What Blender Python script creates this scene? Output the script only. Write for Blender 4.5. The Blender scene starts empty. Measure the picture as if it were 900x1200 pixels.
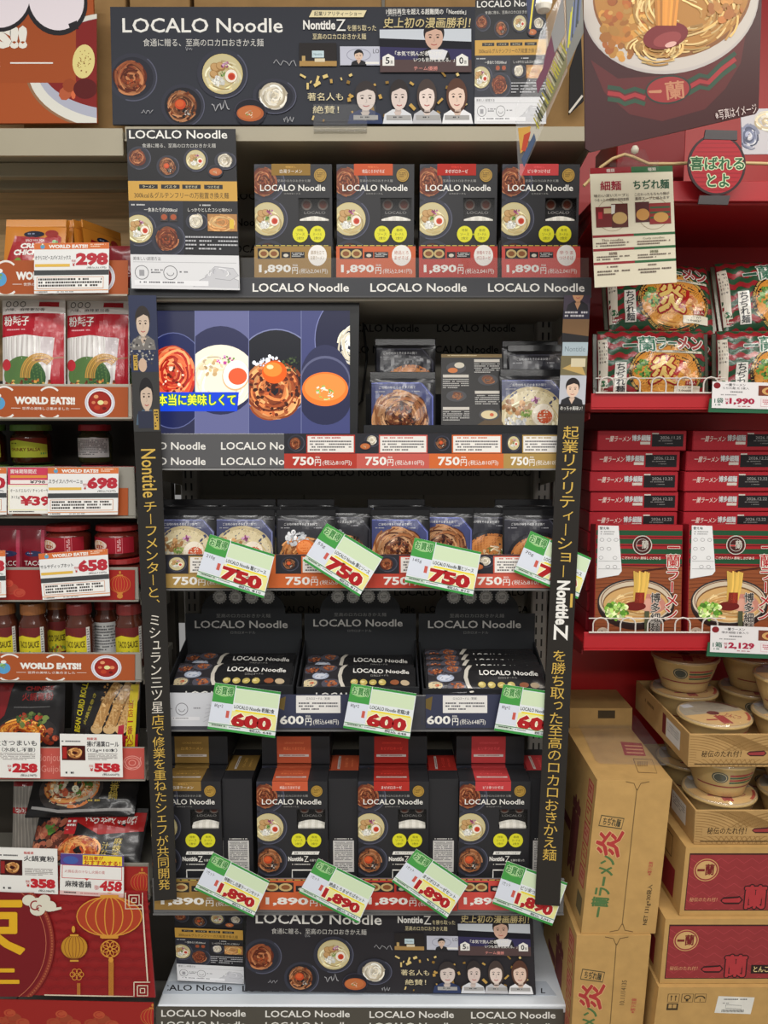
import bpy, math, random
from mathutils import Vector, Matrix
from mathutils.geometry import tessellate_polygon

SC = bpy.context.scene
COL = SC.collection
PI = math.pi
rnd = random.Random(7)

# ---------------------------------------------------------------- camera
EYE = 1.40
PITCH = math.radians(6.5)
F = 900.0
cp, sp = math.cos(PITCH), math.sin(PITCH)
cam = bpy.data.cameras.new('camera')
cam.sensor_fit = 'VERTICAL'
cam.sensor_height = 36.0
cam.lens = 36.0 * F / 1200.0
cam.clip_start = 0.05
camo = bpy.data.objects.new('camera', cam)
COL.objects.link(camo)
camo.location = (0, 0, EYE)
camo.rotation_euler = (PI / 2 - PITCH, 0, 0)
SC.camera = camo

# ---------------------------------------------------------------- world, ceiling lights, exposure
w = bpy.data.worlds.new('shop_ambient')
SC.world = w
w.use_nodes = True
w.node_tree.nodes['Background'].inputs[0].default_value = (1.0, 0.98, 0.95, 1)
w.node_tree.nodes['Background'].inputs[1].default_value = 0.36


def area(name, loc, sx, sy, power, col=(1, 0.975, 0.935), rot=(0, 0, 0)):
    l = bpy.data.lights.new(name, 'AREA')
    l.shape = 'RECTANGLE'
    l.size, l.size_y, l.energy, l.color = sx, sy, power, col
    o = bpy.data.objects.new(name, l)
    COL.objects.link(o)
    o.location, o.rotation_euler = loc, rot
    return o


area('ceiling_light_front', (0.0, 0.35, 2.75), 3.2, 0.18, 44)
area('ceiling_light_aisle', (0.0, -0.9, 2.75), 3.2, 0.3, 66)
area('ceiling_light_far', (0.0, -2.4, 2.75), 3.6, 0.4, 110)
area('ceiling_light_right', (1.35, 0.55, 2.6), 0.25, 1.0, 14, (1, 0.9, 0.76))
SC.view_settings.view_transform = 'Standard'
SC.view_settings.look = 'None'
SC.view_settings.gamma = 1.0
SC.view_settings.use_curve_mapping = False
SC.view_settings.exposure = -0.42


# ---------------------------------------------------------------- projection helpers: a photo pixel to a point of a real surface
def ray(px, py):
    u, v = (px - 450.0) / F, (py - 600.0) / F
    return Vector((u, cp - v * sp, -(sp + v * cp)))


def at(px, py, Y):
    d = ray(px, py)
    t = Y / d.y
    return Vector((d.x * t, Y, EYE + d.z * t))


def atz(px, py, Z):
    d = ray(px, py)
    t = (Z - EYE) / d.z
    return Vector((d.x * t, d.y * t, Z))


def m_per_px(py, Y):
    return (at(451, py, Y) - at(450, py, Y)).x


def vplane(Y):
    """upright plane facing the aisle"""
    return lambda px, py, l: at(px, py, Y - l)


def tplane(p, n):
    """any plane: point p, normal n towards the viewer"""
    n = Vector(n).normalized()
    p = Vector(p)
    e = Vector((0, 0, EYE))

    def f(px, py, l):
        d = ray(px, py)
        t = (p + n * l - e).dot(n) / d.dot(n)
        return e + d * t
    return f


def quad(f, tl, tr, br, bl, W, H):
    """design units [0..W]x[0..H] laid out bilinearly between four pixels of plane f"""
    def g(u, v, l):
        a, b = u / W, v / H
        x = (tl[0] * (1 - a) + tr[0] * a) * (1 - b) + (bl[0] * (1 - a) + br[0] * a) * b
        y = (tl[1] * (1 - a) + tr[1] * a) * (1 - b) + (bl[1] * (1 - a) + br[1] * a) * b
        return f(x, y, l)
    return g


def flat(o, ux, uy, n, s=1.0):
    """design units from corner o along ux (right) and uy (down); n faces out"""
    o, ux, uy, n = Vector(o), Vector(ux), Vector(uy), Vector(n)
    return lambda u, v, l: o + ux * (u * s) + uy * (v * s) + n * l


# ---------------------------------------------------------------- materials (procedural)
MATS = {}


def mat(name, rough=0.5, spec=0.5, metal=0.0, coat=0.0, noise=0.0, nscale=60.0, bump=0.0, emit=0.0, kind='print'):
    if name in MATS:
        return MATS[name]
    m = bpy.data.materials.new(name)
    m.use_nodes = True
    nt = m.node_tree
    b = nt.nodes['Principled BSDF']
    at_ = nt.nodes.new('ShaderNodeAttribute')
    at_.attribute_name = 'Col'
    src = at_.outputs['Color']
    if noise or bump:
        tc = nt.nodes.new('ShaderNodeTexCoord')
        mp = nt.nodes.new('ShaderNodeMapping')
        if kind == 'wood':
            mp.inputs['Scale'].default_value = (1.0, 1.0, 26.0)
        nt.links.new(tc.outputs['Object'], mp.inputs['Vector'])
        nz = nt.nodes.new('ShaderNodeTexNoise')
        nz.inputs['Scale'].default_value = nscale
        nz.inputs['Detail'].default_value = 5
        nt.links.new(mp.outputs['Vector'], nz.inputs['Vector'])
        if noise:
            mr = nt.nodes.new('ShaderNodeMapRange')
            mr.inputs['From Min'].default_value = 0.3
            mr.inputs['From Max'].default_value = 0.7
            mr.inputs['To Min'].default_value = 1 - noise
            mr.inputs['To Max'].default_value = 1 + noise * 0.6
            nt.links.new(nz.outputs['Fac'], mr.inputs['Value'])
            mx = nt.nodes.new('ShaderNodeVectorMath')
            mx.operation = 'SCALE'
            nt.links.new(src, mx.inputs[0])
            nt.links.new(mr.outputs['Result'], mx.inputs['Scale'])
            src = mx.outputs['Vector']
        if bump:
            bp = nt.nodes.new('ShaderNodeBump')
            bp.inputs['Strength'].default_value = bump
            bp.inputs['Distance'].default_value = 0.004
            nt.links.new(nz.outputs['Fac'], bp.inputs['Height'])
            nt.links.new(bp.outputs['Normal'], b.inputs['Normal'])
    nt.links.new(src, b.inputs['Base Color'])
    b.inputs['Roughness'].default_value = rough
    b.inputs['Metallic'].default_value = metal
    b.inputs['Specular IOR Level'].default_value = spec
    b.inputs['Coat Weight'].default_value = coat
    b.inputs['Coat Roughness'].default_value = 0.08
    if emit:
        nt.links.new(src, b.inputs['Emission Color'])
        b.inputs['Emission Strength'].default_value = emit
        b.inputs['Base Color'].default_value = (0, 0, 0, 1)
        nt.links.remove(b.inputs['Base Color'].links[0])
    MATS[name] = m
    return m


PAPER = mat('printed_paper', 0.6, 0.2)
GLOSS = mat('glossy_print', 0.38, 0.28)
CARD = mat('corrugated_card', 0.8, 0.2, noise=0.09, nscale=35, bump=0.04)
FILM = mat('printed_film', 0.24, 0.4, coat=0.25, bump=0.12, nscale=22)
STEEL = mat('painted_steel', 0.42, 0.5, noise=0.04, nscale=9)
CHROME = mat('chromed_wire', 0.25, 0.5, metal=0.9)
BLACKP = mat('black_plastic', 0.35, 0.5)
WOOD = mat('wood_grain_board', 0.6, 0.3, noise=0.22, nscale=5, kind='wood')
GLASSY = mat('jar_glass_and_sauce', 0.12, 0.5, coat=0.4)
SCREEN = mat('lit_screen', 0.3, 0.5, emit=1.75)
FLOORM = mat('shop_floor_vinyl', 0.35, 0.5, noise=0.06, nscale=4)


def clear_mat(name, fac, rough=0.05, tint=(1, 1, 1), haze=0.0):
    m = bpy.data.materials.new(name)
    m.use_nodes = True
    nt = m.node_tree
    nt.nodes.remove(nt.nodes['Principled BSDF'])
    out = nt.nodes['Material Output']
    tr = nt.nodes.new('ShaderNodeBsdfTransparent')
    tr.inputs[0].default_value = (*tint, 1)
    gl = nt.nodes.new('ShaderNodeBsdfGlossy')
    gl.inputs['Roughness'].default_value = rough
    mx = nt.nodes.new('ShaderNodeMixShader')
    mx.inputs[0].default_value = fac
    nt.links.new(tr.outputs[0], mx.inputs[1])
    nt.links.new(gl.outputs[0], mx.inputs[2])
    last = mx
    if haze:
        df = nt.nodes.new('ShaderNodeBsdfDiffuse')
        m2 = nt.nodes.new('ShaderNodeMixShader')
        m2.inputs[0].default_value = haze
        nt.links.new(mx.outputs[0], m2.inputs[1])
        nt.links.new(df.outputs[0], m2.inputs[2])
        last = m2
    nt.links.new(last.outputs[0], out.inputs['Surface'])
    MATS[name] = m
    return m


CLEAR = clear_mat('clear_acrylic', 0.05, 0.06, haze=0.025)
THIN = clear_mat('thin_clear_sheet', 0.025, 0.15, haze=0.08)
WINFILM = clear_mat('clear_window_film', 0.008, 0.2)
CLEARBAG = clear_mat('clear_bag_film', 0.09, 0.1, haze=0.04)


def lin(c):
    r = []
    for x in c[:3]:
        x = max(0.0, min(255.0, x)) / 255.0
        r.append(x / 12.92 if x <= 0.04045 else ((x + 0.055) / 1.055) ** 2.4)
    return (r[0], r[1], r[2], 1.0)


# ---------------------------------------------------------------- mesh collector
class MB:
    def __init__(s):
        s.v, s.f, s.c, s.m = [], [], [], []

    def face(s, pts, col, m=0):
        n = len(s.v)
        s.v.extend(pts)
        s.f.append(tuple(range(n, n + len(pts))))
        s.c.append(col)
        s.m.append(m)

    def grid(s, P, col, m=0, wrap=False):
        """P: rows of points; shared vertices so that it shades smooth"""
        R, K = len(P), len(P[0])
        n = len(s.v)
        for r in P:
            s.v.extend(r)
        for i in range(R - 1):
            for j in range(K if wrap else K - 1):
                j2 = (j + 1) % K
                s.f.append((n + i * K + j, n + i * K + j2, n + (i + 1) * K + j2, n + (i + 1) * K + j))
                s.c.append(col(i, j) if callable(col) else col)
                s.m.append(m)

    def box(s, a, b, col, m=0, bev=0.0):
        x0, y0, z0 = a
        x1, y1, z1 = b
        if bev <= 0:
            q = [Vector((x, y, z)) for x in (x0, x1) for y in (y0, y1) for z in (z0, z1)]
            for f in ((0, 1, 3, 2), (4, 6, 7, 5), (0, 4, 5, 1), (2, 3, 7, 6), (0, 2, 6, 4), (1, 5, 7, 3)):
                s.face([q[i] for i in f], col, m)
            return
        # bevelled box: six inset faces, twelve chamfers, eight corners
        cx, cy, cz = (x0 + x1) / 2, (y0 + y1) / 2, (z0 + z1) / 2
        h = (abs(x1 - x0) / 2, abs(y1 - y0) / 2, abs(z1 - z0) / 2)
        bev = min(bev, min(h) * 0.9)

        def pt(sx, sy, sz, ax):
            d = [h[0] - bev, h[1] - bev, h[2] - bev]
            d[ax] = h[ax]
            return Vector((cx + sx * d[0], cy + sy * d[1], cz + sz * d[2]))
        for ax in range(3):
            o = [i for i in range(3) if i != ax]
            for sg in (-1, 1):
                pts = []
                for a1, a2 in ((-1, -1), (1, -1), (1, 1), (-1, 1)):
                    g = [0, 0, 0]
                    g[ax], g[o[0]], g[o[1]] = sg, a1, a2
                    pts.append(pt(*g, ax))
                s.face(pts, col, m)
        for ax in range(3):
            o = [i for i in range(3) if i != ax]
            for s1 in (-1, 1):
                for s2 in (-1, 1):
                    pts = []
                    for e, k in ((-1, o[0]), (1, o[0]), (1, o[1]), (-1, o[1])):
                        g = [0, 0, 0]
                        g[ax], g[o[0]], g[o[1]] = e, s1, s2
                        pts.append(pt(*g, k))
                    s.face(pts, col, m)
        for sx in (-1, 1):
            for sy in (-1, 1):
                for sz in (-1, 1):
                    s.face([pt(sx, sy, sz, k) for k in range(3)], col, m)

    def lathe(s, c, prof, col, m=0, n=28, sx=1.0, sy=1.0):
        """prof: list of (r, z); c: base centre"""
        P = []
        for r, z in prof:
            P.append([Vector((c[0] + r * sx * math.cos(2 * PI * k / n), c[1] + r * sy * math.sin(2 * PI * k / n), c[2] + z)) for k in range(n)])
        s.grid(P, col, m, wrap=True)

    def tube(s, pts, r, col, m=0, n=8):
        pts = [Vector(p) for p in pts]
        P = []
        for i, p in enumerate(pts):
            d = (pts[min(i + 1, len(pts) - 1)] - pts[max(i - 1, 0)]).normalized()
            u = d.cross(Vector((0.31, 0.77, 0.55)))
            if u.length < 1e-4:
                u = d.cross(Vector((1, 0, 0)))
            u.normalize()
            t = d.cross(u)
            P.append([p + (u * math.cos(2 * PI * k / n) + t * math.sin(2 * PI * k / n)) * r for k in range(n)])
        s.grid(P, col, m, wrap=True)
        s.face(P[0][::-1], col, m)
        s.face(P[-1], col, m)

    def prism(s, front, off, col, m=0):
        """front: outline points; off: vector to the back outline"""
        off = Vector(off)
        front = [Vector(p) for p in front]
        for t in tessellate_polygon([front]):
            s.face([front[i] for i in t], col, m)
            s.face([front[i] + off for i in reversed(t)], col, m)
        for i in range(len(front)):
            a, b = front[i], front[(i + 1) % len(front)]
            s.face([a, b, b + off, a + off], col, m)


WL = {}


def finish(mb, name, mats, parent=None, origin=None, smooth=False):
    me = bpy.data.meshes.new(name)
    if parent is not None:
        o0 = WL[parent.name]
    elif origin is not None:
        o0 = Vector(origin)
    else:
        xs = [p.x for p in mb.v]
        ys = [p.y for p in mb.v]
        zs = [p.z for p in mb.v]
        o0 = Vector(((min(xs) + max(xs)) / 2, (min(ys) + max(ys)) / 2, min(zs)))
    me.from_pydata([(p.x - o0.x, p.y - o0.y, p.z - o0.z) for p in mb.v], [], mb.f)
    if not isinstance(mats, (list, tuple)):
        mats = [mats]
    for k in mats:
        me.materials.append(k)
    cache = {}
    flatc = []
    for f, c in zip(mb.f, mb.c):
        q = cache.get(c)
        if q is None:
            q = cache[c] = lin(c)
        flatc.extend(q * len(f))
    ca = me.color_attributes.new('Col', 'FLOAT_COLOR', 'CORNER')
    ca.data.foreach_set('color', flatc)
    if len(mats) > 1:
        me.polygons.foreach_set('material_index', mb.m)
    if smooth:
        me.polygons.foreach_set('use_smooth', [True] * len(mb.f))
    me.update()
    o = bpy.data.objects.new(name, me)
    COL.objects.link(o)
    if parent is not None:
        o.parent = parent
    else:
        o.location = o0
    WL[o.name] = o0
    return o


def tag(o, label=None, cat=None, group=None, kind=None):
    if label:
        o['label'] = label
    if cat:
        o['category'] = cat
    if group:
        o['group'] = group
    if kind:
        o['kind'] = kind
    return o


def thing(name, label, cat, loc=(0, 0, 0), group=None):
    o = bpy.data.objects.new(name, None)
    o.empty_display_size = 0.02
    COL.objects.link(o)
    o.location = loc
    WL[o.name] = Vector(loc)
    return tag(o, label, cat, group)


KIDS = {}


def dup(root, loc, rot=(0, 0, 0), label=None, group=None, parent=None, scale=None):
    r = root.copy()
    COL.objects.link(r)
    if parent is not None:
        r.parent = parent
    else:
        r.location, r.rotation_euler = loc, rot
        if scale:
            r.scale = scale
        if label:
            r['label'] = label
        if group:
            r['group'] = group
    for ch in list(root.children):
        dup(ch, None, parent=r)
    return r


class Stock:
    """the first placing moves the prototype itself, later ones copy it"""

    def __init__(s, root):
        s.root, s.used = root, False

    def put(s, loc, rot, label, group=None, scale=None):
        if not s.used:
            s.used = True
            r = s.root
            r.location, r.rotation_euler = loc, rot
            if scale:
                r.scale = scale
            tag(r, label, None, group)
            return r
        return dup(s.root, loc, rot, label, group, scale=scale)


# ---------------------------------------------------------------- lettering
_fc = bpy.data.curves.new('lettering', 'FONT')
_fo = bpy.data.objects.new('lettering', _fc)
_tc = {}


def glyphs(st, bold):
    k = (st, bold)
    if k not in _tc:
        _fc.body = st
        _fc.offset = bold
        _fc.resolution_u = 2
        me = bpy.data.meshes.new_from_object(_fo)
        vs = [(v.co.x, v.co.y) for v in me.vertices]
        ps = [tuple(p.vertices) for p in me.polygons]
        bpy.data.meshes.remove(me)
        if vs:
            bb = (min(v[0] for v in vs), min(v[1] for v in vs), max(v[0] for v in vs), max(v[1] for v in vs))
        else:
            bb = (0, 0, 1, 1)
        _tc[k] = (vs, ps, bb)
    return _tc[k]


# ---------------------------------------------------------------- flat artwork printed on a surface
class Art:
    def __init__(s, mb, f, m=0, step=1.5e-5, base=4e-5):
        s.mb, s.f, s.m, s.step = mb, f, m, step
        s.L = [base]
        s.T = (0.0, 0.0, 1.0, 1.0)
        s.clip = None
        s.maxe = None

    def sub(s, x0, y0, x1, y1, W, H, clip=True):
        """a drawing area of W x H units inside x0..x1, y0..y1 of this one"""
        a = Art(s.mb, s.f, s.m, s.step)
        a.L, a.maxe = s.L, s.maxe
        ox, oy, sx, sy = s.T
        a.T = (ox + x0 * sx, oy + y0 * sy, sx * (x1 - x0) / W, sy * (y1 - y0) / H)
        a.clip = s.clip
        if clip:
            c = (ox + x0 * sx, oy + y0 * sy, ox + x1 * sx, oy + y1 * sy)
            if s.clip:
                c = (max(c[0], s.clip[0]), max(c[1], s.clip[1]), min(c[2], s.clip[2]), min(c[3], s.clip[3]))
            a.clip = c
        return a

    def up(s, k=1.0):
        s.L[0] += s.step * k
        return s.L[0]

    def emit(s, pts, col, l):
        ox, oy, sx, sy = s.T
        q = [(ox + x * sx, oy + y * sy) for x, y in pts]
        c = s.clip
        if c:
            xs = [p[0] for p in q]
            ys = [p[1] for p in q]
            if max(xs) <= c[0] or min(xs) >= c[2] or max(ys) <= c[1] or min(ys) >= c[3]:
                return
            if min(xs) < c[0] or max(xs) > c[2] or min(ys) < c[1] or max(ys) > c[3]:
                for ax, lim, sg in ((0, c[0], 1), (0, c[2], -1), (1, c[1], 1), (1, c[3], -1)):
                    r = []
                    for i in range(len(q)):
                        a, b = q[i - 1], q[i]
                        ia, ib = (a[ax] - lim) * sg >= 0, (b[ax] - lim) * sg >= 0
                        if ia != ib:
                            t = (lim - a[ax]) / (b[ax] - a[ax])
                            r.append((a[0] + (b[0] - a[0]) * t, a[1] + (b[1] - a[1]) * t))
                        if ib:
                            r.append(b)
                    q = r
                    if len(q) < 3:
                        return
        s._out(q, col, l)

    def _out(s, q, col, l):
        if s.maxe:
            # keep every printed patch small enough to follow a curved surface
            for ax in (0, 1):
                lo, hi = min(p[ax] for p in q), max(p[ax] for p in q)
                if hi - lo > s.maxe:
                    mid = (lo + hi) / 2
                    for sg in (1, -1):
                        r = []
                        for i in range(len(q)):
                            a, b = q[i - 1], q[i]
                            ia, ib = (a[ax] - mid) * sg >= 0, (b[ax] - mid) * sg >= 0
                            if ia != ib:
                                t = (mid - a[ax]) / (b[ax] - a[ax])
                                r.append((a[0] + (b[0] - a[0]) * t, a[1] + (b[1] - a[1]) * t))
                            if ib:
                                r.append(b)
                        if len(r) > 2:
                            s._out(r, col, l)
                    return
        s.mb.face([s.f(x, y, l) for x, y in q], col, s.m)

    def rect(s, x0, y0, x1, y1, col, n=1, k=None):
        l = s.up()
        k = k or n
        for i in range(n):
            for j in range(k):
                a, b = x0 + (x1 - x0) * i / n, x0 + (x1 - x0) * (i + 1) / n
                c, d = y0 + (y1 - y0) * j / k, y0 + (y1 - y0) * (j + 1) / k
                s.emit([(a, c), (b, c), (b, d), (a, d)], col, l)

    def poly(s, pts, col):
        l = s.up()
        v = [Vector((x, y, 0)) for x, y in pts]
        for t in tessellate_polygon([v]):
            s.emit([pts[i] for i in t], col, l)

    def ell(s, cx, cy, rx, ry, col, rot=0.0, n=24, rings=1, l=None):
        if l is None:
            l = s.up()
        ca, sa = math.cos(rot), math.sin(rot)

        def p(r, t):
            x, y = rx * r * math.cos(t), ry * r * math.sin(t)
            return (cx + x * ca - y * sa, cy + x * sa + y * ca)
        if rings == 1:
            s.emit([p(1, 2 * PI * i / n) for i in range(n)], col, l)
            return
        for q in range(rings):
            for i in range(n):
                t0, t1 = 2 * PI * i / n, 2 * PI * (i + 1) / n
                a, b = q / rings, (q + 1) / rings
                pts = [p(a, t0), p(b, t0), p(b, t1), p(a, t1)]
                s.emit(pts if q else pts[1:] + pts[:1], col, l)

    def ring(s, cx, cy, rx, ry, wd, col, n=28, t0=0.0, t1=2 * PI, rot=0.0):
        ca, sa = math.cos(rot), math.sin(rot)
        pts = []
        for i in range(n + 1):
            t = t0 + (t1 - t0) * i / n
            x, y = rx * math.cos(t), ry * math.sin(t)
            pts.append((cx + x * ca - y * sa, cy + x * sa + y * ca))
        s.stroke(pts, wd, col)

    def stroke(s, pts, wd, col, l=None, taper=False):
        if l is None:
            l = s.up()
        n = len(pts)
        L, R = [], []
        for i in range(n):
            a, b = pts[max(i - 1, 0)], pts[min(i + 1, n - 1)]
            dx, dy = b[0] - a[0], b[1] - a[1]
            d = math.hypot(dx, dy) or 1e-9
            h = wd / 2
            if taper:
                h *= 0.25 + 0.75 * math.sin(PI * (i + 0.5) / n)
            nx, ny = -dy / d * h, dx / d * h
            L.append((pts[i][0] + nx, pts[i][1] + ny))
            R.append((pts[i][0] - nx, pts[i][1] - ny))
        for i in range(n - 1):
            s.emit([L[i], L[i + 1], R[i + 1], R[i]], col, l)

    def text(s, st, x0, y0, x1, y1, col, bold=0.0, shear=0.0, out=None, outw=0.05, rot=None, l=None):
        """lettering whose outline box is x0..x1, y0..y1; rot turns it by degrees about the box's middle"""
        if any(ord(ch) > 0x2E00 for ch in st) and (bold > 0.012 or out is not None):
            # heavier strokes and outlines of ideographs: shifted copies keep their counters open
            vs, ps, bb = glyphs(st, 0.0)
            em = (y1 - y0) / max(bb[3] - bb[1], 0.3)
            emx = (x1 - x0) / (bb[2] - bb[0])
            k = em if len(st) > 1 or st not in '一ー' else min(em, emx)
            if out is not None:
                d = (bold * 0.5 + outw) * k
                l = s.up()
                for q in range(12):
                    t = q * PI / 6
                    s.text(st, x0 + d * math.cos(t), y0 + d * math.sin(t), x1 + d * math.cos(t), y1 + d * math.sin(t), out, 0.0, shear, rot=rot, l=l + q * 6e-6)
                s.L[0] += 12 * 6e-6
            d = min(bold, 0.06) * 0.5 * k
            l = s.up(2)
            for q in range(8):
                t = q * PI / 4
                s.text(st, x0 + d * math.cos(t), y0 + d * math.sin(t), x1 + d * math.cos(t), y1 + d * math.sin(t), col, 0.0, shear, rot=rot, l=l + q * 6e-6)
            s.L[0] += 8 * 6e-6
            return
        if out is not None:
            s.text(st, x0, y0, x1, y1, out, bold + outw, shear, rot=rot)
            vs, ps, ob = glyphs(st, bold + outw)
            _, _, ib = glyphs(st, bold)
            ew = (x1 - x0) / (ob[2] - ob[0])
            eh = (y1 - y0) / (ob[3] - ob[1])
            x0, x1 = x0 + (ib[0] - ob[0]) * ew, x1 - (ob[2] - ib[2]) * ew
            y0, y1 = y0 + (ob[3] - ib[3]) * eh, y1 - (ib[1] - ob[1]) * eh
        vs, ps, bb = glyphs(st, bold)
        if l is None:
            l = s.up()
        bw, bh = (bb[2] - bb[0]) or 1, (bb[3] - bb[1]) or 1
        mx, my = (x0 + x1) / 2, (y0 + y1) / 2
        q = []
        if rot is not None:
            ca, sa = math.cos(math.radians(rot)), math.sin(math.radians(rot))
        for x, y in vs:
            a = (x - bb[0]) / bw
            b = (bb[3] - y) / bh
            X = x0 + (x1 - x0) * a + shear * (0.5 - b) * (y1 - y0)
            Y = y0 + (y1 - y0) * b
            if rot is not None:
                X, Y = mx + (X - mx) * ca - (Y - my) * sa, my + (X - mx) * sa + (Y - my) * ca
            q.append((X, Y))
        for p in ps:
            s.emit([q[i] for i in p], col, l)

    def vtext(s, st, cx, y0, y1, wd, col, bold=0.0, out=None, cxb=None, outw=0.05):
        """one column of upright characters, top to bottom; cxb: middle of the column at its foot"""
        n = len(st)
        h = (y1 - y0) / n
        cxb = cx if cxb is None else cxb
        for i, ch in enumerate(st):
            y = y0 + i * h
            X = cx + (cxb - cx) * (i + 0.5) / n
            big = ch not in 'ィュョッャっゃゅょ'
            if ch in 'ー一' and out is not None:
                g = (wd * 0.14, wd * 0.07)
                for c_, q in ((out, g[0] + g[1]), (col, g[0])):
                    if ch == 'ー':
                        s.rect(X - q / 2, y + h * 0.1 - (q - g[0]) / 2, X + q / 2, y + h * 0.9 + (q - g[0]) / 2, c_)
                    else:
                        s.rect(X - wd * 0.45 - (q - g[0]) / 2, y + h * 0.5 - q / 2, X + wd * 0.45 + (q - g[0]) / 2, y + h * 0.5 + q / 2, c_)
            elif ch in 'ー':
                s.text(ch, X - h * 0.42, y + h * 0.46, X + h * 0.42, y + h * 0.54, col, bold, rot=90, out=out, outw=outw)
            elif ch == '一':
                s.text(ch, X - wd / 2, y + h * 0.42, X + wd / 2, y + h * 0.58, col, bold, out=out, outw=outw)
            elif ch == '、':
                s.text(ch, X + wd * 0.2, y + h * 0.1, X + wd * 0.45, y + h * 0.35, col, bold)
            elif big:
                vs, ps, bb = glyphs(ch, bold)
                ww = min(1.0, (bb[2] - bb[0]) / 0.9) * wd
                hh = min(1.0, (bb[3] - bb[1]) / 0.9) * h * 0.94
                s.text(ch, X - ww / 2, y + h / 2 - hh / 2, X + ww / 2, y + h / 2 + hh / 2, col, bold, out=out, outw=outw)
            else:
                s.text(ch, X - wd * 0.22, y + h * 0.18, X + wd * 0.42, y + h * 0.82, col, bold)

    def lines(s, x0, y0, x1, y1, n, col, fill=0.55, seed=1, gap=0.12):
        """rows of print too small to read"""
        r = random.Random(seed)
        l = s.up()
        h = (y1 - y0) / n
        for i in range(n):
            y = y0 + i * h
            end = x1 if i < n - 1 else x0 + (x1 - x0) * r.uniform(0.5, 0.95)
            x = x0
            while x < end:
                ww = h * r.uniform(0.35, 0.8)
                if r.random() > gap:
                    s.emit([(x, y), (min(x + ww, end), y), (min(x + ww, end), y + h * fill), (x, y + h * fill)], col, l)
                x += ww + h * 0.14


def ichi(a, x0, y0, x1, y1, col, out=None):
    """the brush-written bar of the character for one"""
    def sh(g):
        w_, h_ = x1 - x0, y1 - y0
        return [(x0 - g, y0 + h_ * .45 + g * .3), (x0 + w_ * .06, y0 + h_ * .3 - g), (x0 + w_ * .8, y0 + h_ * .12 - g), (x0 + w_ * .9, y0 - g), (x1 + g, y0 + h_ * .5), (x0 + w_ * .9, y1 + g), (x0 + w_ * .12, y1 + g), (x0 - g * .6, y0 + h_ * .8)]
    if out:
        a.poly(sh((y1 - y0) * 0.35), out)
    a.poly(sh(0), col)


def panel(f, pts, col, thick=0.003, back=None, n=1):
    """a board with real thickness whose front outline is the pixels pts on plane f"""
    mb = MB()
    a = [f(x, y, 0.0) for x, y in pts]
    b = [f(x, y, -thick) for x, y in pts]
    nrm = (a[1] - a[0]).cross(a[-1] - a[0])
    off = (f(pts[0][0], pts[0][1], 1.0) - a[0])
    k = -nrm.normalized() * thick if nrm.dot(Vector((0, 0, EYE)) - a[0]) > 0 else nrm.normalized() * thick
    mb.prism(a, k, col)
    return mb


def shade(c, k):
    return tuple(max(0, min(255, x * k)) for x in c)
# ================================================================ pictures of food and people that the packaging carries
WHITE = (240, 238, 232)
BLACK = (30, 30, 33)
INK = (38, 38, 42)
GOLD = (158, 124, 66)
ORANGE = (206, 100, 58)
RED = (188, 58, 46)
CORAL = (206, 78, 70)
CREAM = (236, 222, 178)


def vary(c, r, k=0.16):
    q = 1 + r.uniform(-k, k)
    return shade(c, q)


def squiggles(a, cx, cy, rx, ry, n, wd, cols, seed=1, seg=7, span=(1.0, 2.6), rmin=0.15):
    r = random.Random(seed)
    l = a.up()
    for i in range(n):
        q = rmin + (0.92 - rmin) * math.sqrt(r.random())
        t = r.uniform(0, 2 * PI)
        dt = r.uniform(*span) * (1 if r.random() < 0.5 else -1) * 0.7 / max(q, 0.3)
        ox, oy = r.uniform(-0.12, 0.12), r.uniform(-0.12, 0.12)
        pts = []
        for k in range(seg + 1):
            tt = t + dt * k / seg
            qq = q + 0.05 * math.sin(3 * tt + i)
            pts.append((cx + rx * min(qq * math.cos(tt) + ox, 1), cy + ry * (qq * math.sin(tt) + oy)))
        a.stroke(pts, wd * r.uniform(0.7, 1.2), vary(r.choice(cols), r), l=l + i * 4e-6, taper=False)
    a.L[0] = l + n * 4e-6


def blobs(a, cx, cy, rx, ry, n, s0, s1, cols, seed=1):
    r = random.Random(seed)
    l = a.up()
    for i in range(n):
        q, t = math.sqrt(r.random()), r.uniform(0, 2 * PI)
        w_ = r.uniform(s0, s1)
        a.ell(cx + rx * q * math.cos(t), cy + ry * q * math.sin(t), w_, w_ * r.uniform(0.5, 1), vary(r.choice(cols), r), r.uniform(0, 3), n=8, l=l + i * 4e-6)
    a.L[0] = l + n * 4e-6


def plate(a, cx, cy, r, ky=0.97, rim=(92, 94, 112), ins=(46, 47, 56), mid=(58, 59, 70)):
    a.ell(cx, cy, r, r * ky, mid, n=36)
    a.ring(cx, cy, r * 0.97, r * 0.97 * ky, r * 0.045, rim, n=36, t0=-0.9, t1=1.9)
    a.ell(cx, cy, r * 0.84, r * 0.84 * ky, ins, n=36)


def spaghetti(a, cx, cy, r, seed=1, n=70, dish=True, k=1.0):
    if dish:
        plate(a, cx, cy, r)
    a.ell(cx - r * 0.1, cy, r * 0.64, r * 0.66, shade((96, 52, 34), k), n=20)
    squiggles(a, cx - r * 0.1, cy, r * 0.68, r * 0.7, n, r * 0.075, [shade(c, k) for c in ((150, 84, 52), (124, 60, 38), (182, 120, 80), (96, 44, 30))], seed)
    blobs(a, cx - r * 0.05, cy + r * 0.08, r * 0.34, r * 0.4, n // 3, r * 0.03, r * 0.08, [shade(c, k) for c in ((112, 46, 28), (150, 70, 38), (84, 36, 24))], seed + 1)


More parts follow.
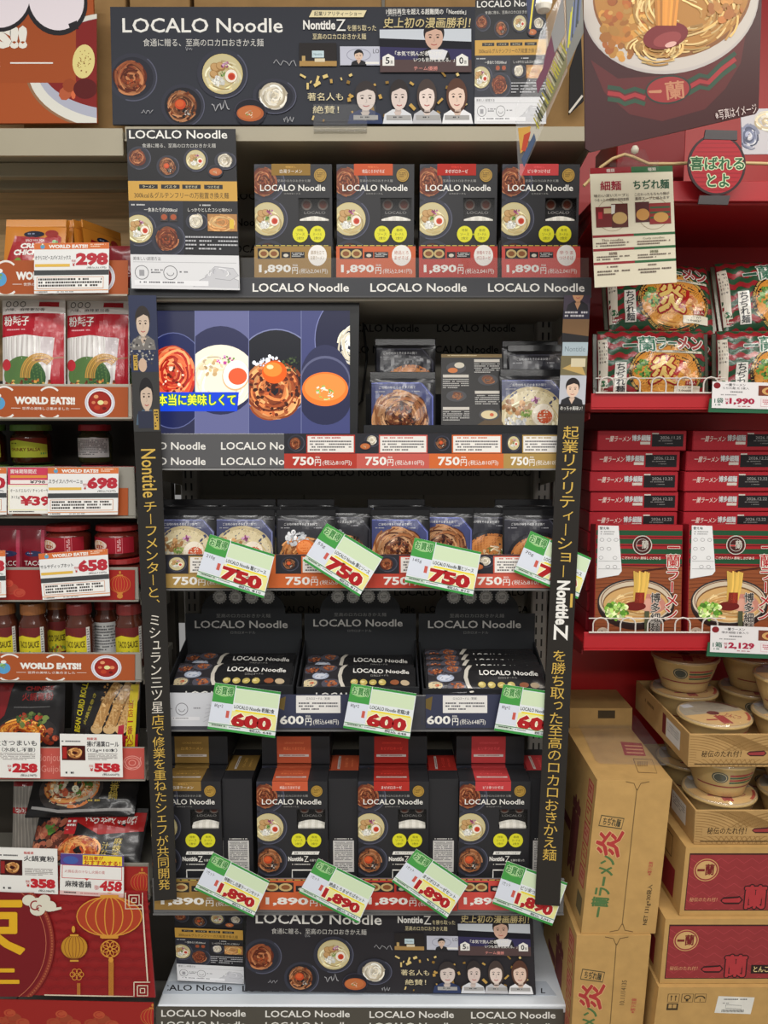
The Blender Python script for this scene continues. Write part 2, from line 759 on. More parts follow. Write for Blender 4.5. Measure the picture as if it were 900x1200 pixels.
def egg(a, cx, cy, r, rot=0.3):
    a.ell(cx, cy, r * 1.06, r * 1.12, (196, 156, 112), rot, n=22)
    a.ell(cx, cy, r, r * 1.05, (244, 236, 222), rot, n=22)
    a.ell(cx + r * 0.08, cy + r * 0.08, r * 0.62, r * 0.62, (216, 92, 56), n=18)
    a.ell(cx + r * 0.1, cy + r * 0.12, r * 0.44, r * 0.42, (190, 60, 44), n=16)


def ramen(a, cx, cy, r, seed=2, dish=True, n=36):
    if dish:
        plate(a, cx, cy, r)
    q = r * 0.8
    a.ell(cx, cy, q, q * 0.98, (206, 190, 136), n=32)
    a.ell(cx, cy, q * 0.94, q * 0.92, (206, 194, 150), n=32)
    squiggles(a, cx, cy + q * 0.12, q * 0.9, q * 0.76, n, r * 0.06, [(232, 222, 182), (206, 188, 138), (242, 234, 204), (186, 164, 112)], seed, span=(0.6, 1.4), rmin=0.45)
    for dx, dy, s in ((-0.34, -0.3, 0.24), (-0.08, -0.36, 0.22), (-0.42, 0.02, 0.2)):
        a.ell(cx + q * dx, cy + q * dy, q * s * 1.15, q * s * 0.95, (164, 124, 74), 0.5, n=14)
        a.ell(cx + q * (dx - 0.02), cy + q * (dy - 0.03), q * s * 0.9, q * s * 0.7, (200, 160, 108), 0.5, n=14)
    blobs(a, cx - q * 0.18, cy + q * 0.34, q * 0.3, q * 0.2, 40, r * 0.03, r * 0.08, [(232, 230, 222), (214, 214, 206), (246, 244, 238)], seed + 3)
    blobs(a, cx + q * 0.16, cy - q * 0.42, q * 0.2, q * 0.14, 16, r * 0.02, r * 0.06, [(168, 86, 128), (206, 160, 190), (120, 52, 84)], seed + 4)
    blobs(a, cx + q * 0.02, cy - q * 0.02, q * 0.14, q * 0.12, 14, r * 0.02, r * 0.05, [(110, 150, 74), (70, 110, 50)], seed + 5)
    egg(a, cx + q * 0.42, cy + q * 0.1, q * 0.3)


def meategg(a, cx, cy, r, seed=5, dish=True, n=70):
    if dish:
        plate(a, cx + r * 0.06, cy, r, ins=(40, 40, 46))
    squiggles(a, cx, cy, r * 0.7, r * 0.72, n, r * 0.075, [(116, 68, 44), (148, 94, 60), (80, 46, 32), (178, 124, 86)], seed)
    blobs(a, cx, cy, r * 0.66, r * 0.66, n // 2, r * 0.04, r * 0.09, [(110, 54, 30), (150, 84, 46), (74, 38, 26)], seed + 1)
    blobs(a, cx + r * 0.24, cy + r * 0.3, r * 0.26, r * 0.24, 26, r * 0.02, r * 0.08, [(56, 50, 48), (86, 80, 76), (34, 32, 32)], seed + 2)
    blobs(a, cx + r * 0.22, cy + r * 0.34, r * 0.16, r * 0.12, 10, r * 0.015, r * 0.05, [(214, 208, 200), (190, 182, 174)], seed + 3)
    a.ell(cx - r * 0.06, cy - r * 0.06, r * 0.25, r * 0.23, (200, 76, 42), n=20)
    a.ell(cx - r * 0.08, cy - r * 0.1, r * 0.18, r * 0.15, (216, 98, 52), n=16)


def soup(a, cx, cy, r, seed=8, ky=0.8):
    a.ell(cx, cy, r, r * ky, (66, 64, 78), n=32)
    a.ell(cx, cy, r * 0.94, r * 0.94 * ky, (38, 37, 44), n=32)
    a.poly([(cx - r, cy), (cx + r, cy), (cx + r * 0.78, cy + r * 0.6), (cx + r * 0.4, cy + r * 0.86), (cx - r * 0.4, cy + r * 0.86), (cx - r * 0.78, cy + r * 0.6)], (42, 41, 50))
    a.ell(cx, cy + r * 0.1, r * 0.84, r * 0.62 * ky, (180, 98, 56), n=28)
    a.ell(cx - r * 0.05, cy + r * 0.06, r * 0.72, r * 0.5 * ky, (196, 114, 66), n=26)
    squiggles(a, cx, cy + r * 0.12, r * 0.34, r * 0.22, 14, r * 0.05, [(226, 214, 190), (120, 150, 70), (196, 178, 150)], seed, span=(0.3, 0.7))


def whitenoodle(a, cx, cy, r, seed=9, dish=True):
    if dish:
        plate(a, cx, cy, r, 0.8)
    a.ell(cx - r * 0.05, cy - r * 0.02, r * 0.62, r * 0.6, (196, 186, 166), n=22)
    squiggles(a, cx - r * 0.05, cy - r * 0.02, r * 0.64, r * 0.62, 44, r * 0.075, [(226, 218, 200), (206, 196, 174), (238, 232, 218), (180, 168, 144)], seed, span=(1.2, 2.4))


def scratch(a, x, y, w_, h_, seed):
    r = random.Random(seed)
    pts = [(x + w_ * i / 9 + r.uniform(-.04, .04) * w_, y + h_ * (0.5 + 0.5 * math.sin(i * 1.9 + seed) * r.uniform(.4, 1))) for i in range(10)]
    a.stroke(pts, h_ * 0.08, (176, 176, 180))


def face(a, x0, y0, x1, y1, hair, top, long=False, skin=(226, 196, 174), tilt=0.0):
    """a small printed head-and-shoulders portrait"""
    W, H = x1 - x0, y1 - y0
    s = a.sub(x0, y0, x1, y1, 100, 120)
    cx = 50 + tilt * 8
    s.poly([(4, 120), (10, 96), (34, 84), (66, 84), (90, 96), (96, 120)], top)
    s.poly([(38, 90), (50, 112), (62, 90)], shade(skin, 0.94))
    if long:
        s.ell(cx, 51, 31, 43, hair, n=26)
    else:
        s.ell(cx, 42, 28, 33, hair, n=26)
    s.rect(42, 74, 60, 90, shade(skin, 0.86))
    s.ell(cx, 54, 24, 32, skin, tilt * 0.15, n=26)
    s.poly([(cx - 27, 50), (cx - 25, 26), (cx, 15), (cx + 25, 26), (cx + 27, 50), (cx + 19, 36), (cx + 4, 31), (cx - 12, 37), (cx - 20, 40)], hair)
    for sx in (-1, 1):
        s.ell(cx + sx * 10, 54, 3.6, 2.2, (44, 34, 32), n=10)
        s.stroke([(cx + sx * 5, 48), (cx + sx * 10, 46.5), (cx + sx * 15, 48)], 1.8, shade(hair, 0.9))
    s.stroke([(cx, 55), (cx + 2, 64), (cx - 2, 66)], 1.4, shade(skin, 0.8))
    s.stroke([(cx - 8, 73), (cx, 75.5), (cx + 8, 73)], 2.4, (180, 88, 84))


def header_art(a, full=True):
    """430 x 137 units: the wide black poster"""
    a.text('LOCALO Noodle', 14, 13, 203, 30, WHITE, 0.012)
    a.text('食通に贈る、至高のロカロおきかえ麺', 38, 37, 180, 46, (214, 212, 206), 0.0)
    spaghetti(a, 25, 82, 29, 3, 90)
    meategg(a, 82, 115, 26, 5, 90)
    ramen(a, 131, 78, 30, 2, n=50)
    whitenoodle(a, 192, 104, 26, 9)
    soup(a, 163, 122, 19)
    for i, (x, y, w_, h_) in enumerate(((192, 60, 26, 10), (118, 108, 20, 16), (88, 46, 8, 6), (202, 126, 12, 10), (34, 118, 14, 8))):
        scratch(a, x, y, w_, h_, i + 3)
    # right half
    a.poly([(238, 4), (302, 4), (298, 12), (234, 12)], CREAM)
    a.text('起業リアリティーショー', 240, 5.2, 296, 10.6, INK, 0.01)
    a.text('Nontitle', 227, 15.5, 265, 26.5, WHITE, 0.03)
    a.text('Z', 266, 14.5, 277, 28, WHITE, 0.0)
    a.text('を勝ち取った', 279, 21, 313, 28, CREAM, 0.0)
    a.text('至高のロカロおきかえ麺', 238, 31, 301, 38, CREAM, 0.0)
    b = a.sub(222, 42, 266, 69, 44, 27)
    b.rect(0, 0, 44, 27, (44, 40, 40))
    b.rect(0, 21, 44, 27, (176, 140, 84))
    b.rect(15, 9, 29, 17, (200, 220, 226))
    b.text('Nontitle', 17, 11.5, 27, 14.5, (90, 110, 120))
    b.rect(3, 15, 7, 21, (190, 160, 104))
    b.rect(18, 18, 30, 22, (226, 212, 180))
    b = a.sub(270, 46, 317, 68, 47, 22)
    b.rect(0, 0, 47, 22, (198, 200, 214))
    b.ring(22, 10, 14, 7, 0.8, (150, 152, 170))
    b.text('LO', 39, 3, 46, 8, (50, 50, 56))
    face(b, 12, 2, 32, 22, (34, 32, 34), (44, 44, 48))
    b.rect(30, 18, 46, 20.5, WHITE)
    r = random.Random(4)
    for i in range(44):
        x, y = r.uniform(224, 424), r.uniform(78, 134)
        if 226 < x < 276 and 100 < y < 128:
            continue
        t = r.uniform(0, 3)
        w_, h_ = r.uniform(1.2, 4.5), r.uniform(0.8, 2)
        c, d = math.cos(t), math.sin(t)
        a.poly([(x + c * w_ - d * h_, y + d * w_ + c * h_), (x - c * w_ - d * h_, y - d * w_ + c * h_), (x - c * w_ + d * h_, y - d * w_ - c * h_), (x + c * w_ + d * h_, y + d * w_ - c * h_)],
               r.choice([(198, 160, 86), (226, 200, 130), (150, 116, 54)]))
    a.text('著名人も', 231, 100, 273, 109, CREAM, 0.0)
    a.text('絶賛！', 237, 115, 268, 124, CREAM, 0.0)
    a.text('1個目再生を超える超難関の「Nontitle」', 325, 2.2, 419, 9, WHITE, 0.02)
    a.lines(326, 10, 356, 11.4, 1, (190, 190, 190))
    a.text('史上初の漫画勝利！', 322, 12.5, 424, 24.5, (214, 196, 142), 0.02, shear=0.12)
    b = a.sub(317, 25.5, 425, 76, 108, 50.5)
    b.rect(0, 0, 108, 50.5, (58, 54, 92))
    b.poly([(0, 1), (108, 0), (108, 15), (0, 11)], (206, 212, 220))
    b.poly([(0, 11), (108, 15), (108, 24), (0, 21)], (30, 30, 38))
    b.rect(0, 36, 108, 50.5, (88, 70, 70))
    face(b, 42, -13, 86, 38, (46, 38, 38), (36, 34, 40), skin=(214, 176, 156))
    b.poly([(56, 26), (62, 24), (74, 24), (80, 26), (76, 36), (60, 36)], (226, 226, 230))
    b.text('「本気で挑んだ者だけが', 18, 26, 74, 31.5, WHITE, 0.02)
    b.text('いつも世界を変える。」', 40, 33.5, 88, 38.5, WHITE, 0.02)
    b.text('チーム優勝', 40, 43.5, 68, 48.5, (226, 150, 140), 0.02)
    for x, d in ((10, '5'), (97, '0')):
        b.poly([(x, 29), (x + 7, 33), (x + 7, 43), (x - 7, 43), (x - 7, 33)], WHITE)
        b.text(d, x - 3.5, 33, x + 1.5, 41, INK, 0.02)
        b.text('票', x + 2.2, 37, x + 5.4, 41, INK)
    face(a, 276, 82, 322, 136, (60, 54, 54), (52, 64, 100), skin=(220, 206, 198), tilt=0.3)
    face(a, 318, 80, 357, 136, (54, 48, 48), (220, 222, 226), skin=(222, 204, 196), tilt=0.6)
    face(a, 353, 80, 391, 136, (76, 64, 60), (196, 196, 200), True, skin=(234, 216, 206))
    face(a, 388, 79, 428, 136, (92, 62, 50), (236, 236, 238), True, skin=(234, 206, 188), tilt=-0.2)
    for x in (285, 324, 359, 393):
        a.rect(x, 126, x + 29, 131.5, (170, 168, 166))
        a.lines(x + 8, 127.6, x + 22, 130.4, 1, (70, 70, 72), seed=x)


def leaflet_art(a):
    """129 x 187 units: the tall leaflet"""
    a.rect(0, 0, 129, 60, (30, 30, 34))
    a.text('LOCALO Noodle', 3, 1.5, 119, 11.5, WHITE, 0.012)
    a.text('食通に贈る、至高のロカロおきかえ麺', 18, 17, 105, 22, (206, 204, 198))
    spaghetti(a, 14, 34, 14, 13, 50)
    meategg(a, 47, 44, 13.5, 15, 50)
    ramen(a, 81, 36, 14.5, 12, n=30)
    whitenoodle(a, 116, 37, 13, 19)
    soup(a, 104, 49, 9)
    a.rect(0, 61, 129, 84, (206, 160, 72))
    for x, t in ((13, 'ラーメン'), (39, 'パスタ'), (64, 'まぜそば'), (90, 'つけそば')):
        a.rect(x, 65, x + 22, 70, INK)
        a.text(t, x + 4, 66, x + 18, 69, CREAM)
    a.text('300kcal＆グルテンフリーの万能置き換え麺', 7, 74, 119, 81, (66, 52, 28), 0.0)
    a.rect(0, 84, 129, 147, (46, 48, 58))
    a.rect(64, 84, 129, 147, (38, 38, 42))
    a.lines(3, 88, 30, 91, 1, (206, 206, 206), seed=3)
    a.text('一食あたり約300kcal', 18, 92, 57, 97, WHITE)
    ramen(a, 11, 117, 21, 22, n=30)
    spaghetti(a, 46, 129, 20, 23, 50)
    for x in (37, 48):
        a.rect(x, 98, x + 9, 108, (70, 62, 60))
        a.ell(x + 4.5, 103, 3.6, 3.4, (170, 84, 52))
    a.lines(84, 88, 106, 91, 1, (206, 206, 206), seed=4)
    a.text('しっかりとしたコシと味わい', 70, 92, 122, 96.5, WHITE)
    whitenoodle(a, 80, 108, 13, 25)
    b = a.sub(93, 99, 128, 119, 35, 20)
    b.rect(0, 0, 35, 20, (176, 128, 78))
    squiggles(b, 15, 10, 18, 11, 40, 1.2, [(214, 160, 100), (190, 130, 76), (232, 190, 130)], 31)
    b.rect(26, 6, 31, 17, (226, 190, 70))
    a.lines(66, 125, 128, 143, 4, (190, 190, 194), 0.4, seed=6)
    a.rect(0, 147, 129, 187, (226, 226, 228))
    a.text('美味しい調理方法', 3, 149.5, 36, 154, (70, 70, 74))
    a.rect(3, 155.5, 126, 156, (170, 170, 174))
    a.ring(13, 168, 8, 8, 0.7, (80, 80, 84))
    a.rect(10, 165, 16, 172, (160, 160, 164))
    a.lines(24, 164, 38, 170, 2, (110, 110, 114), seed=7)
    a.ring(47, 168, 8, 8, 0.7, (80, 80, 84))
    a.ring(47, 168, 4, 3.4, 0.7, (80, 80, 84), t0=0, t1=PI)
    a.lines(58, 166, 74, 169, 1, (110, 110, 114), seed=8)
    for q in ([(74, 184), (82, 176), (104, 166), (128, 176), (128, 185)], [(88, 172), (100, 160), (122, 162), (128, 170), (118, 176), (100, 174)]):
        a.poly(q, (204, 204, 208))
        a.stroke(q, 0.6, (160, 160, 166))
    squiggles(a, 106, 168, 16, 8, 16, 0.9, [(238, 238, 240), (186, 186, 192)], 41, span=(0.4, 1))
    a.rect(4, 177, 92, 183, (238, 238, 240))
    a.lines(10, 178.4, 84, 181.6, 1, (110, 110, 116), seed=9)


def localo_row(a, x0, x1, y0, y1, col, pitch=144, wd=115, start=None, bold=0.012):
    x = x0 if start is None else start
    while x < x1:
        a.text('LOCALO Noodle', x, y0, x + wd, y1, col, bold)
        x += pitch
# ================================================================ the setting
YF = 1.55          # front of the shelves
YB = 1.92          # back panels


def struct(o):
    o['kind'] = 'structure'
    return o


mb = MB()
mb.box((-3, -4, -0.05), (3, 3, 0.0), (150, 146, 138))
for i in range(-6, 7):
    mb.box((i * 0.45 - 0.002, -4, 0.0), (i * 0.45 + 0.002, 3, 0.0006), (96, 92, 86))
    mb.box((-3, i * 0.45 - 0.002, 0.0), (3, i * 0.45 + 0.002, 0.0006), (96, 92, 86))
struct(finish(mb, 'floor', FLOORM))
XL = at(152, 345, YF).x       # the centre bay's left and right edge
XR = at(694, 345, YF).x


def wall(name, x0, x1, y, z1, col, m, seam=None, z0=0.0):
    b = MB()
    b.box((x0, y, z0), (x1, y + 0.03, z1), col)
    if seam:
        for x in seam:
            b.box((x - 0.002, y - 0.002, 0), (x + 0.002, y, z1), shade(col, 0.7))
    return struct(finish(b, name, m))


wall('wall_left', -1.45, XL, 1.80, 3.0, (214, 178, 128), WOOD, z0=1.5)
wall('wall_left_lower', -1.45, XL, 1.80, 1.5, (60, 55, 48), STEEL)
wall('wall_center', XL, XR, YB, 3.0, (150, 144, 130), STEEL, (XL + 0.3, XL + 0.6))
wall('wall_right', XR, 1.5, YB, 3.0, (176, 24, 26), STEEL)


def shelf(label, px0, px1, y0, y1, col, yf=YF, yb=YB - 0.005, board=None, group='shelves', rail=None, beams=(), Xs=None):
    """y0..y1: photo rows of the front edge"""
    ym = (y0 + y1) / 2
    xa, xb = Xs or (at(px0, ym, yf).x, at(px1, ym, yf).x)
    zt, zb = at(450, y0, yf).z, at(450, y1, yf).z
    zs = at(450, board if board else y1 - 8, yf).z
    e = thing('shelf', label, 'shelf', ((xa + xb) / 2, (yf + yb) / 2, zb), group)
    b = MB()
    b.box((xa, yf + 0.006, zs - 0.018), (xb, yb, zs), col, bev=0.002)
    bd_ = finish(b, 'shelf_board', STEEL, e)
    for yb_, r0, r1 in beams:
        b = MB()
        b.box((xa, yb_, at(0, r1, yb_).z), (xb, yb_ + 0.025, zs - 0.019), col, bev=0.002)
        finish(b, 'support_beam', STEEL, bd_)
    b = MB()
    b.box((xa, yf, zb), (xb, yf + 0.005, zt), rail or col, bev=0.001)
    b.box((xa, yf - 0.003, zb - 0.003), (xb, yf + 0.006, zb), rail or col)
    finish(b, 'price_rail', STEEL, e)
    for x in (xa + 0.004, xb - 0.007):
        b = MB()
        b.prism([Vector((x, yf + 0.03, zs - 0.02)), Vector((x, yb, zs - 0.02)), Vector((x, yb, zs - 0.075)), Vector((x, yb - 0.03, zs - 0.075)), Vector((x, yf + 0.03, zs - 0.032))], (0.003, 0, 0), col)
        finish(b, 'bracket', STEEL, e)
    return zs


BEIGE = (166, 157, 134)
GREY = (150, 148, 142)
zA = shelf('beige top shelf above the wood-grain panel, carrying the orange sign', -90, 150, 150, 181, BEIGE, yb=1.79, board=152, beams=((1.675, 193, 207), (1.765, 214, 222)), Xs=(-1.44, XL - 0.002))
zB = shelf('beige top shelf carrying the wide black poster', 150, 690, 148, 164, BEIGE, board=150, Xs=(XL + 0.002, XR - 0.002))
Z1 = shelf('second shelf down, carrying four black noodle boxes in a row', 150, 694, 325, 347, (164, 158, 144), rail=(70, 70, 72), board=341, Xs=(XL + 0.002, XR - 0.002))
Z2 = shelf('centre shelf carrying the lit video monitor', 182, 660, 508, 549, (164, 158, 144), rail=(150, 150, 150), board=541, Xs=(XL + 0.002, XR - 0.022))
Z3 = shelf('centre shelf with a row of soup and noodle pouches', 182, 660, 650, 690, (164, 158, 144), rail=(120, 120, 120), board=682, Xs=(XL + 0.002, XR - 0.022))
Z4 = shelf('centre shelf with three black display trays', 182, 660, 815, 855, (164, 158, 144), rail=(110, 110, 110), board=846, Xs=(XL + 0.002, XR - 0.022))
Z5 = shelf('lowest centre shelf with the big row of noodle boxes', 182, 660, 1030, 1070, (164, 158, 144), rail=(110, 110, 110), board=1048, Xs=(XL + 0.002, XR - 0.022))

# slotted uprights of the shelving frame
def upright(label, x, y, col=(168, 164, 156), z1=2.25):
    b = MB()
    b.box((x - 0.02, y, 0), (x + 0.02, y + 0.05, z1), col, bev=0.003)
    z = 0.1
    while z < z1 - 0.05:
        for dx in (-0.009, 0.005):
            b.box((x + dx, y - 0.0008, z), (x + dx + 0.004, y, z + 0.018), (26, 26, 26))
        z += 0.03
    return tag(finish(b, 'slotted_upright', STEEL), label, 'shelf post', 'slotted uprights')


upright('slotted steel upright at the left end of the centre shelves', XL + 0.024, YB - 0.052)
upright('slotted steel upright at the right end of the centre shelves', XR - 0.024, YB - 0.052)
upright('slotted steel upright beside the red back panel, above the brown cartons', XR + 0.024, YB - 0.052, (186, 182, 172))

# the base deck
y = 1178
zd = at(450, y, YF).z
e = thing('base_deck', 'pale base deck under the lowest black poster, dark lettered strip on its front', 'shelf base', (0, YF + 0.2, 0))
b = MB()
b.box((XL + 0.003, YF, zd - 0.02), (XR - 0.003, YB - 0.004, zd), (216, 222, 228), bev=0.003)
finish(b, 'deck_board', STEEL, e)
b = MB()
b.box((XL + 0.003, YF + 0.002, 0), (XR - 0.003, YF + 0.012, zd - 0.02), (92, 88, 80))
for x in (XL + 0.003, XR - 0.015):
    b.box((x, YF + 0.012, 0), (x + 0.012, YB - 0.01, zd - 0.02), (92, 88, 80))
finish(b, 'kick_plate', STEEL, e)

# lettered strip on the deck's front and lettered paper on the deck itself
f = vplane(YF - 0.003)
mb = panel(f, [(183, 1180), (660, 1183), (660, 1206), (183, 1203)], (84, 80, 72), 0.002)
a = Art(mb, f).sub(183, 1178, 660, 1206, 477, 28)
for x in (6, 128, 250, 369):
    a.text('LOCALO Noodle', x, 5.5 + x * 0.006, x + 99, 13.5 + x * 0.006, WHITE, 0.014)
    a.text('LOCALO Noodle', x, 19 + x * 0.006, x + 99, 27 + x * 0.006, (226, 224, 216), 0.014)
tag(finish(mb, 'lettered_strip', GLOSS), 'dark strip with white lettering along the front of the base deck', 'shelf strip')
f = tplane((0, YF, zd + 0.0015), (0, 0, 1))
mb = panel(f, [(196, 1150), (640, 1150), (652, 1166), (190, 1164)], (182, 190, 200), 0.001)
a = Art(mb, f)
a.clip = (196, 1149, 646, 1168)
for i, x in enumerate((171, 284, 397)):
    a.text('LOCALO Noodle', x, 1154 + i, x + 101, 1161 + i, INK, 0.014)
a.text('L', 513, 1157, 518, 1163, INK, 0.014)
a.text('LOCALO Noodle', 530, 1157, 626, 1163.6, INK, 0.014)
a.text('L', 634, 1158, 639, 1164, INK, 0.014)
tag(finish(mb, 'lettered_paper', PAPER), 'pale paper with black lettering lying on the base deck before the poster', 'shelf paper')

# grey backing papers hung on the back panel, lettered in rows
fb = vplane(YB - 0.004)
PAPERC = (140, 136, 126)


def backing(label, x0, y0, x1, y1, rows, col=PAPERC, ink=(22, 22, 22)):
    m = panel(fb, [(x0, y0), (x1, y0), (x1, y1), (x0, y1)], col, 0.001)
    A = Art(m, fb).sub(x0, y0, x1, y1, x1 - x0, y1 - y0)
    for (yy, h, st, pitch, wd) in rows:
        localo_row(A, -150, x1 - x0, yy - y0, yy - y0 + h, ink, pitch, wd, start=st - x0)
    return tag(finish(m, 'backing_paper', PAPER), label, 'backing paper', 'lettered backing papers')


backing('backing paper behind the four boxes on the second shelf', 205, 214, 640, 300, [(225, 9, 275, 108, 92), (256, 9, 222, 108, 92), (287, 9, 268, 108, 92)])
backing('backing paper behind the upper pouches, right of the monitor', 205, 375, 640, 425, [(380, 9, 286, 113, 92), (405, 9, 274, 110, 90)], (150, 146, 136))
backing('backing paper behind the tops of the pouch row', 205, 545, 640, 580, [(549, 9, 262, 104, 92)])
backing('backing paper behind the black header cards', 205, 686, 640, 730, [(690, 8, 254, 104, 92), (710, 8, 222, 92, 80)])


# ---------------------------------------------------------------- printed strips and price labels in the rails
def strip(name, label, cat, x0, y0, x1, y1, col, draw, Y=YF - 0.002, group=None, m=GLOSS, slope=0.0, thick=0.0015):
    f = vplane(Y)
    dy = slope * (x1 - x0)
    mb = panel(f, [(x0, y0), (x1, y0 + dy), (x1, y1 + dy), (x0, y1)], col, thick)
    a = Art(mb, quad(f, (x0, y0), (x1, y0 + dy), (x1, y1 + dy), (x0, y1), x1 - x0, y1 - y0))
    a = a.sub(0, 0, x1 - x0, y1 - y0, x1 - x0, y1 - y0)
    if draw:
        draw(a, x1 - x0, y1 - y0)
    return tag(finish(mb, name, m), label, cat, group)


def d_localo(start, pitch, wd, y0, h, rows=1, dy=18):
    def d(a, W, H):
        for k in range(rows):
            localo_row(a, 0, W, y0 + k * dy, y0 + k * dy + h, WHITE, pitch, wd, start=start, bold=0.014)
    return d


strip('lettered_strip', 'dark strip with white lettering on the edge of the second shelf', 'shelf strip', 152, 326, 693, 347, (66, 67, 71), d_localo(144, 138, 113, 6, 10), group='lettered shelf strips')
strip('lettered_strip', 'dark double-row lettered strip on the rail right under the monitor', 'shelf strip', 183, 509, 333, 548, (92, 92, 94), d_localo(-40, 116, 98, 9, 9, 2, 18), group='lettered shelf strips')
strip('lettered_strip', 'dark lettered strip on the rail in front of the trays', 'shelf strip', 194, 816, 652, 856, (66, 67, 74), lambda a, W, H: [a.text('LOCALO', x, 24, x + 46, 33, (60, 62, 80)) for x in (150, 300)] and localo_row(a, 0, W, 12, 22, WHITE, 150, 105, start=12), Y=YF - 0.001, group='lettered shelf strips')


def d_set(col, disc):
    def d(a, W, H):
        k = H / 38.0
        b = a.sub(0, 0, W, H, 90, 38)
        b.rect(0, 0, 90, 38, col)
        b.rect(0, 0, 90, 1.6, INK)
        for i in range(12):
            b.rect(2 + i * 7.2, 0.4, 7.4 + i * 7.2, 1.2, (214, 196, 90))
        b.rect(4, 4, 30, 16, INK)
        for x in (11, 23):
            b.ell(x, 10, 6, 5, (200, 176, 120), n=14)
            b.ell(x, 10, 4, 3, (140, 88, 52), n=10)
        b.rect(32, 8, 42, 15, INK)
        b.ell(37, 12, 3, 2, (214, 206, 190), n=10)
        b.rect(43, 8, 59, 15, INK)
        b.lines(44, 9, 58, 14, 3, (200, 200, 196), seed=3)
        b.ell(74, 12, 11, 12, (240, 236, 230), n=24)
        for i, t in enumerate(disc):
            b.text(t, 66, 6.5 + i * 6, 82, 11 + i * 6, shade(col, 0.9), 0.0)
        b.text('1,890', 5.5, 22.5, 43, 33, WHITE, 0.035)
        b.text('税抜', 45, 22, 51, 24.4, WHITE, 0)
        b.text('円', 44.5, 25.5, 51, 33, WHITE, 0.02)
        b.text('(税込2,041円)', 53, 27, 86, 33.5, WHITE, 0.0)
    return d


SETS = [('gold', GOLD, ('濃厚仕立て', '白湯ラーメン')), ('orange', ORANGE, ('絶品とろ', 'まぜそば')), ('red', RED, ('本格キマる', 'ボロネーゼ')), ('coral', CORAL, ('辛うま', 'つけそば'))]
for (nm, c_, dd), (x0, x1) in zip(SETS, ((298, 388), (394, 487), (491, 583), (588, 680))):
    strip('price_label', f'{nm} price label reading 1,890 below the boxes on the second shelf', 'price label', x0, 287, x1, 326, c_, d_set(c_, dd), Y=YF + 0.004, group='price labels for boxed sets')
for (nm, c_, dd), (x0, x1) in zip(SETS, ((181, 303), (304, 424), (425, 536), (537, 643))):
    strip('price_label', f'{nm} price label reading 1,890 on the lowest centre rail', 'price label', x0, 1030, x1, 1066, c_, d_set(c_, dd), group='price labels for boxed sets', slope=0.012)


def d_pouch(col, kind, tint=(46, 46, 52)):
    def d(a, W, H):
        b = a.sub(0, 0, W, H, 85, 40)
        b.rect(0, 0, 85, 23, tint)
        if kind == 'spag':
            spaghetti(b, 14, 11, 10, 61, 30)
        elif kind == 'soup':
            whitenoodle(b, 18, 8, 9, 62)
            soup(b, 10, 14, 7)
        elif kind == 'egg':
            meategg(b, 14, 11, 9, 63, n=30)
        else:
            ramen(b, 14, 11, 10, 64, n=16)
        b.rect(26, 1.5, 83, 22.5, col)
        b.rect(27.5, 3, 81.5, 21.5, (238, 234, 228))
        b.lines(32, 4.2, 76, 6.8, 1, col, seed=5)
        b.lines(30, 8.2, 79, 21, 4, (96, 94, 96), 0.5, seed=6)
        b.rect(0, 23, 85, 40, col)
        b.text('750', 10, 26.5, 35, 36.5, WHITE, 0.03)
        b.text('税抜', 36.5, 26, 42, 28.4, WHITE)
        b.text('円', 36, 29.5, 43, 37, WHITE, 0.02)
        b.text('(税込810円)', 45, 30.5, 79, 37, WHITE)
    return d


PL = 'price labels for pouches'
for nm, c_, k, x0, x1 in (('red', (184, 62, 50), 'spag', 333, 418), ('coral', (202, 96, 86), 'soup', 418, 503), ('orange', (212, 108, 56), 'egg', 503, 590), ('gold', (176, 144, 82), 'ramen', 590, 662)):
    strip('price_label', f'{nm} label reading 750 on the monitor shelf rail', 'price label', x0, 508, x1, 549, c_, d_pouch(c_, k), group=PL)
for nm, c_, k, x0, x1 in (('gold', (176, 144, 82), 'ramen', 183, 315), ('orange', (212, 108, 56), 'egg', 315, 430), ('red', (196, 72, 56), 'spag', 430, 548), ('coral', (206, 92, 74), 'soup', 548, 655)):
    def dd(a, W, H, c_=c_, k=k):
        d_pouch(c_, k)(a.sub(0 if W < 110 else 8, 0, 98 if W < 110 else 106, H, 85, H), 85, H)
    strip('price_label', f'{nm} label reading 750 on the pouch row rail', 'price label', x0, 650, x1, 689, c_, dd, group=PL)


def d_600(a, W, H):
    b = a.sub(0, 0, W, H, 88, 38)
    b.rect(0, 0, 88, 38, (58, 62, 84))
    b.poly([(-2, 6), (8, 2), (6, 18), (-4, 14)], (110, 92, 50))
    b.rect(20, 1, 72, 21, (232, 230, 226))
    b.text('ロカロヌードル（乾麺）', 32, 3, 60, 6, INK)
    b.lines(23, 9, 69, 19, 3, (90, 90, 96), 0.5, seed=5)
    b.text('600', 1, 24, 29, 34, WHITE, 0.03)
    b.text('税抜', 31, 23.5, 37, 26, WHITE)
    b.text('円', 31, 27, 38, 35, WHITE, 0.02)
    b.text('(税込648円)', 40, 28, 70, 35, WHITE)


for lb, x0 in (('beside the leftmost tray card', 327), ('under the right-hand tray', 499)):
    strip('price_label', f'navy label reading 600 on the tray rail, {lb}', 'price label', x0, 814, x0 + 88, 853, (58, 62, 84), d_600, Y=YF - 0.003, group='price labels for dry noodles')


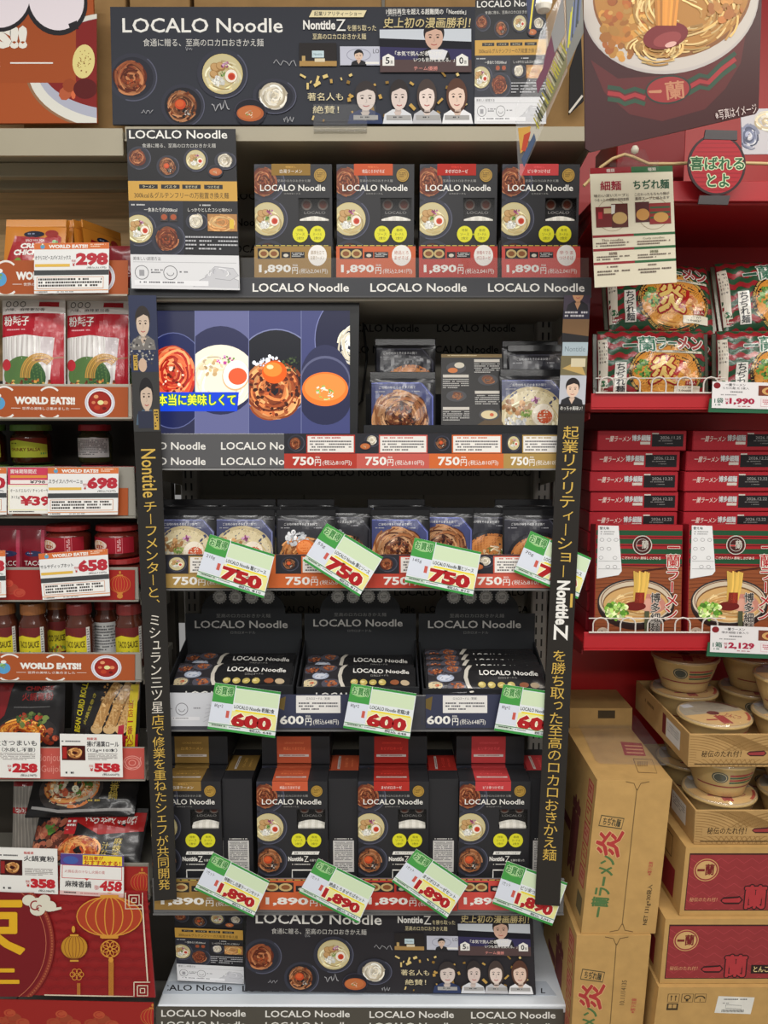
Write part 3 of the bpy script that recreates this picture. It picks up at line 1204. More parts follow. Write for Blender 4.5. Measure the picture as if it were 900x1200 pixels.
def d_guide(a, W, H):
    a.rect(0, 0, W, H, (206, 208, 214))
    a.ring(17, 19, 7, 7, 0.8, (110, 110, 118))
    a.ring(17, 19, 3.4, 3, 0.7, (110, 110, 118), t0=0, t1=PI)
    a.lines(28, 17, 40, 20, 1, (140, 140, 146), seed=2)
    a.lines(3, 18, 8, 20, 1, (140, 140, 146), seed=3)
    a.rect(5, 28, 38, 32, (222, 222, 226))
    a.lines(7, 29, 36, 31.4, 1, (150, 150, 156), seed=4)
    for i in range(5):
        a.stroke([(42 + i, 34 - i * 5), (50, 30 - i * 4), (60, 12 + i * 3)], 0.7, (182, 184, 192))


strip('cooking_guide_card', 'white cooking guide card on the tray rail beside its left end', 'card', 196, 812, 258, 851, (206, 208, 214), d_guide, Y=YF - 0.003)

# clear acrylic riser on the second shelf, in front of the price labels
f = vplane(YF - 0.001)
mb = panel(f, [(281, 302), (690, 302), (690, 326), (281, 326)], (240, 240, 240), 0.003)
tag(finish(mb, 'acrylic_riser', CLEAR), 'clear acrylic strip in front of the four price labels on the second shelf', 'shelf guard')
# clear acrylic sign holder under the wide poster
e = thing('sign_holder', 'clear acrylic clip holding the foot of the wide black poster', 'sign holder', at(403, 156, YF - 0.01))
f = vplane(YF - 0.012)
b = panel(f, [(367, 122), (440, 122), (440, 141), (367, 141)], (250, 250, 250), 0.004)
finish(b, 'clear_plate', CLEAR, e)
b = panel(f, [(367, 141), (430, 141), (430, 154), (367, 154)], (250, 250, 250), 0.012)
finish(b, 'clamp', CLEAR, e)

# ---------------------------------------------------------------- posters and leaflets of the centre bay
f = vplane(YF + 0.012)
pts = [(129, 8), (557, 8), (558, 146), (132, 146)]
mb = panel(f, pts, (54, 56, 64), 0.006)
header_art(Art(mb, quad(f, *pts, 430, 137)).sub(0, 0, 430, 137, 430, 137))
tag(finish(mb, 'header_poster', PAPER), 'wide black noodle poster standing on the top centre shelf', 'poster', 'wide black posters')
f = vplane(atz(450, 1167, zd).y)
pts = [(289, 1060), (624, 1064), (628, 1166), (287, 1161)]
mb = panel(f, pts, (48, 46, 50), 0.006)
header_art(Art(mb, quad(f, *pts, 430, 137)).sub(0, 0, 430, 137, 430, 137))
tag(finish(mb, 'header_poster', PAPER), 'wide black noodle poster standing on the pale base deck', 'poster', 'wide black posters')
LG = 'tall noodle leaflets'
for (Y, pts, lb) in ((YF + 0.012, [(557, 0), (640, -2), (640, 145), (556, 145)], 'tall black and gold leaflet right of the wide top poster, partly behind the hanging tag'),
                     (YF - 0.012, [(148, 151), (276, 151), (281, 340), (154, 338)], 'tall black and gold leaflet hung before the second shelf, left of the boxes'),
                     (atz(250, 1154, zd).y, [(203, 1057), (284, 1060), (286, 1153), (208, 1149)], 'tall black and gold leaflet standing on the base deck')):
    f = vplane(Y)
    mb = panel(f, pts, (46, 46, 52), 0.002)
    leaflet_art(Art(mb, quad(f, *pts, 129, 187)).sub(0, 0, 129, 187, 129, 187))
    tag(finish(mb, 'leaflet', GLOSS), lb, 'leaflet', LG)

# ---------------------------------------------------------------- the two long banners
YS = YF - 0.022
f = vplane(YS)
pts = [(150, 346), (183, 346), (207, 1054), (181, 1056)]
mb = panel(f, pts, (44, 42, 40), 0.002)
a = Art(mb, quad(f, *pts, 33, 710)).sub(0, 0, 33, 710, 33, 710)
b = a.sub(0, 0, 33, 90, 33, 90)
b.rect(0, 0, 33, 90, (52, 58, 84))
face(b, 0, 8, 32, 64, (54, 48, 46), (120, 116, 112), skin=(210, 188, 168))
blobs(b, 14, 66, 15, 20, 70, 0.8, 1.8, [(196, 192, 184), (70, 68, 72), (140, 136, 132)], 4)
b.ell(14, 82, 5, 8, (206, 176, 152))
b.rect(3, 70, 8, 88, (196, 160, 74))
b.lines(4, 72, 7, 86, 5, INK)
b = a.sub(0, 90, 33, 160, 33, 70)
b.rect(0, 0, 33, 70, (62, 62, 62))
face(b, 2, 2, 32, 62, (40, 38, 40), (78, 96, 114), skin=(206, 184, 164))
b.rect(6, 46, 27, 66, (52, 56, 74))
b.rect(25, 44, 31, 68, (196, 160, 74))
b.lines(26, 46, 30, 66, 6, INK)
GD = (212, 176, 84)
a.text('Nontitle', -12, 200, 45, 218, GD, 0.01, rot=90)
a.vtext('チーフメンターと、', 16.5, 241, 370, 17, GD)
a.vtext('ミシュラン三ツ星', 16.5, 374, 491, 16, (222, 216, 204), cxb=15.5)
a.vtext('店で修業を重ねたシェフが共同開発', 15.5, 492, 698, 17, GD)
tag(finish(mb, 'vertical_banner', GLOSS), 'long black banner with gold lettering down the left edge of the centre shelves', 'banner', 'long vertical banners')

pts = [(661, 346), (692, 346), (656, 1062), (627, 1060)]
mb = panel(f, pts, (44, 41, 38), 0.002)
a = Art(mb, quad(f, *pts, 31, 716)).sub(0, 0, 31, 716, 31, 716)
b = a.sub(0, 0, 31, 138, 31, 138)
b.rect(0, 0, 31, 18, (70, 60, 74))
face(b, 2, -24, 31, 20, (46, 40, 40), (40, 38, 44), skin=(204, 152, 112))
b.rect(0, 18, 31, 28, (44, 40, 60))
b.lines(2, 19, 29, 27, 2, (200, 196, 200), seed=5)
b.rect(0, 28, 31, 48, (126, 94, 62))
b.poly([(0, 44), (31, 48), (31, 54), (0, 54)], (40, 38, 40))
b.rect(1, 55, 31, 71, (176, 192, 200))
b.text('Nontitle', 4, 60, 28, 66, (120, 134, 142))
b.rect(0, 71, 31, 94, (120, 110, 80))
b.poly([(2, 86), (22, 76), (30, 94)], (196, 164, 100))
b.poly([(12, 74), (29, 74), (29, 84), (12, 84)], (216, 204, 172))
b.rect(0, 94, 31, 128, (188, 190, 198))
face(b, 0, 94, 30, 130, (40, 34, 34), (44, 44, 48), tilt=0.2)
b.rect(0, 128, 31, 138, (40, 38, 38))
b.text('めっちゃ美味い！', 2, 130, 28, 135, WHITE)
a.vtext('起業リアリティーショー', 16, 153, 332, 19, GD, cxb=15)
a.text('Nontitle', -10, 353, 42, 369, WHITE, 0.04, rot=90)
a.text('Z', 6, 387, 25, 404, WHITE, 0.02, rot=90)
a.rect(25, 350, 28, 366, GD)
a.vtext('を勝ち取った至高のロカロおきかえ麺', 15, 416, 664, 17, GD, cxb=15)
tag(finish(mb, 'vertical_banner', GLOSS), 'long black banner with gold lettering down the right edge of the centre shelves', 'banner', 'long vertical banners')

# ---------------------------------------------------------------- the monitor
Ym = YF + 0.03
f = vplane(Ym)
e = thing('video_monitor', 'black video monitor showing four noodle dishes with a yellow caption', 'monitor', (at(300, 540, Ym).x, Ym + 0.02, Z2))
tl, tr, br, bl = (178, 353), (421, 353), (419, 515), (178, 515)
b = panel(f, [tl, tr, br, bl], (26, 27, 29), 0.03)
z0 = at(300, 515, Ym).z
xm = at(300, 540, Ym).x
b.box((xm - 0.03, Ym + 0.012, Z2), (xm + 0.03, Ym + 0.03, z0 + 0.05), (26, 26, 28))
b.box((xm - 0.1, Ym + 0.002, Z2), (xm + 0.1, Ym + 0.11, Z2 + 0.008), (26, 26, 28), bev=0.002)
for q in ([tl, tr, (410, 364), (181, 364)], [tr, br, (410, 512), (410, 364)]):
    fr = [f(x, y, 0.004) for x, y in q]
    b.prism(fr, (0, 0.004, 0), (30, 31, 33))
finish(b, 'monitor_case', BLACKP, e)
fs = vplane(Ym - 0.0006)
b = panel(fs, [(181, 364), (410, 364), (409, 513), (181, 513)], (34, 36, 62), 0.0004)
A = Art(b, fs)
NAVY = (50, 54, 92)
p1 = A.sub(181, 364, 228.5, 513, 47.5, 149)
p1.rect(0, 0, 47.5, 149, (40, 42, 68))
p1.ell(22, 82, 40, 56, (30, 36, 78), n=36)
p1.ring(22, 82, 40, 56, 1, (90, 96, 140), n=40)
p1.ell(20, 73, 28, 32, (176, 60, 36))
squiggles(p1, 21, 73, 27, 32, 120, 3.0, [(232, 110, 66), (206, 72, 44), (246, 150, 96), (170, 40, 30)], 71)
blobs(p1, 22, 80, 14, 18, 30, 1, 2.4, [(150, 34, 24), (240, 214, 190), (92, 30, 20)], 72)
p2 = A.sub(228.5, 364, 291.5, 513, 63, 149)
p2.rect(0, 0, 63, 149, (96, 98, 138))
p2.ell(30, 70, 46, 52, (42, 44, 76), n=36)
p2.ell(30, 78, 42, 38, (240, 230, 206), n=36)
squiggles(p2, 30, 84, 40, 34, 60, 2.0, [(250, 242, 222), (230, 212, 174), (236, 222, 190)], 73, span=(.5, 1.2), rmin=.5)
blobs(p2, 36, 58, 11, 5, 22, 1, 2.2, [(190, 70, 150), (226, 170, 206), (120, 160, 70)], 74)
blobs(p2, 18, 66, 14, 9, 18, 2, 4, [(206, 170, 120), (228, 200, 160)], 75)
p2.ell(48, 76, 16, 18, (222, 176, 128), 0.3)
p2.ell(48, 75, 15, 17, (252, 244, 232), 0.3)
p2.ell(50, 77, 11, 10, (242, 92, 52))
p3 = A.sub(291.5, 364, 353, 513, 61.5, 149)
p3.rect(0, 0, 61.5, 149, (62, 66, 110))
p3.ell(32, 72, 48, 50, (24, 26, 34), n=36)
p3.ring(32, 72, 48, 50, 1.4, (120, 124, 160), n=40)
squiggles(p3, 30, 92, 34, 34, 150, 3.2, [(150, 70, 34), (206, 120, 66), (110, 46, 24), (230, 160, 100)], 76)
blobs(p3, 30, 94, 30, 28, 70, 1.4, 3.4, [(90, 36, 20), (176, 84, 44), (60, 26, 18)], 77)
blobs(p3, 22, 60, 16, 7, 44, 1, 2.6, [(228, 230, 240), (200, 204, 224), (250, 250, 252)], 78)
blobs(p3, 48, 62, 12, 10, 40, .8, 2, [(40, 50, 36), (70, 84, 50), (24, 28, 24)], 79)
p3.ell(30, 72, 14.5, 13.5, (236, 92, 20))
p3.ell(28, 69, 11, 8.5, (252, 138, 50))
p3.ell(25, 66, 4, 2.6, (255, 224, 170))
p4 = A.sub(353, 364, 410, 513, 57, 149)
p4.rect(0, 0, 57, 149, (64, 68, 112))
p4.ell(56, 34, 40, 52, (28, 30, 58), n=36)
p4.ring(56, 34, 40, 52, 1, (120, 124, 170), n=40)
squiggles(p4, 60, 42, 18, 26, 40, 2.0, [(246, 240, 226), (226, 214, 186)], 80)
p4.ell(28, 84, 30, 44, (44, 46, 76), n=36)
p4.rect(-4, 78, 57, 96, (50, 52, 84))
p4.ell(28, 106, 30, 28, (40, 42, 70), n=30)
p4.ell(28, 82, 29.5, 29, (90, 92, 120), n=36)
p4.ell(28, 83, 28, 27, (48, 50, 80), n=36)
p4.ell(28, 92, 27, 20, (242, 120, 44), n=34)
p4.ell(28, 90, 24, 16, (250, 142, 66), n=34)
squiggles(p4, 29, 96, 14, 9, 22, 1.6, [(250, 240, 220), (150, 190, 80), (220, 206, 180)], 81, span=(.3, .7))
for x in (228.5, 291.5, 353):
    A.rect(x - 0.4, 364, x + 0.4, 513, (110, 114, 150))
A.poly([(184, 459.5), (280, 459.5), (278, 482), (186, 482)], (22, 66, 206))
A.text('本当に美味しくて', 185, 462, 276, 475, (240, 240, 60), 0.03, out=(30, 120, 70), outw=0.06)
finish(b, 'screen', SCREEN, e)
# the lead of the monitor
b = MB()
b.tube([at(425, 372, YB - 0.03), at(430, 420, YB - 0.03), at(424, 470, YB - 0.05), at(415, 480, YB - 0.14)], 0.003, (20, 20, 20))
finish(b, 'power_lead', BLACKP, e)
# ================================================================ goods of the centre bay
# ---- the boxed noodle set: 94 x 150 design units, front at y = 0, foot at z = 0
BW, BH, BD = 0.152, 0.245, 0.064
BLK = (44, 44, 47)


def noodle_box(nm, col, name2):
    e = thing('noodle_box', 'black noodle box', 'box', (0, 0, 0), 'black noodle boxes')
    s = BW / 94.0
    b = MB()
    # carton with a real window opening at the front's right
    wx0, wx1, wz1, wz0 = (53 / 94 - 0.5) * BW, (91 / 94 - 0.5) * BW, BH - 39 * s, BH - 66 * s
    h = BW / 2
    for (xa, za, xb, zb) in ((-h, 0, wx0, BH), (wx1, 0, h, BH), (wx0, wz1, wx1, BH), (wx0, 0, wx1, wz0)):
        b.face([Vector((xa, 0, za)), Vector((xb, 0, za)), Vector((xb, 0, zb)), Vector((xa, 0, zb))], BLK)
    q = [Vector((x, y, z)) for x in (-h, h) for y in (0, BD) for z in (0, BH)]
    for fc in ((0, 1, 3, 2), (4, 6, 7, 5), (2, 3, 7, 6), (0, 2, 6, 4), (1, 5, 7, 3)):
        b.face([q[i] for i in fc], BLK)
    # front print
    a = Art(b, flat((-h, 0, BH), (1, 0, 0), (0, 0, -1), (0, -1, 0), s)).sub(0, 0, 94, 150, 94, 150)
    spaghetti(a, 13, 20, 24, 101, 60)
    ramen(a, 15, 64, 25, 102, n=26)
    meategg(a, 15, 111, 23, 103, n=44)
    a.rect(wx0 / s + 47, 39, wx1 / s + 47, 39.8, (20, 20, 22))
    a.text('至高のロカロおきかえ麺', 28, 18, 68, 21, (170, 168, 164))
    a.text('LOCALO Noodle', 7, 24, 86, 31.5, WHITE, 0.012)
    a.text('ロカロヌードル', 36, 33.5, 56, 35.6, (170, 168, 164))
    a.ell(80, 13, 7.6, 7.8, (176, 140, 62), n=20)
    a.ring(80, 13, 6, 6.2, 0.6, (120, 92, 40))
    a.lines(76, 10, 84, 16, 3, (110, 84, 36), seed=2)
    for x in (55, 76):
        a.ell(x, 82, 9.4, 9.8, (226, 222, 50), n=24)
        a.text('特製' if x == 55 else '専用', x - 3.6, 75.6, x + 3.6, 79, (80, 84, 30))
        a.text('ソース' if x == 55 else 'ヌードル', x - 5.4, 80.4, x + 5.4, 83.6, (80, 84, 30))
        a.text('2食分', x - 4.2, 85, x + 4.2, 88.4, (80, 84, 30))
    a.text('＋', 64.4, 81, 66.8, 83.4, (226, 222, 50), 0.04)
    a.poly([(47, 97.5), (83, 97.5), (81.5, 102), (45.5, 102)], WHITE)
    a.text('起業リアリティーショー', 49, 98.4, 79.5, 101.2, INK, 0.01)
    a.text('Nontitle', 41, 105, 61, 111.4, WHITE, 0.035)
    a.text('Z', 62, 104.2, 68, 112.4, WHITE)
    a.text('を勝ち取った', 69.5, 108.4, 88, 111.8, WHITE)
    a.lines(46, 115, 86, 118, 1, (200, 198, 192), seed=4)
    a.stroke([(46, 140), (46, 124), (86, 124), (86, 140)], 2, WHITE)
    # top print
    t = Art(b, flat((-h, BD, BH), (1, 0, 0), (0, -1, 0), (0, 0, 1), s)).sub(0, 0, 94, BD / s, 94, 40)
    t.text('LOCALO NOODLE', 33, 9, 57, 11.5, shade(col, 1.5))
    t.text(name2, 32, 15, 60, 19.5, shade(col, 1.55))
    # side prints: nutrition table and the edge of the window
    for sg, fl in ((1, flat((h, 0, BH), (0, 1, 0), (0, 0, -1), (1, 0, 0), s)), (-1, flat((-h, BD, BH), (0, -1, 0), (0, 0, -1), (-1, 0, 0), s))):
        g = Art(b, fl).sub(0, 0, 39, 150, 39, 150)
        g.lines(8, 84, 36, 86, 1, WHITE, seed=6)
        g.rect(6, 87, 34, 132, (214, 212, 208))
        g.lines(8, 89, 32, 116, 12, (96, 96, 98), 0.5, seed=8)
        g.rect(8, 118, 32, 118.8, (90, 90, 92))
        g.lines(8, 120, 32, 130, 4, (96, 96, 98), 0.5, seed=9)
    ctn = finish(b, 'carton', GLOSS, e)
    b = MB()
    # the flavour band folds over from the top to the front
    b.box((-h + 21 * s, -0.0006, BH - 13 * s), (-h + 68 * s, 0.002, BH + 0.0006), col)
    b.box((-h + 21 * s, 0.0, BH), (-h + 68 * s, BD, BH + 0.0006), col)
    t = Art(b, flat((-h, -0.0006, BH), (1, 0, 0), (0, 0, -1), (0, -1, 0), s))
    t.text('特製だし', 38, 2.2, 51, 4.4, shade(col, 1.6))
    t.text(name2, 31, 6, 58, 10.4, WHITE)
    t = Art(b, flat((-h, BD, BH + 0.0006), (1, 0, 0), (0, -1, 0), (0, 0, 1), s)).sub(0, 0, 94, BD / s, 94, 40)
    t.text('LOCALO NOODLE', 32, 8, 58, 10.4, shade(col, 1.6))
    t.text(name2, 30, 15, 60, 19.5, shade(col, 1.6))
    t.rect(24, 26, 65, 29.5, (214, 206, 200))
    t.lines(28, 27, 62, 28.8, 1, shade(col, 0.8), seed=2)
    finish(b, 'flavour_band', PAPER, e)
    # what the window shows: a sauce pouch over a pack of white noodles
    b = MB()
    b.box((wx0 - 0.004, 0.018, wz0 - 0.004), (wx1 + 0.004, 0.022, wz1 + 0.004), (34, 33, 34))
    a = Art(b, flat((wx0, 0.018, wz1), (1, 0, 0), (0, 0, -1), (0, -1, 0), s))
    for x in (9, 29):
        a.ell(x, 5, 6.5, 6.5, (120, 110, 104), n=18)
        a.ell(x, 5, 4.6, 4.6, (110, 56, 40), n=16)
    a.text('LOCALO', 6, 13, 32, 16, (150, 148, 146))
    finish(b, 'sauce_pouch', PAPER, e)
    b = MB()
    P = []
    for k in range(9):
        x = wx0 + 0.002 + (wx1 - wx0 - 0.004) * k / 8
        z = wz0 + 0.004 + 0.006 * math.sin(PI * k / 8)
        P.append([Vector((x, 0.006, wz0 - 0.006)), Vector((x, 0.004, wz0)), Vector((x, 0.005, z)), Vector((x, 0.016, z + 0.002))])
    b.grid(P, lambda i, j: (222, 218, 206) if i % 2 else (238, 234, 224))
    finish(b, 'noodle_pack', PAPER, e)
    b = MB()
    b.box((wx0, 0.0004, wz0), (wx1, 0.0008, wz1), (250, 250, 250))
    finish(b, 'window_film', WINFILM, ctn)
    return e


NB = 'black noodle boxes'
boxes = {}
for nm, c_, n2 in (('gold', (150, 118, 62), '白湯ラーメン'), ('orange', (202, 94, 62), '絶品とろまぜそば'), ('red', (178, 50, 42), 'まぜボロネーゼ'), ('coral', (196, 66, 68), 'ピリ辛つけそば')):
    boxes[nm] = Stock(noodle_box(nm, c_, n2))
Yb = YF + 0.02
for nm, px in (('gold', 344), ('orange', 440), ('red', 537), ('coral', 633)):
    p = at(px, 250, Yb)
    boxes[nm].put((p.x, Yb, Z1), (0, 0, 0), f'black noodle box with {nm} band standing upright on the second shelf', NB)
for i, (nm, px, side, lie) in enumerate((('gold', 219, 284, 234), ('orange', 343, 403, 347), ('red', 461, 519, 455), ('coral', 579, 634, 570))):
    p = at(px, 990, Yb)
    boxes[nm].put((p.x, Yb, Z5), (0, 0, 0), f'black noodle box with {nm} band in the front row of the lowest centre shelf', NB)
    boxes[nm].put((p.x, Yb + BD + 0.012, Z5), (0, 0, 0), f'black noodle box with {nm} band standing behind the front row, under a box lying flat', NB)
    xs = at(side, 980, Yb).x
    x0 = at(px, 990, Yb).x
    boxes[nm].put((x0 + BW / 2 + 0.001, Yb + 0.012 + BW / 2, Z5), (0, 0, math.radians(-90)), f'black noodle box with {nm} band turned sideways, narrow face out, on the lowest centre shelf', NB)
    # lying on its back: its top edge looks out to the aisle
    boxes[nm].put((p.x, Yb + BD + 0.016 + BH, Z5 + BH + 0.003), (PI / 2, 0, 0), f'black noodle box with {nm} band lying flat on another box behind the front row', NB)


# ---- soup and noodle pouches: 72 x 80 design units
PW, PH = 0.124, 0.137


def wrinkle(x, y, k):
    return 0.0010 * k * (math.sin(x * 9 + y * 5) + math.sin(y * 13 - x * 4 + 1.3) + 0.6 * math.sin(x * 23 + y * 17))


def pillow(mb, W, H, D, col, n=20, k=1.0, back=0.6, pw=0.55, tilt=0.0, colf=None):
    """a filled bag standing on z = 0 with its face to -y; returns the map of its face in 0..1 units"""
    def d(u, v):
        uu, vv = min(max(u, 0.0), 1.0), min(max(v, 0.0), 1.0)
        return D * (max(0.0, math.sin(PI * uu)) * max(0.0, math.sin(PI * vv))) ** pw + wrinkle(u * 1.2, v * 1.2, k) * min(1, 8 * min(uu, 1 - uu, vv, 1 - vv) + 0.15)

    def f(u, v, l):
        return Vector(((u - 0.5) * W, -d(u, v) - l, H * (1 - v)))
    P = [[f(j / n, i / n, 0) for j in range(n + 1)] for i in range(n + 1)]
    mb.grid(P, colf or col)
    P = [[Vector(((j / n - 0.5) * W, back * d(j / n, i / n) + 0.0015, H * (1 - i / n))) for j in range(n + 1)] for i in range(n + 1)]
    mb.grid([r[::-1] for r in P], col)
    for r in ([f(j / n, 0, 0) for j in range(n + 1)], [f(j / n, 1, 0) for j in range(n + 1)]):
        for j in range(n):
            mb.face([r[j], r[j + 1], r[j + 1] + Vector((0, 0.0015, 0)), r[j] + Vector((0, 0.0015, 0))], col)
    return f


def pouch(kind):
    e = thing('noodle_pouch', 'pouch', 'pouch', (0, 0, 0), 'soup and noodle pouches')
    b = MB()
    fm = pillow(b, PW, PH, 0.011, (30, 30, 33), 20, 0.6)
    tint = {'ramen': (74, 78, 108), 'soup': (50, 50, 58), 'meat': (66, 72, 116), 'egg': (52, 52, 58)}[kind]
    a = Art(b, lambda u, v, l: fm(u / 72, v / 80, l), base=3e-4)
    a.maxe = 5.0
    a = a.sub(2, 2, 70, 78, 68, 76)
    a.poly([(0, 6), (56, 6), (68, 20), (68, 76), (0, 76)], tint)
    a.stroke([(0, 6), (54, 6), (66.6, 21), (66.6, 62), (58, 72)], 1.1, shade(tint, 1.7))
    a.maxe = 3.5
    if kind == 'ramen':
        a.ell(32, 44, 36, 31, (196, 180, 140), n=36)
        a.ell(32, 45, 33, 28, (222, 208, 170), n=36)
        squiggles(a, 32, 50, 32, 22, 70, 1.8, [(238, 228, 200), (206, 190, 148), (226, 214, 182), (180, 160, 118)], 201, span=(.5, 1.2), rmin=.5)
        blobs(a, 16, 36, 15, 8, 26, 2, 4, [(168, 122, 78), (196, 152, 104), (140, 96, 58)], 202)
        blobs(a, 14, 52, 11, 7, 50, 1, 2.4, [(226, 224, 222), (206, 206, 206)], 203)
        blobs(a, 26, 42, 6, 4, 24, .8, 1.8, [(110, 140, 70), (150, 170, 90)], 204)
        blobs(a, 36, 28, 5, 3.4, 16, .8, 1.8, [(146, 76, 120), (196, 150, 186)], 205)
        a.ell(44, 45, 12.6, 13.4, (222, 206, 176), 0.3)
        a.ell(44, 44, 11.6, 12.4, (240, 230, 212), 0.3)
        a.ell(46, 46, 8.4, 7.6, (206, 92, 58))
    elif kind == 'soup':
        a.ell(40, 50, 36, 30, (36, 36, 42), n=36)
        a.ell(40, 52, 33, 27, (188, 116, 60), n=36)
        a.ell(38, 50, 28, 22, (206, 136, 76), n=36)
        squiggles(a, 40, 48, 14, 9, 30, 1.6, [(214, 190, 150), (110, 124, 66), (236, 220, 190)], 206, span=(.4, .9))
    elif kind == 'meat':
        a.ell(32, 42, 29, 27, (96, 54, 34), n=30)
        squiggles(a, 32, 42, 31, 28, 150, 2.2, [(150, 96, 58), (190, 138, 94), (112, 62, 36), (84, 44, 28), (206, 160, 118)], 207)
        blobs(a, 34, 44, 15, 15, 60, 1.2, 3, [(84, 40, 26), (120, 64, 38), (52, 28, 22)], 208)
    else:
        squiggles(a, 32, 50, 29, 24, 130, 2.4, [(150, 90, 50), (192, 126, 72), (104, 58, 34), (206, 150, 96)], 209)
        blobs(a, 22, 28, 14, 8, 50, 1, 3, [(206, 208, 212), (180, 184, 190), (228, 228, 230)], 210)
        blobs(a, 46, 40, 12, 11, 44, 1, 2.4, [(60, 56, 52), (34, 34, 34), (90, 84, 78)], 211)
        a.ell(34, 40, 11, 10.4, (222, 112, 46))
        a.ell(33, 38, 8.4, 6.8, (240, 146, 80))
    a.text('ご当地の味をそのままお鍋で', 8, 9.5, 48, 12.6, (220, 220, 222))
    a.lines(4, 15, 22, 17, 1, (170, 170, 176), seed=3)
    a.lines(44, 15, 58, 17, 1, (170, 170, 176), seed=4)
    a.text('LOCALO Noodle', 4, 68, 60, 74.5, WHITE, 0.02)
    a.rect(5, 60, 18, 64, (226, 224, 220))
    a.lines(6, 61, 17, 63.4, 1, INK, seed=3)
    finish(b, 'pouch_body', FILM, e, smooth=True)
    b = MB()
    b.box((-PW / 2, -0.0024, PH - 0.006), (PW / 2, 0.0036, PH + 0.008), (24, 24, 26), bev=0.001)
    b.tube([Vector((-PW / 2 + 0.004, -0.003, PH - 0.012)), Vector((PW / 2 - 0.004, -0.003, PH - 0.012))], 0.001, (120, 120, 124))
    finish(b, 'heat_seal', FILM, e)
    return e


PG = 'soup and noodle pouches'
PO = {k: Stock(pouch(k)) for k in ('ramen', 'soup', 'meat', 'egg')}
WORD = {'ramen': 'half-egg ramen pouch', 'soup': 'orange soup pouch', 'meat': 'dark meat noodle pouch', 'egg': 'noodle pouch with orange yolk'}
Yp = YF + 0.026
BACKW = ('next in', 'last in')
for kind, px, lb in (('ramen', 217, 'white ramen pouch with half egg, leftmost in the pouch row beside the black banner'), ('ramen', 286, 'white ramen pouch with half egg, right beside the yolk noodle pouch'),
                     ('egg', 358, 'noodle pouch with orange yolk at the front of the pouch row'), ('meat', 469, 'dark meat noodle pouch at the front of the pouch row'),
                     ('soup', 625, 'orange soup pouch at the front of the pouch row, near the right banner')):
    p = at(px, 610, Yp)
    PO[kind].put((p.x, Yp, Z3 + 0.001), (math.radians(-5), 0, 0), lb, PG)
    nm = {217: 'leftmost ramen pouch', 286: 'ramen pouch by the yolk pouch', 358: 'noodle pouch with orange yolk', 469: 'dark meat noodle pouch', 625: 'orange soup pouch'}[px]
    for q in range(2):
        PO[kind].put((p.x + (0.006, -0.007)[q], Yp + 0.034 + 0.034 * q, Z3 + 0.004 + 0.012 * q), (math.radians(-5), 0, 0), f'{WORD[kind]}, {BACKW[q]} line behind the {nm}', PG)
for kind, px, dy, lb in (('egg', 402, 0.031, 'noodle pouch half hidden, peeping out right of the front yolk noodle pouch'), ('meat', 521, 0.03, 'dark meat noodle pouch half hidden between the front meat pouch and the soups'), ('soup', 572, 0.03, 'orange soup pouch half hidden left of the front soup pouch')):
    p = at(px, 610, Yp + dy)
    PO[kind].put((p.x, Yp + dy + 0.002, Z3 + 0.002), (math.radians(-4), 0, math.radians(-4)), lb, PG)

# upper tray with four pouches and a dark leaflet, right of the monitor
Yt = YF + 0.02
e = thing('pouch_tray', 'low black tray of pouches right of the monitor', 'tray', (at(545, 500, Yt).x, Yt + 0.1, Z2))
x0, x1 = at(426, 500, Yt).x, at(672, 500, Yt).x
zt = at(545, 498, Yt).z
b = MB()
b.box((x0, Yt, Z2 + 0.001), (x1, Yt + 0.003, zt), (30, 31, 34), bev=0.001)
finish(b, 'front_wall', BLACKP, e)
b = MB()
b.box((x0, Yt + 0.003, Z2 + 0.001), (x1, Yt + 0.2, Z2 + 0.004), (30, 31, 34))
b.box((x0, Yt + 0.003, Z2 + 0.004), (x0 + 0.003, Yt + 0.2, zt), (30, 31, 34))
b.box((x1 - 0.003, Yt + 0.003, Z2 + 0.004), (x1, Yt + 0.2, zt), (30, 31, 34))
b.box((x0, Yt + 0.197, Z2 + 0.004), (x1, Yt + 0.2, zt + 0.07), (30, 31, 34))
finish(b, 'tray_body', BLACKP, e)
zz = Z2 + 0.006


def stand(kind, px, py_top, Y, lb, rz=0, lean=-6, sc=1.0):
    p = at(px, py_top, Y)
    PO[kind].put((p.x, Y, max(zz, p.z - (PH + 0.006) * sc)), (math.radians(lean), 0, math.radians(rz)), lb, PG, scale=(sc, sc, sc))


stand('meat', 472, 436, Yt + 0.03, 'dark meat noodle pouch at the front of the upper tray', 0, -6, 1.1)
stand('soup', 475, 397, Yt + 0.10, 'orange soup pouch peeping over the meat pouch in the upper tray', 0, -6, 1.05)
stand('ramen', 626, 433, Yt + 0.03, 'white ramen pouch with half egg at the front of the upper tray', 0, -6, 1.1)
stand('soup', 632, 404, Yt + 0.09, 'orange soup pouch behind the ramen pouch in the upper tray', 0, -6, 1.05)
stand('egg', 622, 400, Yt + 0.15, 'noodle pouch at the very back of the upper tray, only its dark top showing', 0, -4, 1.0)
f = tplane(at(553, 500, Yt + 0.03), (0, -1, 0.22))
pts = [(517, 415), (588, 415), (592, 499), (517, 499)]
mb = panel(f, pts, (44, 42, 42), 0.002)
a = Art(mb, quad(f, *pts, 74, 84)).sub(0, 0, 74, 84, 74, 84)
a.rect(0, 0, 74, 4, (120, 98, 56))
a.lines(8, 1, 66, 3, 1, (206, 190, 150), seed=3)
a.poly([(40, 84), (74, 62), (74, 84)], (86, 66, 40))
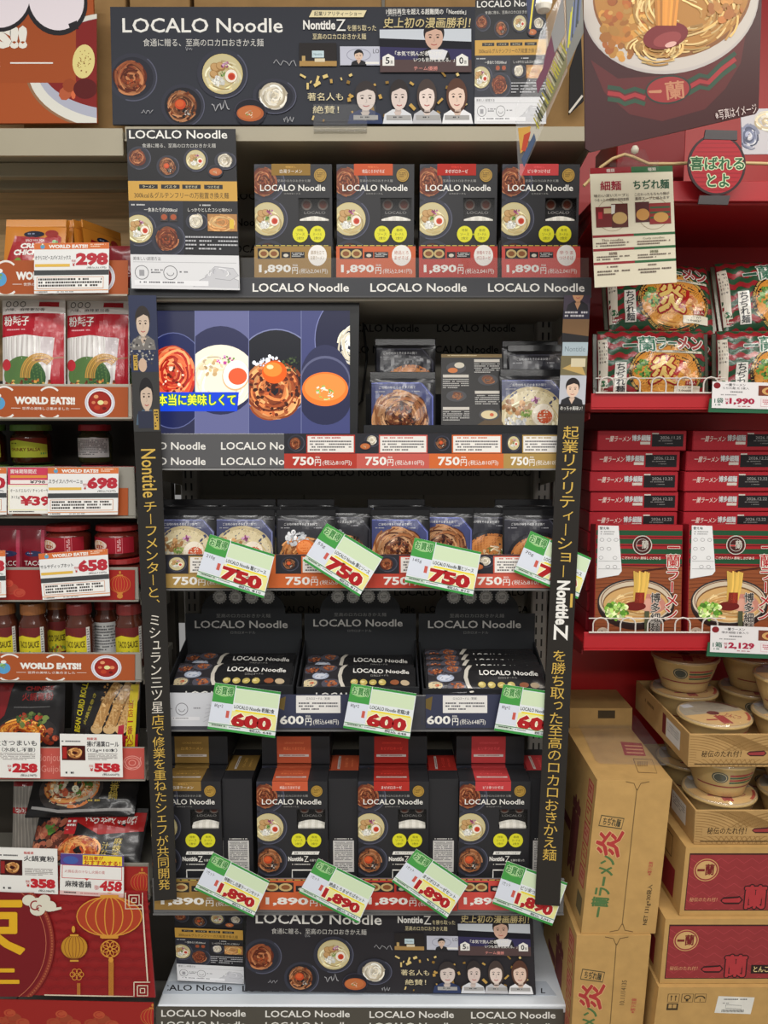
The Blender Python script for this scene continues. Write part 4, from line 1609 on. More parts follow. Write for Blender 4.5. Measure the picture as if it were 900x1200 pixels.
for i, (x, y, k) in enumerate(((18, 16, 's'), (56, 30, 'm'), (18, 49, 'm'), (56, 71, 'r'))):
    a.ell(x, y, 12, 6.6, (70, 70, 74))
    if k == 's':
        a.ell(x - 4, y + 3, 6, 3, (206, 120, 60))
        a.ell(x + 4, y - 3, 6, 3.4, (212, 204, 186))
    elif k == 'm':
        squiggles(a, x, y, 8, 5, 24, 1, [(150, 96, 58), (110, 62, 38)], 51 + i)
    else:
        a.ell(x, y, 9.6, 5, (220, 204, 160))
        a.ell(x + 3, y, 2.4, 2, (206, 96, 56))
for i, (x, y) in enumerate(((40, 6), (2, 24), (40, 43), (2, 62))):
    a.rect(x, y, x + 31, y + 3.4, (206, 200, 190))
    a.lines(x, y + 5, x + 31, y + 17, 5, (190, 188, 184), 0.45, seed=50 + i)
tag(finish(mb, 'menu_leaflet', GLOSS), 'dark leaflet with four small dishes standing between the pouches of the upper tray', 'leaflet')


# ---- display trays with header cards, and the black packs lying in them
def display_tray(x0, x1, lb, py):
    Yt = YF + 0.02
    zf = at(300, py, Yt).z
    Yh = YF + 0.20
    e = thing('display_tray', lb, 'display box', ((x0 + x1) / 2, Yt + 0.09, Z4), 'black display trays')
    b = MB()
    C_ = (40, 41, 44)
    b.box((x0, Yt, Z4), (x1, Yt + 0.003, zf), C_, bev=0.0008)
    a = Art(b, flat((x0, Yt, zf), (1, 0, 0), (0, 0, -1), (0, -1, 0), (x1 - x0) / 150)).sub(0, 0, 150, 40, 150, 40)
    a.text('LOCALO Noodle', 24, 7, 122, 16, WHITE, 0.014)
    b.box((x0 + 0.003, Yt + 0.003, zf - 0.024), (x1 - 0.003, Yh - 0.001, zf - 0.021), (34, 34, 36))
    b.box((x0, Yt + 0.003, Z4), (x1, Yh, Z4 + 0.003), C_)
    for x in (x0, x1 - 0.003):
        b.prism([Vector((x, Yt + 0.003, Z4)), Vector((x, Yt + 0.003, zf)), Vector((x, Yh, zf + 0.05)), Vector((x, Yh, Z4))], (0.003, 0, 0), C_)
    finish(b, 'tray_body', PAPER, e)
    # header card: square shoulders with a raised rounded middle
    W = x1 - x0
    zs, zt = at(300, 719, Yh).z, at(300, 688, Yh).z
    r = 0.36 * W
    out = [Vector((x0, Yh, Z4)), Vector((x0, Yh, zs))]
    for k in range(21):
        t = PI - PI * k / 20
        out.append(Vector(((x0 + x1) / 2 + r * math.cos(t) * (1.0 if True else 1), Yh, zs + (zt - zs) * math.sin(t) ** 0.8)))
    out += [Vector((x1, Yh, zs)), Vector((x1, Yh, Z4))]
    b = MB()
    b.prism(out, (0, 0.003, 0), (48, 50, 53))
    s = W / 150
    a = Art(b, flat((x0, Yh, zt), (1, 0, 0), (0, 0, -1), (0, -1, 0), s))
    for i in range(4):
        cx = 45 + i * 20.6
        a.ell(cx, 13, 8, 8, (206, 206, 204), n=28)
        for q in range(16):
            a.ell(cx + 8 * math.cos(q * PI / 8), 13 + 8 * math.sin(q * PI / 8), 1.1, 1.1, (206, 206, 204), n=8, l=a.L[0])
        a.ring(cx, 13, 6.4, 6.4, 0.5, (110, 110, 108))
        a.lines(cx - 4, 10.5, cx + 4, 16, 3, (116, 116, 114), seed=20 + i)
    a.text('至高のロカロおきかえ麺', 40, 35, 110, 40, (132, 132, 130))
    a.text('LOCALO Noodle', 12, 44, 132, 54, (206, 204, 200), 0.014)
    a.text('ロカロヌードル', 58, 58, 90, 61.4, (132, 132, 130))
    finish(b, 'header_card', PAPER, e)
    return e, zf, Yt


def dry_pack():
    """a flat black pack, 150 x 46 units of face, foot edge at the origin, lying face up"""
    e = thing('noodle_pack', 'black pack', 'pack', (0, 0, 0), 'black dry noodle packs')
    W, H = 0.236, 0.072
    b = MB()
    n = 16

    def d(u, v):
        return 0.008 * (math.sin(PI * min(max(u, 0), 1)) ** 0.4) * (math.sin(PI * min(max(v, 0), 1)) ** 0.5) + wrinkle(u * 1.5, v * 0.8, 0.7)

    def fm(u, v, l):
        return Vector(((u - 0.5) * W, H * (1 - v), 0.010 + d(u, v) + l))
    b.grid([[fm(j / n, i / n, 0) for j in range(n + 1)] for i in range(n + 1)], (36, 36, 38))
    b.grid([[Vector((fm(j / n, i / n, 0).x, fm(j / n, i / n, 0).y, 0)) for j in range(n, -1, -1)] for i in range(n + 1)], (30, 30, 32))
    rim = [(j / n, 1.0) for j in range(n + 1)] + [(1.0, 1 - j / n) for j in range(1, n + 1)] + [(1 - j / n, 0.0) for j in range(1, n + 1)] + [(0.0, j / n) for j in range(1, n + 1)]
    for (u0, v0), (u1, v1) in zip(rim, rim[1:]):
        p, q = fm(u0, v0, 0), fm(u1, v1, 0)
        b.face([Vector((p.x, p.y, 0)), Vector((q.x, q.y, 0)), q, p], (34, 34, 36))
    a = Art(b, lambda u, v, l: fm(u / 150, v / 60, l), base=4e-4)
    a.maxe = 6
    a = a.sub(1, 1, 149, 59, 148, 58)
    a.rect(0, 0, 48, 58, (52, 50, 54))
    for i, (x, y, k) in enumerate(((10, 14, 0), (32, 10, 1), (8, 44, 2), (36, 46, 0), (22, 29, 3))):
        a.ell(x, y, 12, 9.5, (84, 82, 92))
        if k == 3:
            a.ell(x, y, 11, 8.4, (176, 186, 206))
            a.ell(x, y, 8, 6, (212, 216, 226))
        elif k == 2:
            a.ell(x, y, 10, 7.6, (214, 198, 160))
            a.ell(x + 3, y, 3, 2.4, (196, 92, 56))
        else:
            blobs(a, x, y, 8, 6, 30, 1, 2.6, [(150, 84, 52), (120, 60, 38), (186, 116, 76)], 60 + i)
    a.stroke([(56, 0), (50, 14), (48, 29), (50, 44), (55, 58)], 5, (206, 200, 188))
    a.text('LOCALO Noodle', 66, 14, 142, 25, WHITE, 0.02)
    a.text('ロカロヌードル', 90, 28, 114, 32, (170, 168, 164))
    for i in range(4):
        a.ell(68 + i * 12.5, 44, 5, 6, (196, 176, 100), n=18)
        a.ell(67 + i * 12.5, 42.6, 3, 3.4, (226, 212, 150), n=12)
    a.ell(122, 44, 6, 5, (150, 90, 60))
    a.ell(136, 44, 6, 5, (190, 170, 140))
    finish(b, 'pack_body', FILM, e, smooth=True)
    for x in (-W / 2 - 0.003, W / 2 - 0.003):
        b = MB()
        b.box((x, 0.004, 0.005), (x + 0.006, H - 0.004, 0.0065), (44, 44, 46), bev=0.0004)
        finish(b, 'sealed_end', FILM, e)
    return e


DP = Stock(dry_pack())
ORD = ('lowest', 'second', 'third')
xt = [at(x, 800, YF + 0.02).x for x in (193, 344, 347, 492, 495, 646)]
for k, (who, c0, c1, n) in enumerate((('left', 0, 1, 2), ('middle', 2, 3, 2), ('right', 4, 5, 4))):
    e, zf, Yt2 = display_tray(xt[c0], xt[c1] - 0.001, f'{who} black display tray with round-topped header card', 803 + k * 2)
    wd = (xt[c1] - xt[c0] - 0.016) / 0.242
    LB = [f'black dry noodle pack lying foremost in the {who} display tray'] + [f'black dry noodle pack, {q} behind the foremost in the {who} display tray' for q in ('second', 'third', 'fourth')]
    for q in range(n):
        st_ = (0.070, 0.034)[n > 3]
        DP.put(((xt[c0] + xt[c1]) / 2 + (0.001, -0.0005, 0.0008, 0)[q], Yt2 + 0.006 + st_ * q, zf - 0.0195 + 0.002 * q), (math.radians(24 if n < 4 else 38), 0, 0), LB[q], 'black dry noodle packs', scale=(wd, 1.14 if n < 4 else 1, 1))


# ---------------------------------------------------------------- tilted yellow price cards
def pop_card(pts, price, wt, prod, tax, lb, Y=YF - 0.04, small=False):
    f = vplane(Y)
    mb = panel(f, pts, (236, 240, 236), 0.0012)
    a = Art(mb, quad(f, *pts, 85, 52)).sub(0, 0, 85, 52, 85, 52)
    a.rect(0, 0, 85, 52, (232, 238, 240))
    a.rect(28, 0, 85, 2.6, (60, 150, 70))
    a.rect(28, 3.4, 84, 19, (214, 232, 196))
    a.rect(0, 0, 27, 21, (74, 160, 76))
    a.ell(13, 8, 11, 6, (150, 204, 130), n=20)
    a.text('お買得', 3, 3, 25, 12, (52, 132, 56), 0.05, out=(206, 232, 190), outw=0.05)
    a.rect(0, 21, 27, 43, (222, 228, 240))
    a.rect(27, 28, 84, 44, (240, 236, 160))
    a.text(wt, 4, 23, 15, 27.5, INK)
    a.rect(20, 29, 24, 37, (206, 96, 84))
    a.text(prod, 29, 20.5, 80, 25.5, INK, 0.02)
    a.rect(31, 26.6, 82, 28.2, (246, 226, 40))
    x0 = 26
    a.text(price, x0, 28.6, 80, 46.6, (178, 34, 38), 0.06, out=(250, 246, 220), outw=0.04)
    a.text('税込 ' + tax, 52, 46, 80, 49, INK, 0.01)
    a.rect(0, 44.6, 85, 45.4, (60, 130, 70))
    a.rect(1, 45.4, 24, 48.6, (206, 222, 206))
    a.lines(2, 46, 23, 48.4, 1, (60, 70, 60), seed=2)
    a.rect(0, 49.4, 85, 52, (60, 150, 70)) if not small else None
    a.lines(26, 46.6, 50, 48, 1, (120, 124, 124), seed=3)
    return tag(finish(mb, 'price_card', GLOSS), lb, 'price card', 'tilted yellow price cards')


P7 = 'LOCALO Noodle 麺とソース'
for i, (pts, wt, wh) in enumerate(([((246, 626), (322, 650), (309, 701), (230, 676)), '210g', 'below the ramen pouches'], [((383, 613), (449, 653), (421, 699), (355, 657)), '55g', 'between the yolk and meat noodle pouches'],
                                   [((486, 630), (564, 647), (554, 699), (474, 682)), '145g', 'below the meat noodle pouch'], [((622, 622), (693, 654), (677, 702), (602, 670)), '70g', 'behind the right black banner'])):
    pop_card(pts, '750', wt, P7, '810', f'tilted yellow price card reading 750, {wh}', Y=YF - (0.04 if i < 3 else 0.016))
for i, (pts, wh) in enumerate(([((252, 800), (329, 811), (322, 865), (243, 854)), 'on the left display tray'], [((412, 801), (488, 813), (480, 866), (402, 853)), 'on the middle display tray'], [((590, 802), (662, 813), (655, 868), (579, 856)), 'on the right display tray beside the banner'])):
    pop_card(pts, '600', '80g×2', 'LOCALO Noodle 乾麺2食', '648', f'tilted yellow price card reading 600, {wh}', Y=YF - (0.04 if i < 2 else 0.016))
for i, (pts, wh, pr) in enumerate(([((250, 999), (316, 1033), (297, 1075), (228, 1042)), 'before the gold-banded boxes', '特製だし白湯ラーメンセット'], [((373, 1006), (440, 1039), (420, 1082), (350, 1046)), 'before the orange-banded boxes', '絶品とろまぜそばセット'],
                                   [((488, 995), (549, 1036), (523, 1077), (459, 1033)), 'before the red-banded boxes', 'まぜボロネーゼセット'], [((594, 1009), (665, 1035), (647, 1085), (577, 1059)), 'crossed by the foot of the right banner', 'ピリ辛つけそばセット'])):
    pop_card(pts, '1,890', '1セット', pr, '2,041', f'tilted yellow price card reading 1,890, {wh}', Y=YF - (0.04 if i < 3 else 0.016))

# brown storage cartons on the very top
def carton(name, label, a, b_, col=(158, 124, 80), group=None, tape=True, seam='x'):
    e = thing(name, label, 'carton', ((a[0] + b_[0]) / 2, (a[1] + b_[1]) / 2, a[2]), group)
    b = MB()
    b.box(a, b_, col, bev=0.002)
    finish(b, 'carton_body', CARD, e)
    return e


zt = at(450, 150, YF).z
Yc = YF + 0.05
for k, (p0, p1, lb) in enumerate(((60, 222, 'brown storage carton on the top shelf behind the left end of the wide poster'), (227, 447, 'brown storage carton on the top shelf behind the middle of the wide poster'), (451, 690, 'brown storage carton on the top shelf behind the upright leaflet'))):
    x0, x1 = at(p0, 0, Yc).x, at(p1, 0, Yc).x
    if k == 0:
        x0 = XL + 0.004
        e = carton('storage_carton', 'brown storage carton on the top shelf beside the orange sign', (at(20, 0, Yc).x, Yc, zA), (XL - 0.004, Yc + 0.17, zA + 0.36), group='storage cartons')
    e = carton('storage_carton', lb, (x0, Yc, zB), (min(x1, XR - 0.006), Yc + 0.28, zB + 0.36), group='storage cartons')
    b = MB()
    b.box(((x0 + x1) / 2 - 0.03, Yc - 0.0005, zB + 0.26), ((x0 + x1) / 2 + 0.03, Yc, zB + 0.36), (196, 164, 118))
    finish(b, 'packing_tape', GLOSS, e)
# ================================================================ the left bay
WO = (170, 86, 46)
LX = (-1.44, XL - 0.004)
LS = {}
for key, lb, y0, y1, bd, col in (('crispy', 'left-hand shelf with orange spice packets', 305, 345, 336, (176, 170, 156)), ('stick', 'left-hand shelf with clear bags of white noodle sticks', 450, 489, 482, (176, 170, 156)),
                                 ('jar', 'left-hand shelf with green and red lidded jars behind price cards', 547, 605, 598, (150, 146, 136)), ('salsa', 'left-hand shelf with red salsa jars and taco packets', 665, 703, 695, (150, 146, 136)),
                                 ('taco', 'left-hand shelf with yellow-labelled taco sauce jars', 765, 797, 790, (150, 146, 136)), ('roll', 'left-hand shelf with bean curd roll and black noodle packs', 876, 913, 905, (150, 146, 136)),
                                 ('hotpot', 'lowest left-hand shelf with packs lying on their backs', 1012, 1052, 1044, (130, 126, 116))):
    LS[key] = shelf(lb, 0, 150, y0, y1, col, board=bd, Xs=LX, yb=1.79)


def globe(a, x, y, r):
    a.ell(x, y, r, r, (92, 160, 206), n=20)
    blobs(a, x - r * 0.2, y - r * 0.2, r * 0.5, r * 0.5, 5, r * 0.18, r * 0.34, [(132, 180, 110)], 5)
    a.ell(x, y - r * 1.15, r * 0.42, r * 0.3, WHITE, n=14)


def tomato_bowl(a, x, y, r):
    a.ell(x, y, r, r, (224, 222, 228), n=30)
    a.ell(x, y, r * 0.93, r * 0.93, (186, 190, 208), n=30)
    a.ell(x, y, r * 0.88, r * 0.88, (232, 230, 234), n=30)
    a.ell(x, y, r * 0.78, r * 0.78, (140, 34, 32), n=28)
    a.ell(x, y, r * 0.70, r * 0.70, (160, 44, 34), n=28)
    for dx, dy, s, c_ in ((-.25, -.4, .16, (226, 160, 110)), (-.42, .0, .13, (214, 130, 90)), (.38, 0, .17, (222, 140, 96)), (-.18, .35, .2, (190, 70, 44)), (.3, .4, .14, (110, 28, 26)), (.05, 0, .2, (232, 226, 160))):
        a.ell(x + r * dx, y + r * dy, r * s, r * s * .8, c_, n=14)


def d_world(shift=0.0):
    def d(a, W, H):
        a = a.sub(0, 0, W, H, 160, 38)
        a.rect(0, 0, 160, 38, WO)
        for x, c_ in ((15 + shift, WHITE), (68 + shift, WHITE)):
            a.ring(x, 16, 14, 15, 2.2, (236, 232, 226), t0=PI * 1.25, t1=PI * 1.75)
            a.ring(x, 24, 15, 15, 2.4, (236, 232, 226), t0=PI * 0.25, t1=PI * 0.75)
        globe(a, 8 + shift, 21, 8)
        a.text('WORLD EATS!!', 27 + shift, 12.5, 98 + shift, 22, WHITE, 0.06)
        a.text('世界の美味しさ集めました', 36 + shift, 25, 91 + shift, 28.6, WHITE)
        a.rect(23 + shift, 26.4, 34 + shift, 26.9, WHITE)
        a.rect(93 + shift, 26.4, 104 + shift, 26.9, WHITE)
        tomato_bowl(a, 127 + shift, 19, 17.6)
    return d


def lantern(a, x, y, rx, ry, body, line, tail=True):
    a.ell(x, y, rx, ry, body, n=30)
    for k in (1.0, 0.72, 0.42, 0.14):
        a.ring(x, y, rx * k, ry, rx * 0.035, line)
    a.rect(x - rx * 0.28, y + ry * 0.94, x + rx * 0.28, y + ry * 1.1, line)
    a.rect(x - rx * 0.28, y - ry * 1.1, x + rx * 0.28, y - ry * 0.94, line)
    a.ell(x, y - ry * 1.35, rx * 0.1, ry * 0.18, line)
    if tail:
        a.rect(x - 0.4, y + ry * 1.1, x + 0.4, y + ry * 1.3, line)
        for q in range(8):
            a.ring(x + rx * 0.2 * math.cos(q * PI / 4), y + ry * 1.62 + rx * 0.2 * math.sin(q * PI / 4), rx * 0.13, rx * 0.13, rx * 0.03, line, n=12)
        a.ell(x, y + ry * 2.2, rx * 0.08, ry * 0.12, line)
        for q in range(5):
            a.rect(x - rx * 0.09 + q * rx * 0.04, y + ry * 2.25, x - rx * 0.07 + q * rx * 0.04, y + ry * 4.0, line)


def d_red(cloud=(184, 70, 52), lx=138, red=(158, 40, 36)):
    def d(a, W, H):
        a = a.sub(0, 0, W, H, 160, 38)
        a.rect(0, 0, 160, 38, red)
        for x in (18, 70, 108):
            for q, (dx, dy, r) in enumerate(((0, 4, 9), (-11, 8, 7), (10, 9, 7), (-3, -3, 6))):
                a.ell(x + dx, 20 + dy, r, r * .8, shade(cloud, 0.92 + 0.05 * q), n=18)
                a.ring(x + dx, 20 + dy, r * .6, r * .5, 0.7, shade(red, 1.05), t0=0.4, t1=5)
        if lx:
            lantern(a, lx, 18, 12, 11, shade(red, 1.12), (200, 130, 60), False)
            a.ell(lx, 33, 3.4, 3.4, (200, 130, 60))
    return d


LG2 = 'left shelf strips'
strip('shelf_strip', 'orange strip with white lettering and soup bowl below the spice packets', 'shelf strip', -60, 305, 150, 345, WO, lambda a, W, H: d_world()(a.sub(52, 0, W, H, 158, H), 158, H), group=LG2)
strip('shelf_strip', 'orange strip with globe and soup bowl under the white noodle sticks', 'shelf strip', -10, 452, 150, 489, WO, d_world(), group=LG2, slope=.01)
strip('shelf_strip', 'orange and white strip behind the price cards of the jar shelf', 'shelf strip', -10, 572, 150, 604, WO, d_world(), group=LG2)
strip('shelf_strip', 'red cloud strip with orange lantern on the salsa jar shelf', 'shelf strip', -6, 668, 158, 703, (158, 40, 36), d_red((180, 72, 56), 143), group=LG2)
strip('shelf_strip', 'orange strip with globe and soup bowl under the taco sauce jars', 'shelf strip', -4, 766, 158, 797, WO, d_world(), group=LG2, slope=.006)


def d_pink(a, W, H):
    a = a.sub(0, 0, W, H, 170, 36)
    a.rect(0, 0, 170, 36, (196, 88, 78))
    a.text('Bonjour', 47, 6, 76, 18, (220, 150, 140), 0.0)
    a.text('Guijol', 50, 20, 72, 30, (220, 150, 140), 0.0)
    for q in (8, 6, 3):
        a.ring(156, 17, q * 1.3, q, 0.8, (226, 160, 150))
    a.stroke([(146, 14), (152, 24), (164, 22), (166, 10)], 0.8, (226, 160, 150))


strip('shelf_strip', 'pink-red strip with pale lettering behind the bean curd price cards', 'shelf strip', -2, 877, 169, 913, (196, 88, 78), d_pink, group=LG2)
strip('shelf_strip', 'red strip with orange lantern behind the lowest left price cards', 'shelf strip', -2, 1014, 173, 1052, (158, 40, 36), d_red((180, 72, 56), 154), group=LG2, slope=.012)
strip('shelf_strip', 'red cloud strip along the foot of the big red lantern poster', 'shelf strip', -6, 1171, 180, 1206, (150, 36, 38), d_red((176, 76, 50), 159), group=LG2, slope=.022, Y=YF - 0.012)


# ---- price cards of the left bay
def card_world(pts, name, price, tax, lb, Y=YF - 0.014):
    f = vplane(Y)
    mb = panel(f, pts, (236, 236, 234), 0.001)
    a = Art(mb, quad(f, *pts, 88, 60)).sub(0, 0, 88, 60, 88, 60)
    a.rect(0, 0, 88, 7.6, (214, 116, 62))
    globe(a, 10, 4.4, 2.6)
    a.text('WORLD EATS!!', 17, 2, 63, 6.4, WHITE, 0.05)
    a.lines(66, 1.6, 84, 6, 2, (240, 214, 190), seed=3)
    a.text(name, 1, 15, 43, 20, INK, 0.02)
    a.rect(1, 25, 42, 28.4, (228, 186, 84))
    a.text('税抜', 44, 20, 49, 23, (190, 60, 60))
    a.text('¥', 45, 24, 48, 28, (190, 60, 60), 0.03)
    a.text(price, 49, 12, 87, 27.4, (186, 50, 62), 0.06)
    a.text('(税込' + tax + '円)', 62, 28.6, 85, 31.4, INK)
    a.rect(0, 32.4, 88, 38.4, (70, 72, 74))
    a.rect(3, 40.4, 82, 54.4, (206, 140, 100))
    a.rect(3.6, 41, 81.4, 53.8, (242, 240, 236))
    a.lines(5, 42.2, 80, 53.4, 3, (70, 66, 64), 0.62, seed=len(name))
    a.rect(0, 56, 88, 57, (226, 150, 90))
    a.lines(3, 57.6, 24, 59.6, 1, (80, 80, 80), seed=4)
    a.lines(27, 57.8, 52, 59.4, 1, (120, 120, 120), seed=5)
    return tag(finish(mb, 'price_card', GLOSS), lb, 'price card', 'orange-topped price cards')


card_world([(40, 285), (128, 284), (127, 343), (40, 344)], 'オクリスピースパイスミックス', '298', '321', 'orange-topped price card reading 298, below the orange spice packets')
card_world([(56, 548), (139, 548), (138, 603), (56, 604)], 'スライスハラペーニョ', '698', '753', 'orange-topped price card reading 698, on the jar shelf')
card_world([(45, 649), (126, 643), (129, 698), (50, 703)], 'サルサディップホット', '658', '710', 'orange-topped price card reading 658, slightly tilted on the salsa jar shelf')
card_world([(-78, 548), (7.5, 548), (7.5, 603), (-78, 604)], 'サルサ', '790', '853', 'orange-topped price card cut by the frame at the left end of the jar shelf')
card_world([(-78, 647), (6, 645), (7, 700), (-76, 703)], 'タコシーズニング', '298', '321', 'orange-topped price card cut by the frame at the left end of the salsa shelf')
f = vplane(YF - 0.010)
pts = [(9, 548), (66, 548), (66, 602), (9, 602)]
mb = panel(f, pts, (238, 236, 230), 0.001)
a = Art(mb, quad(f, *pts, 57, 54)).sub(0, 0, 57, 54, 57, 54)
a.rect(0, 0, 57, 20, (206, 66, 92))
a.text('賞味期限間近', 3, 2, 34, 7, WHITE, 0.02)
a.rect(3, 9, 46, 12, (226, 150, 70))
a.rect(3, 14.5, 48, 19, (244, 236, 232))
a.text('¥798', 26, 15, 44, 18.6, INK, 0.02)
a.rect(1, 21, 56, 50, (238, 232, 180))
a.rect(2, 22, 55, 49, (242, 240, 232))
a.text('オールドエルパソ チャンキーサルサ', 3, 25, 54, 29, INK, 0.01)
a.text('312g', 4, 33, 14, 37, INK)
a.text('¥39', 14, 33, 50, 45, (186, 50, 62), 0.05)
a.lines(2, 51, 50, 53, 1, INK, seed=3)
tag(finish(mb, 'price_card', GLOSS), 'pink-topped price card tucked behind the card reading 698', 'price card', 'left bay price cards')


def card_white(pts, head, name, price, tax, lb, pic=None, sub=None, Y=YF - 0.014, promo=False):
    f = vplane(Y)
    mb = panel(f, pts, (238, 237, 232), 0.001)
    a = Art(mb, quad(f, *pts, 74, 52)).sub(0, 0, 74, 52, 74, 52)
    if promo:
        a.rect(0, 0, 74, 14, (92, 70, 140))
        a.rect(26, 1, 72, 13, (246, 216, 60))
        a.text('担当者が', 27, 2, 50, 7, (186, 40, 40), 0.05)
        a.text('おすすめする！', 28, 7.4, 70, 13, (186, 40, 40), 0.05)
        a.ell(12, 8, 9, 5, (70, 96, 170))
        a.rect(2, 14, 72, 31, (206, 60, 60))
        a.rect(2.7, 14.7, 71.3, 30.3, (240, 238, 234))
        a.poly([(28, 30), (34, 30), (31, 33)], (206, 60, 60))
        a.text('火鍋名店の汁なし火鍋の素', 5, 20, 52, 24, (190, 70, 70))
        a.text(name, 6, 34, 36, 42, INK, 0.03)
        a.text(price, 46, 32, 72, 45, (196, 40, 50), 0.05, shear=0.1)
        a.text('税抜¥', 40, 38, 45, 44, (196, 40, 50))
        a.rect(0, 47, 74, 52, (226, 190, 186))
        a.lines(2, 48, 20, 51, 1, INK, seed=2)
        a.lines(24, 48.6, 58, 50.6, 1, (190, 90, 90), seed=3)
    else:
        if pic:
            a.rect(2, 14, 30, 32, shade(pic, 0.4))
            a.rect(3, 16, 8, 30, pic)
            squiggles(a, 18, 23, 9, 6, 24, 1.4, [(206, 160, 100), (170, 110, 60)], 3)
            a.lines(2, 8, 28, 11, 1, (90, 90, 90), seed=6)
        x0 = 32 if pic else 8
        a.text('麺厳選', x0, 4, x0 + 12, 7, (196, 60, 50), 0.02)
        a.text(name, x0, 8.5, 70, 15, INK, 0.03)
        if sub:
            a.text(sub, x0, 17, 68, 22, INK, 0.01)
        a.lines(x0 + 1, 23.4, 68, 32, 5, (140, 130, 128), 0.45, seed=8)
        a.text('税抜', 34, 37, 39, 40, (190, 50, 50))
        a.text('¥', 35, 41, 39, 45, (190, 50, 50), 0.03)
        a.text(price, 40, 35, 71, 46, (196, 40, 50), 0.07)
        a.text('(税込' + tax + '円)', 50, 47.4, 70, 50.6, INK, 0.02)
        a.lines(6, 46, 20, 50, 1, INK, seed=9)
    return tag(finish(mb, 'price_card', GLOSS), lb, 'price card', 'left bay price cards')


card_white([(-24, 858), (47, 859), (47, 912), (-24, 911)], '', '極太さつまいも', '258', '278', 'white price card reading 258, at the left frame edge', sub='春雨（水戻し不要）')
card_white([(70, 860), (143, 861), (144, 911), (71, 910)], '', '揚げ湯葉ロール', '558', '602', 'white price card with small picture reading 558', pic=(170, 40, 36), sub='（12g×10本）')
card_white([(-2, 993), (67, 995), (68, 1048), (-2, 1045)], '', '火鍋寛粉', '358', '386', 'white price card with small picture reading 358', pic=(150, 40, 40))
card_white([(71, 1000), (145, 1003), (145, 1052), (70, 1048)], '', '麻辣香鍋', '458', '494', 'white price card with yellow and purple top reading 458', promo=True)


# ---- goods
def spice_packet():
    e = thing('spice_packet', 'packet', 'packet', (0, 0, 0), 'orange spice packets')
    W, H = 0.122, 0.135
    b = MB()
    fm = pillow(b, W, H, 0.005, (204, 128, 44), 12, 0.3)
    a = Art(b, lambda u, v, l: fm(u / 76, v / 84, l), base=3e-4)
    a.maxe = 8
    a = a.sub(1, 1, 75, 83, 74, 82)
    a.poly([(12, 14), (50, 17), (62, 9), (70, 16), (68, 52), (2, 52)], (164, 30, 36))
    a.ell(36, 12, 13, 4.4, (34, 36, 52))
    a.lines(28, 10.6, 44, 13.4, 1, (150, 160, 190), seed=3)
    a.ell(58, 11, 8, 5, (150, 40, 34))
    a.text('SPICE MIX FOR', 26, 19, 50, 22, WHITE)
    a.text('CRISPY', 20, 24, 54, 31, WHITE, 0.05, shear=0.15)
    a.text('CHICKEN', 12, 32.5, 54, 40, WHITE, 0.05, shear=0.15)
    blobs(a, 34, 54, 34, 9, 60, 2, 5, [(120, 150, 60), (226, 216, 190), (190, 120, 60), (206, 170, 90), (180, 60, 40)], 4)
    blobs(a, 62, 26, 4, 5, 9, 1.5, 3, [(90, 150, 60), (120, 170, 70)], 5)
    finish(b, 'packet_body', FILM, e, smooth=True)
    b = MB()
    b.box((-W / 2, -0.0012, H - 0.004), (W / 2, 0.0022, H + 0.012), (206, 132, 48), bev=0.0005)
    finish(b, 'hang_tab', FILM, e)
    return e


SPK = Stock(spice_packet())
zc = LS['crispy']
Yl = YF + 0.03
for q, lb in enumerate(('orange crispy chicken spice packet, foremost of its row', 'orange spice packet, second behind the foremost', 'orange spice packet, third behind the foremost')):
    SPK.put((at(36 + q * 2, 300, Yl).x, Yl + 0.028 * q, zc + 0.001 + 0.006 * q), (math.radians(-14), 0, 0), lb, 'orange spice packets')
for q, lb in enumerate(('nearest the facing row', 'second of the edge-on bunch', 'third of the edge-on bunch', 'last of the edge-on bunch, by the dark gap')):
    SPK.put((at(88 + q * 9, 300, Yl + 0.05).x, Yl + 0.10, zc + 0.001), (math.radians(-4), 0, math.radians(62 + q * 3)), f'orange spice packet turned edge-on, {lb}', 'orange spice packets')
e = thing('red_packet', 'dark red packet with a white swirl beside the card reading 298', 'packet', (0, 0, 0))
b = MB()
fm = pillow(b, 0.06, 0.09, 0.008, (128, 22, 30), 10, 0.6)
a = Art(b, lambda u, v, l: fm(u / 40, v / 60, l), base=3e-4)
a.ring(18, 26, 9, 5, 1.2, WHITE, t0=-2, t1=2)
a.lines(6, 36, 34, 46, 3, (226, 190, 190), seed=3)
finish(b, 'packet_body', FILM, e, smooth=True)
e.location = (at(139, 320, Yl).x, Yl + 0.03, zc + 0.001)


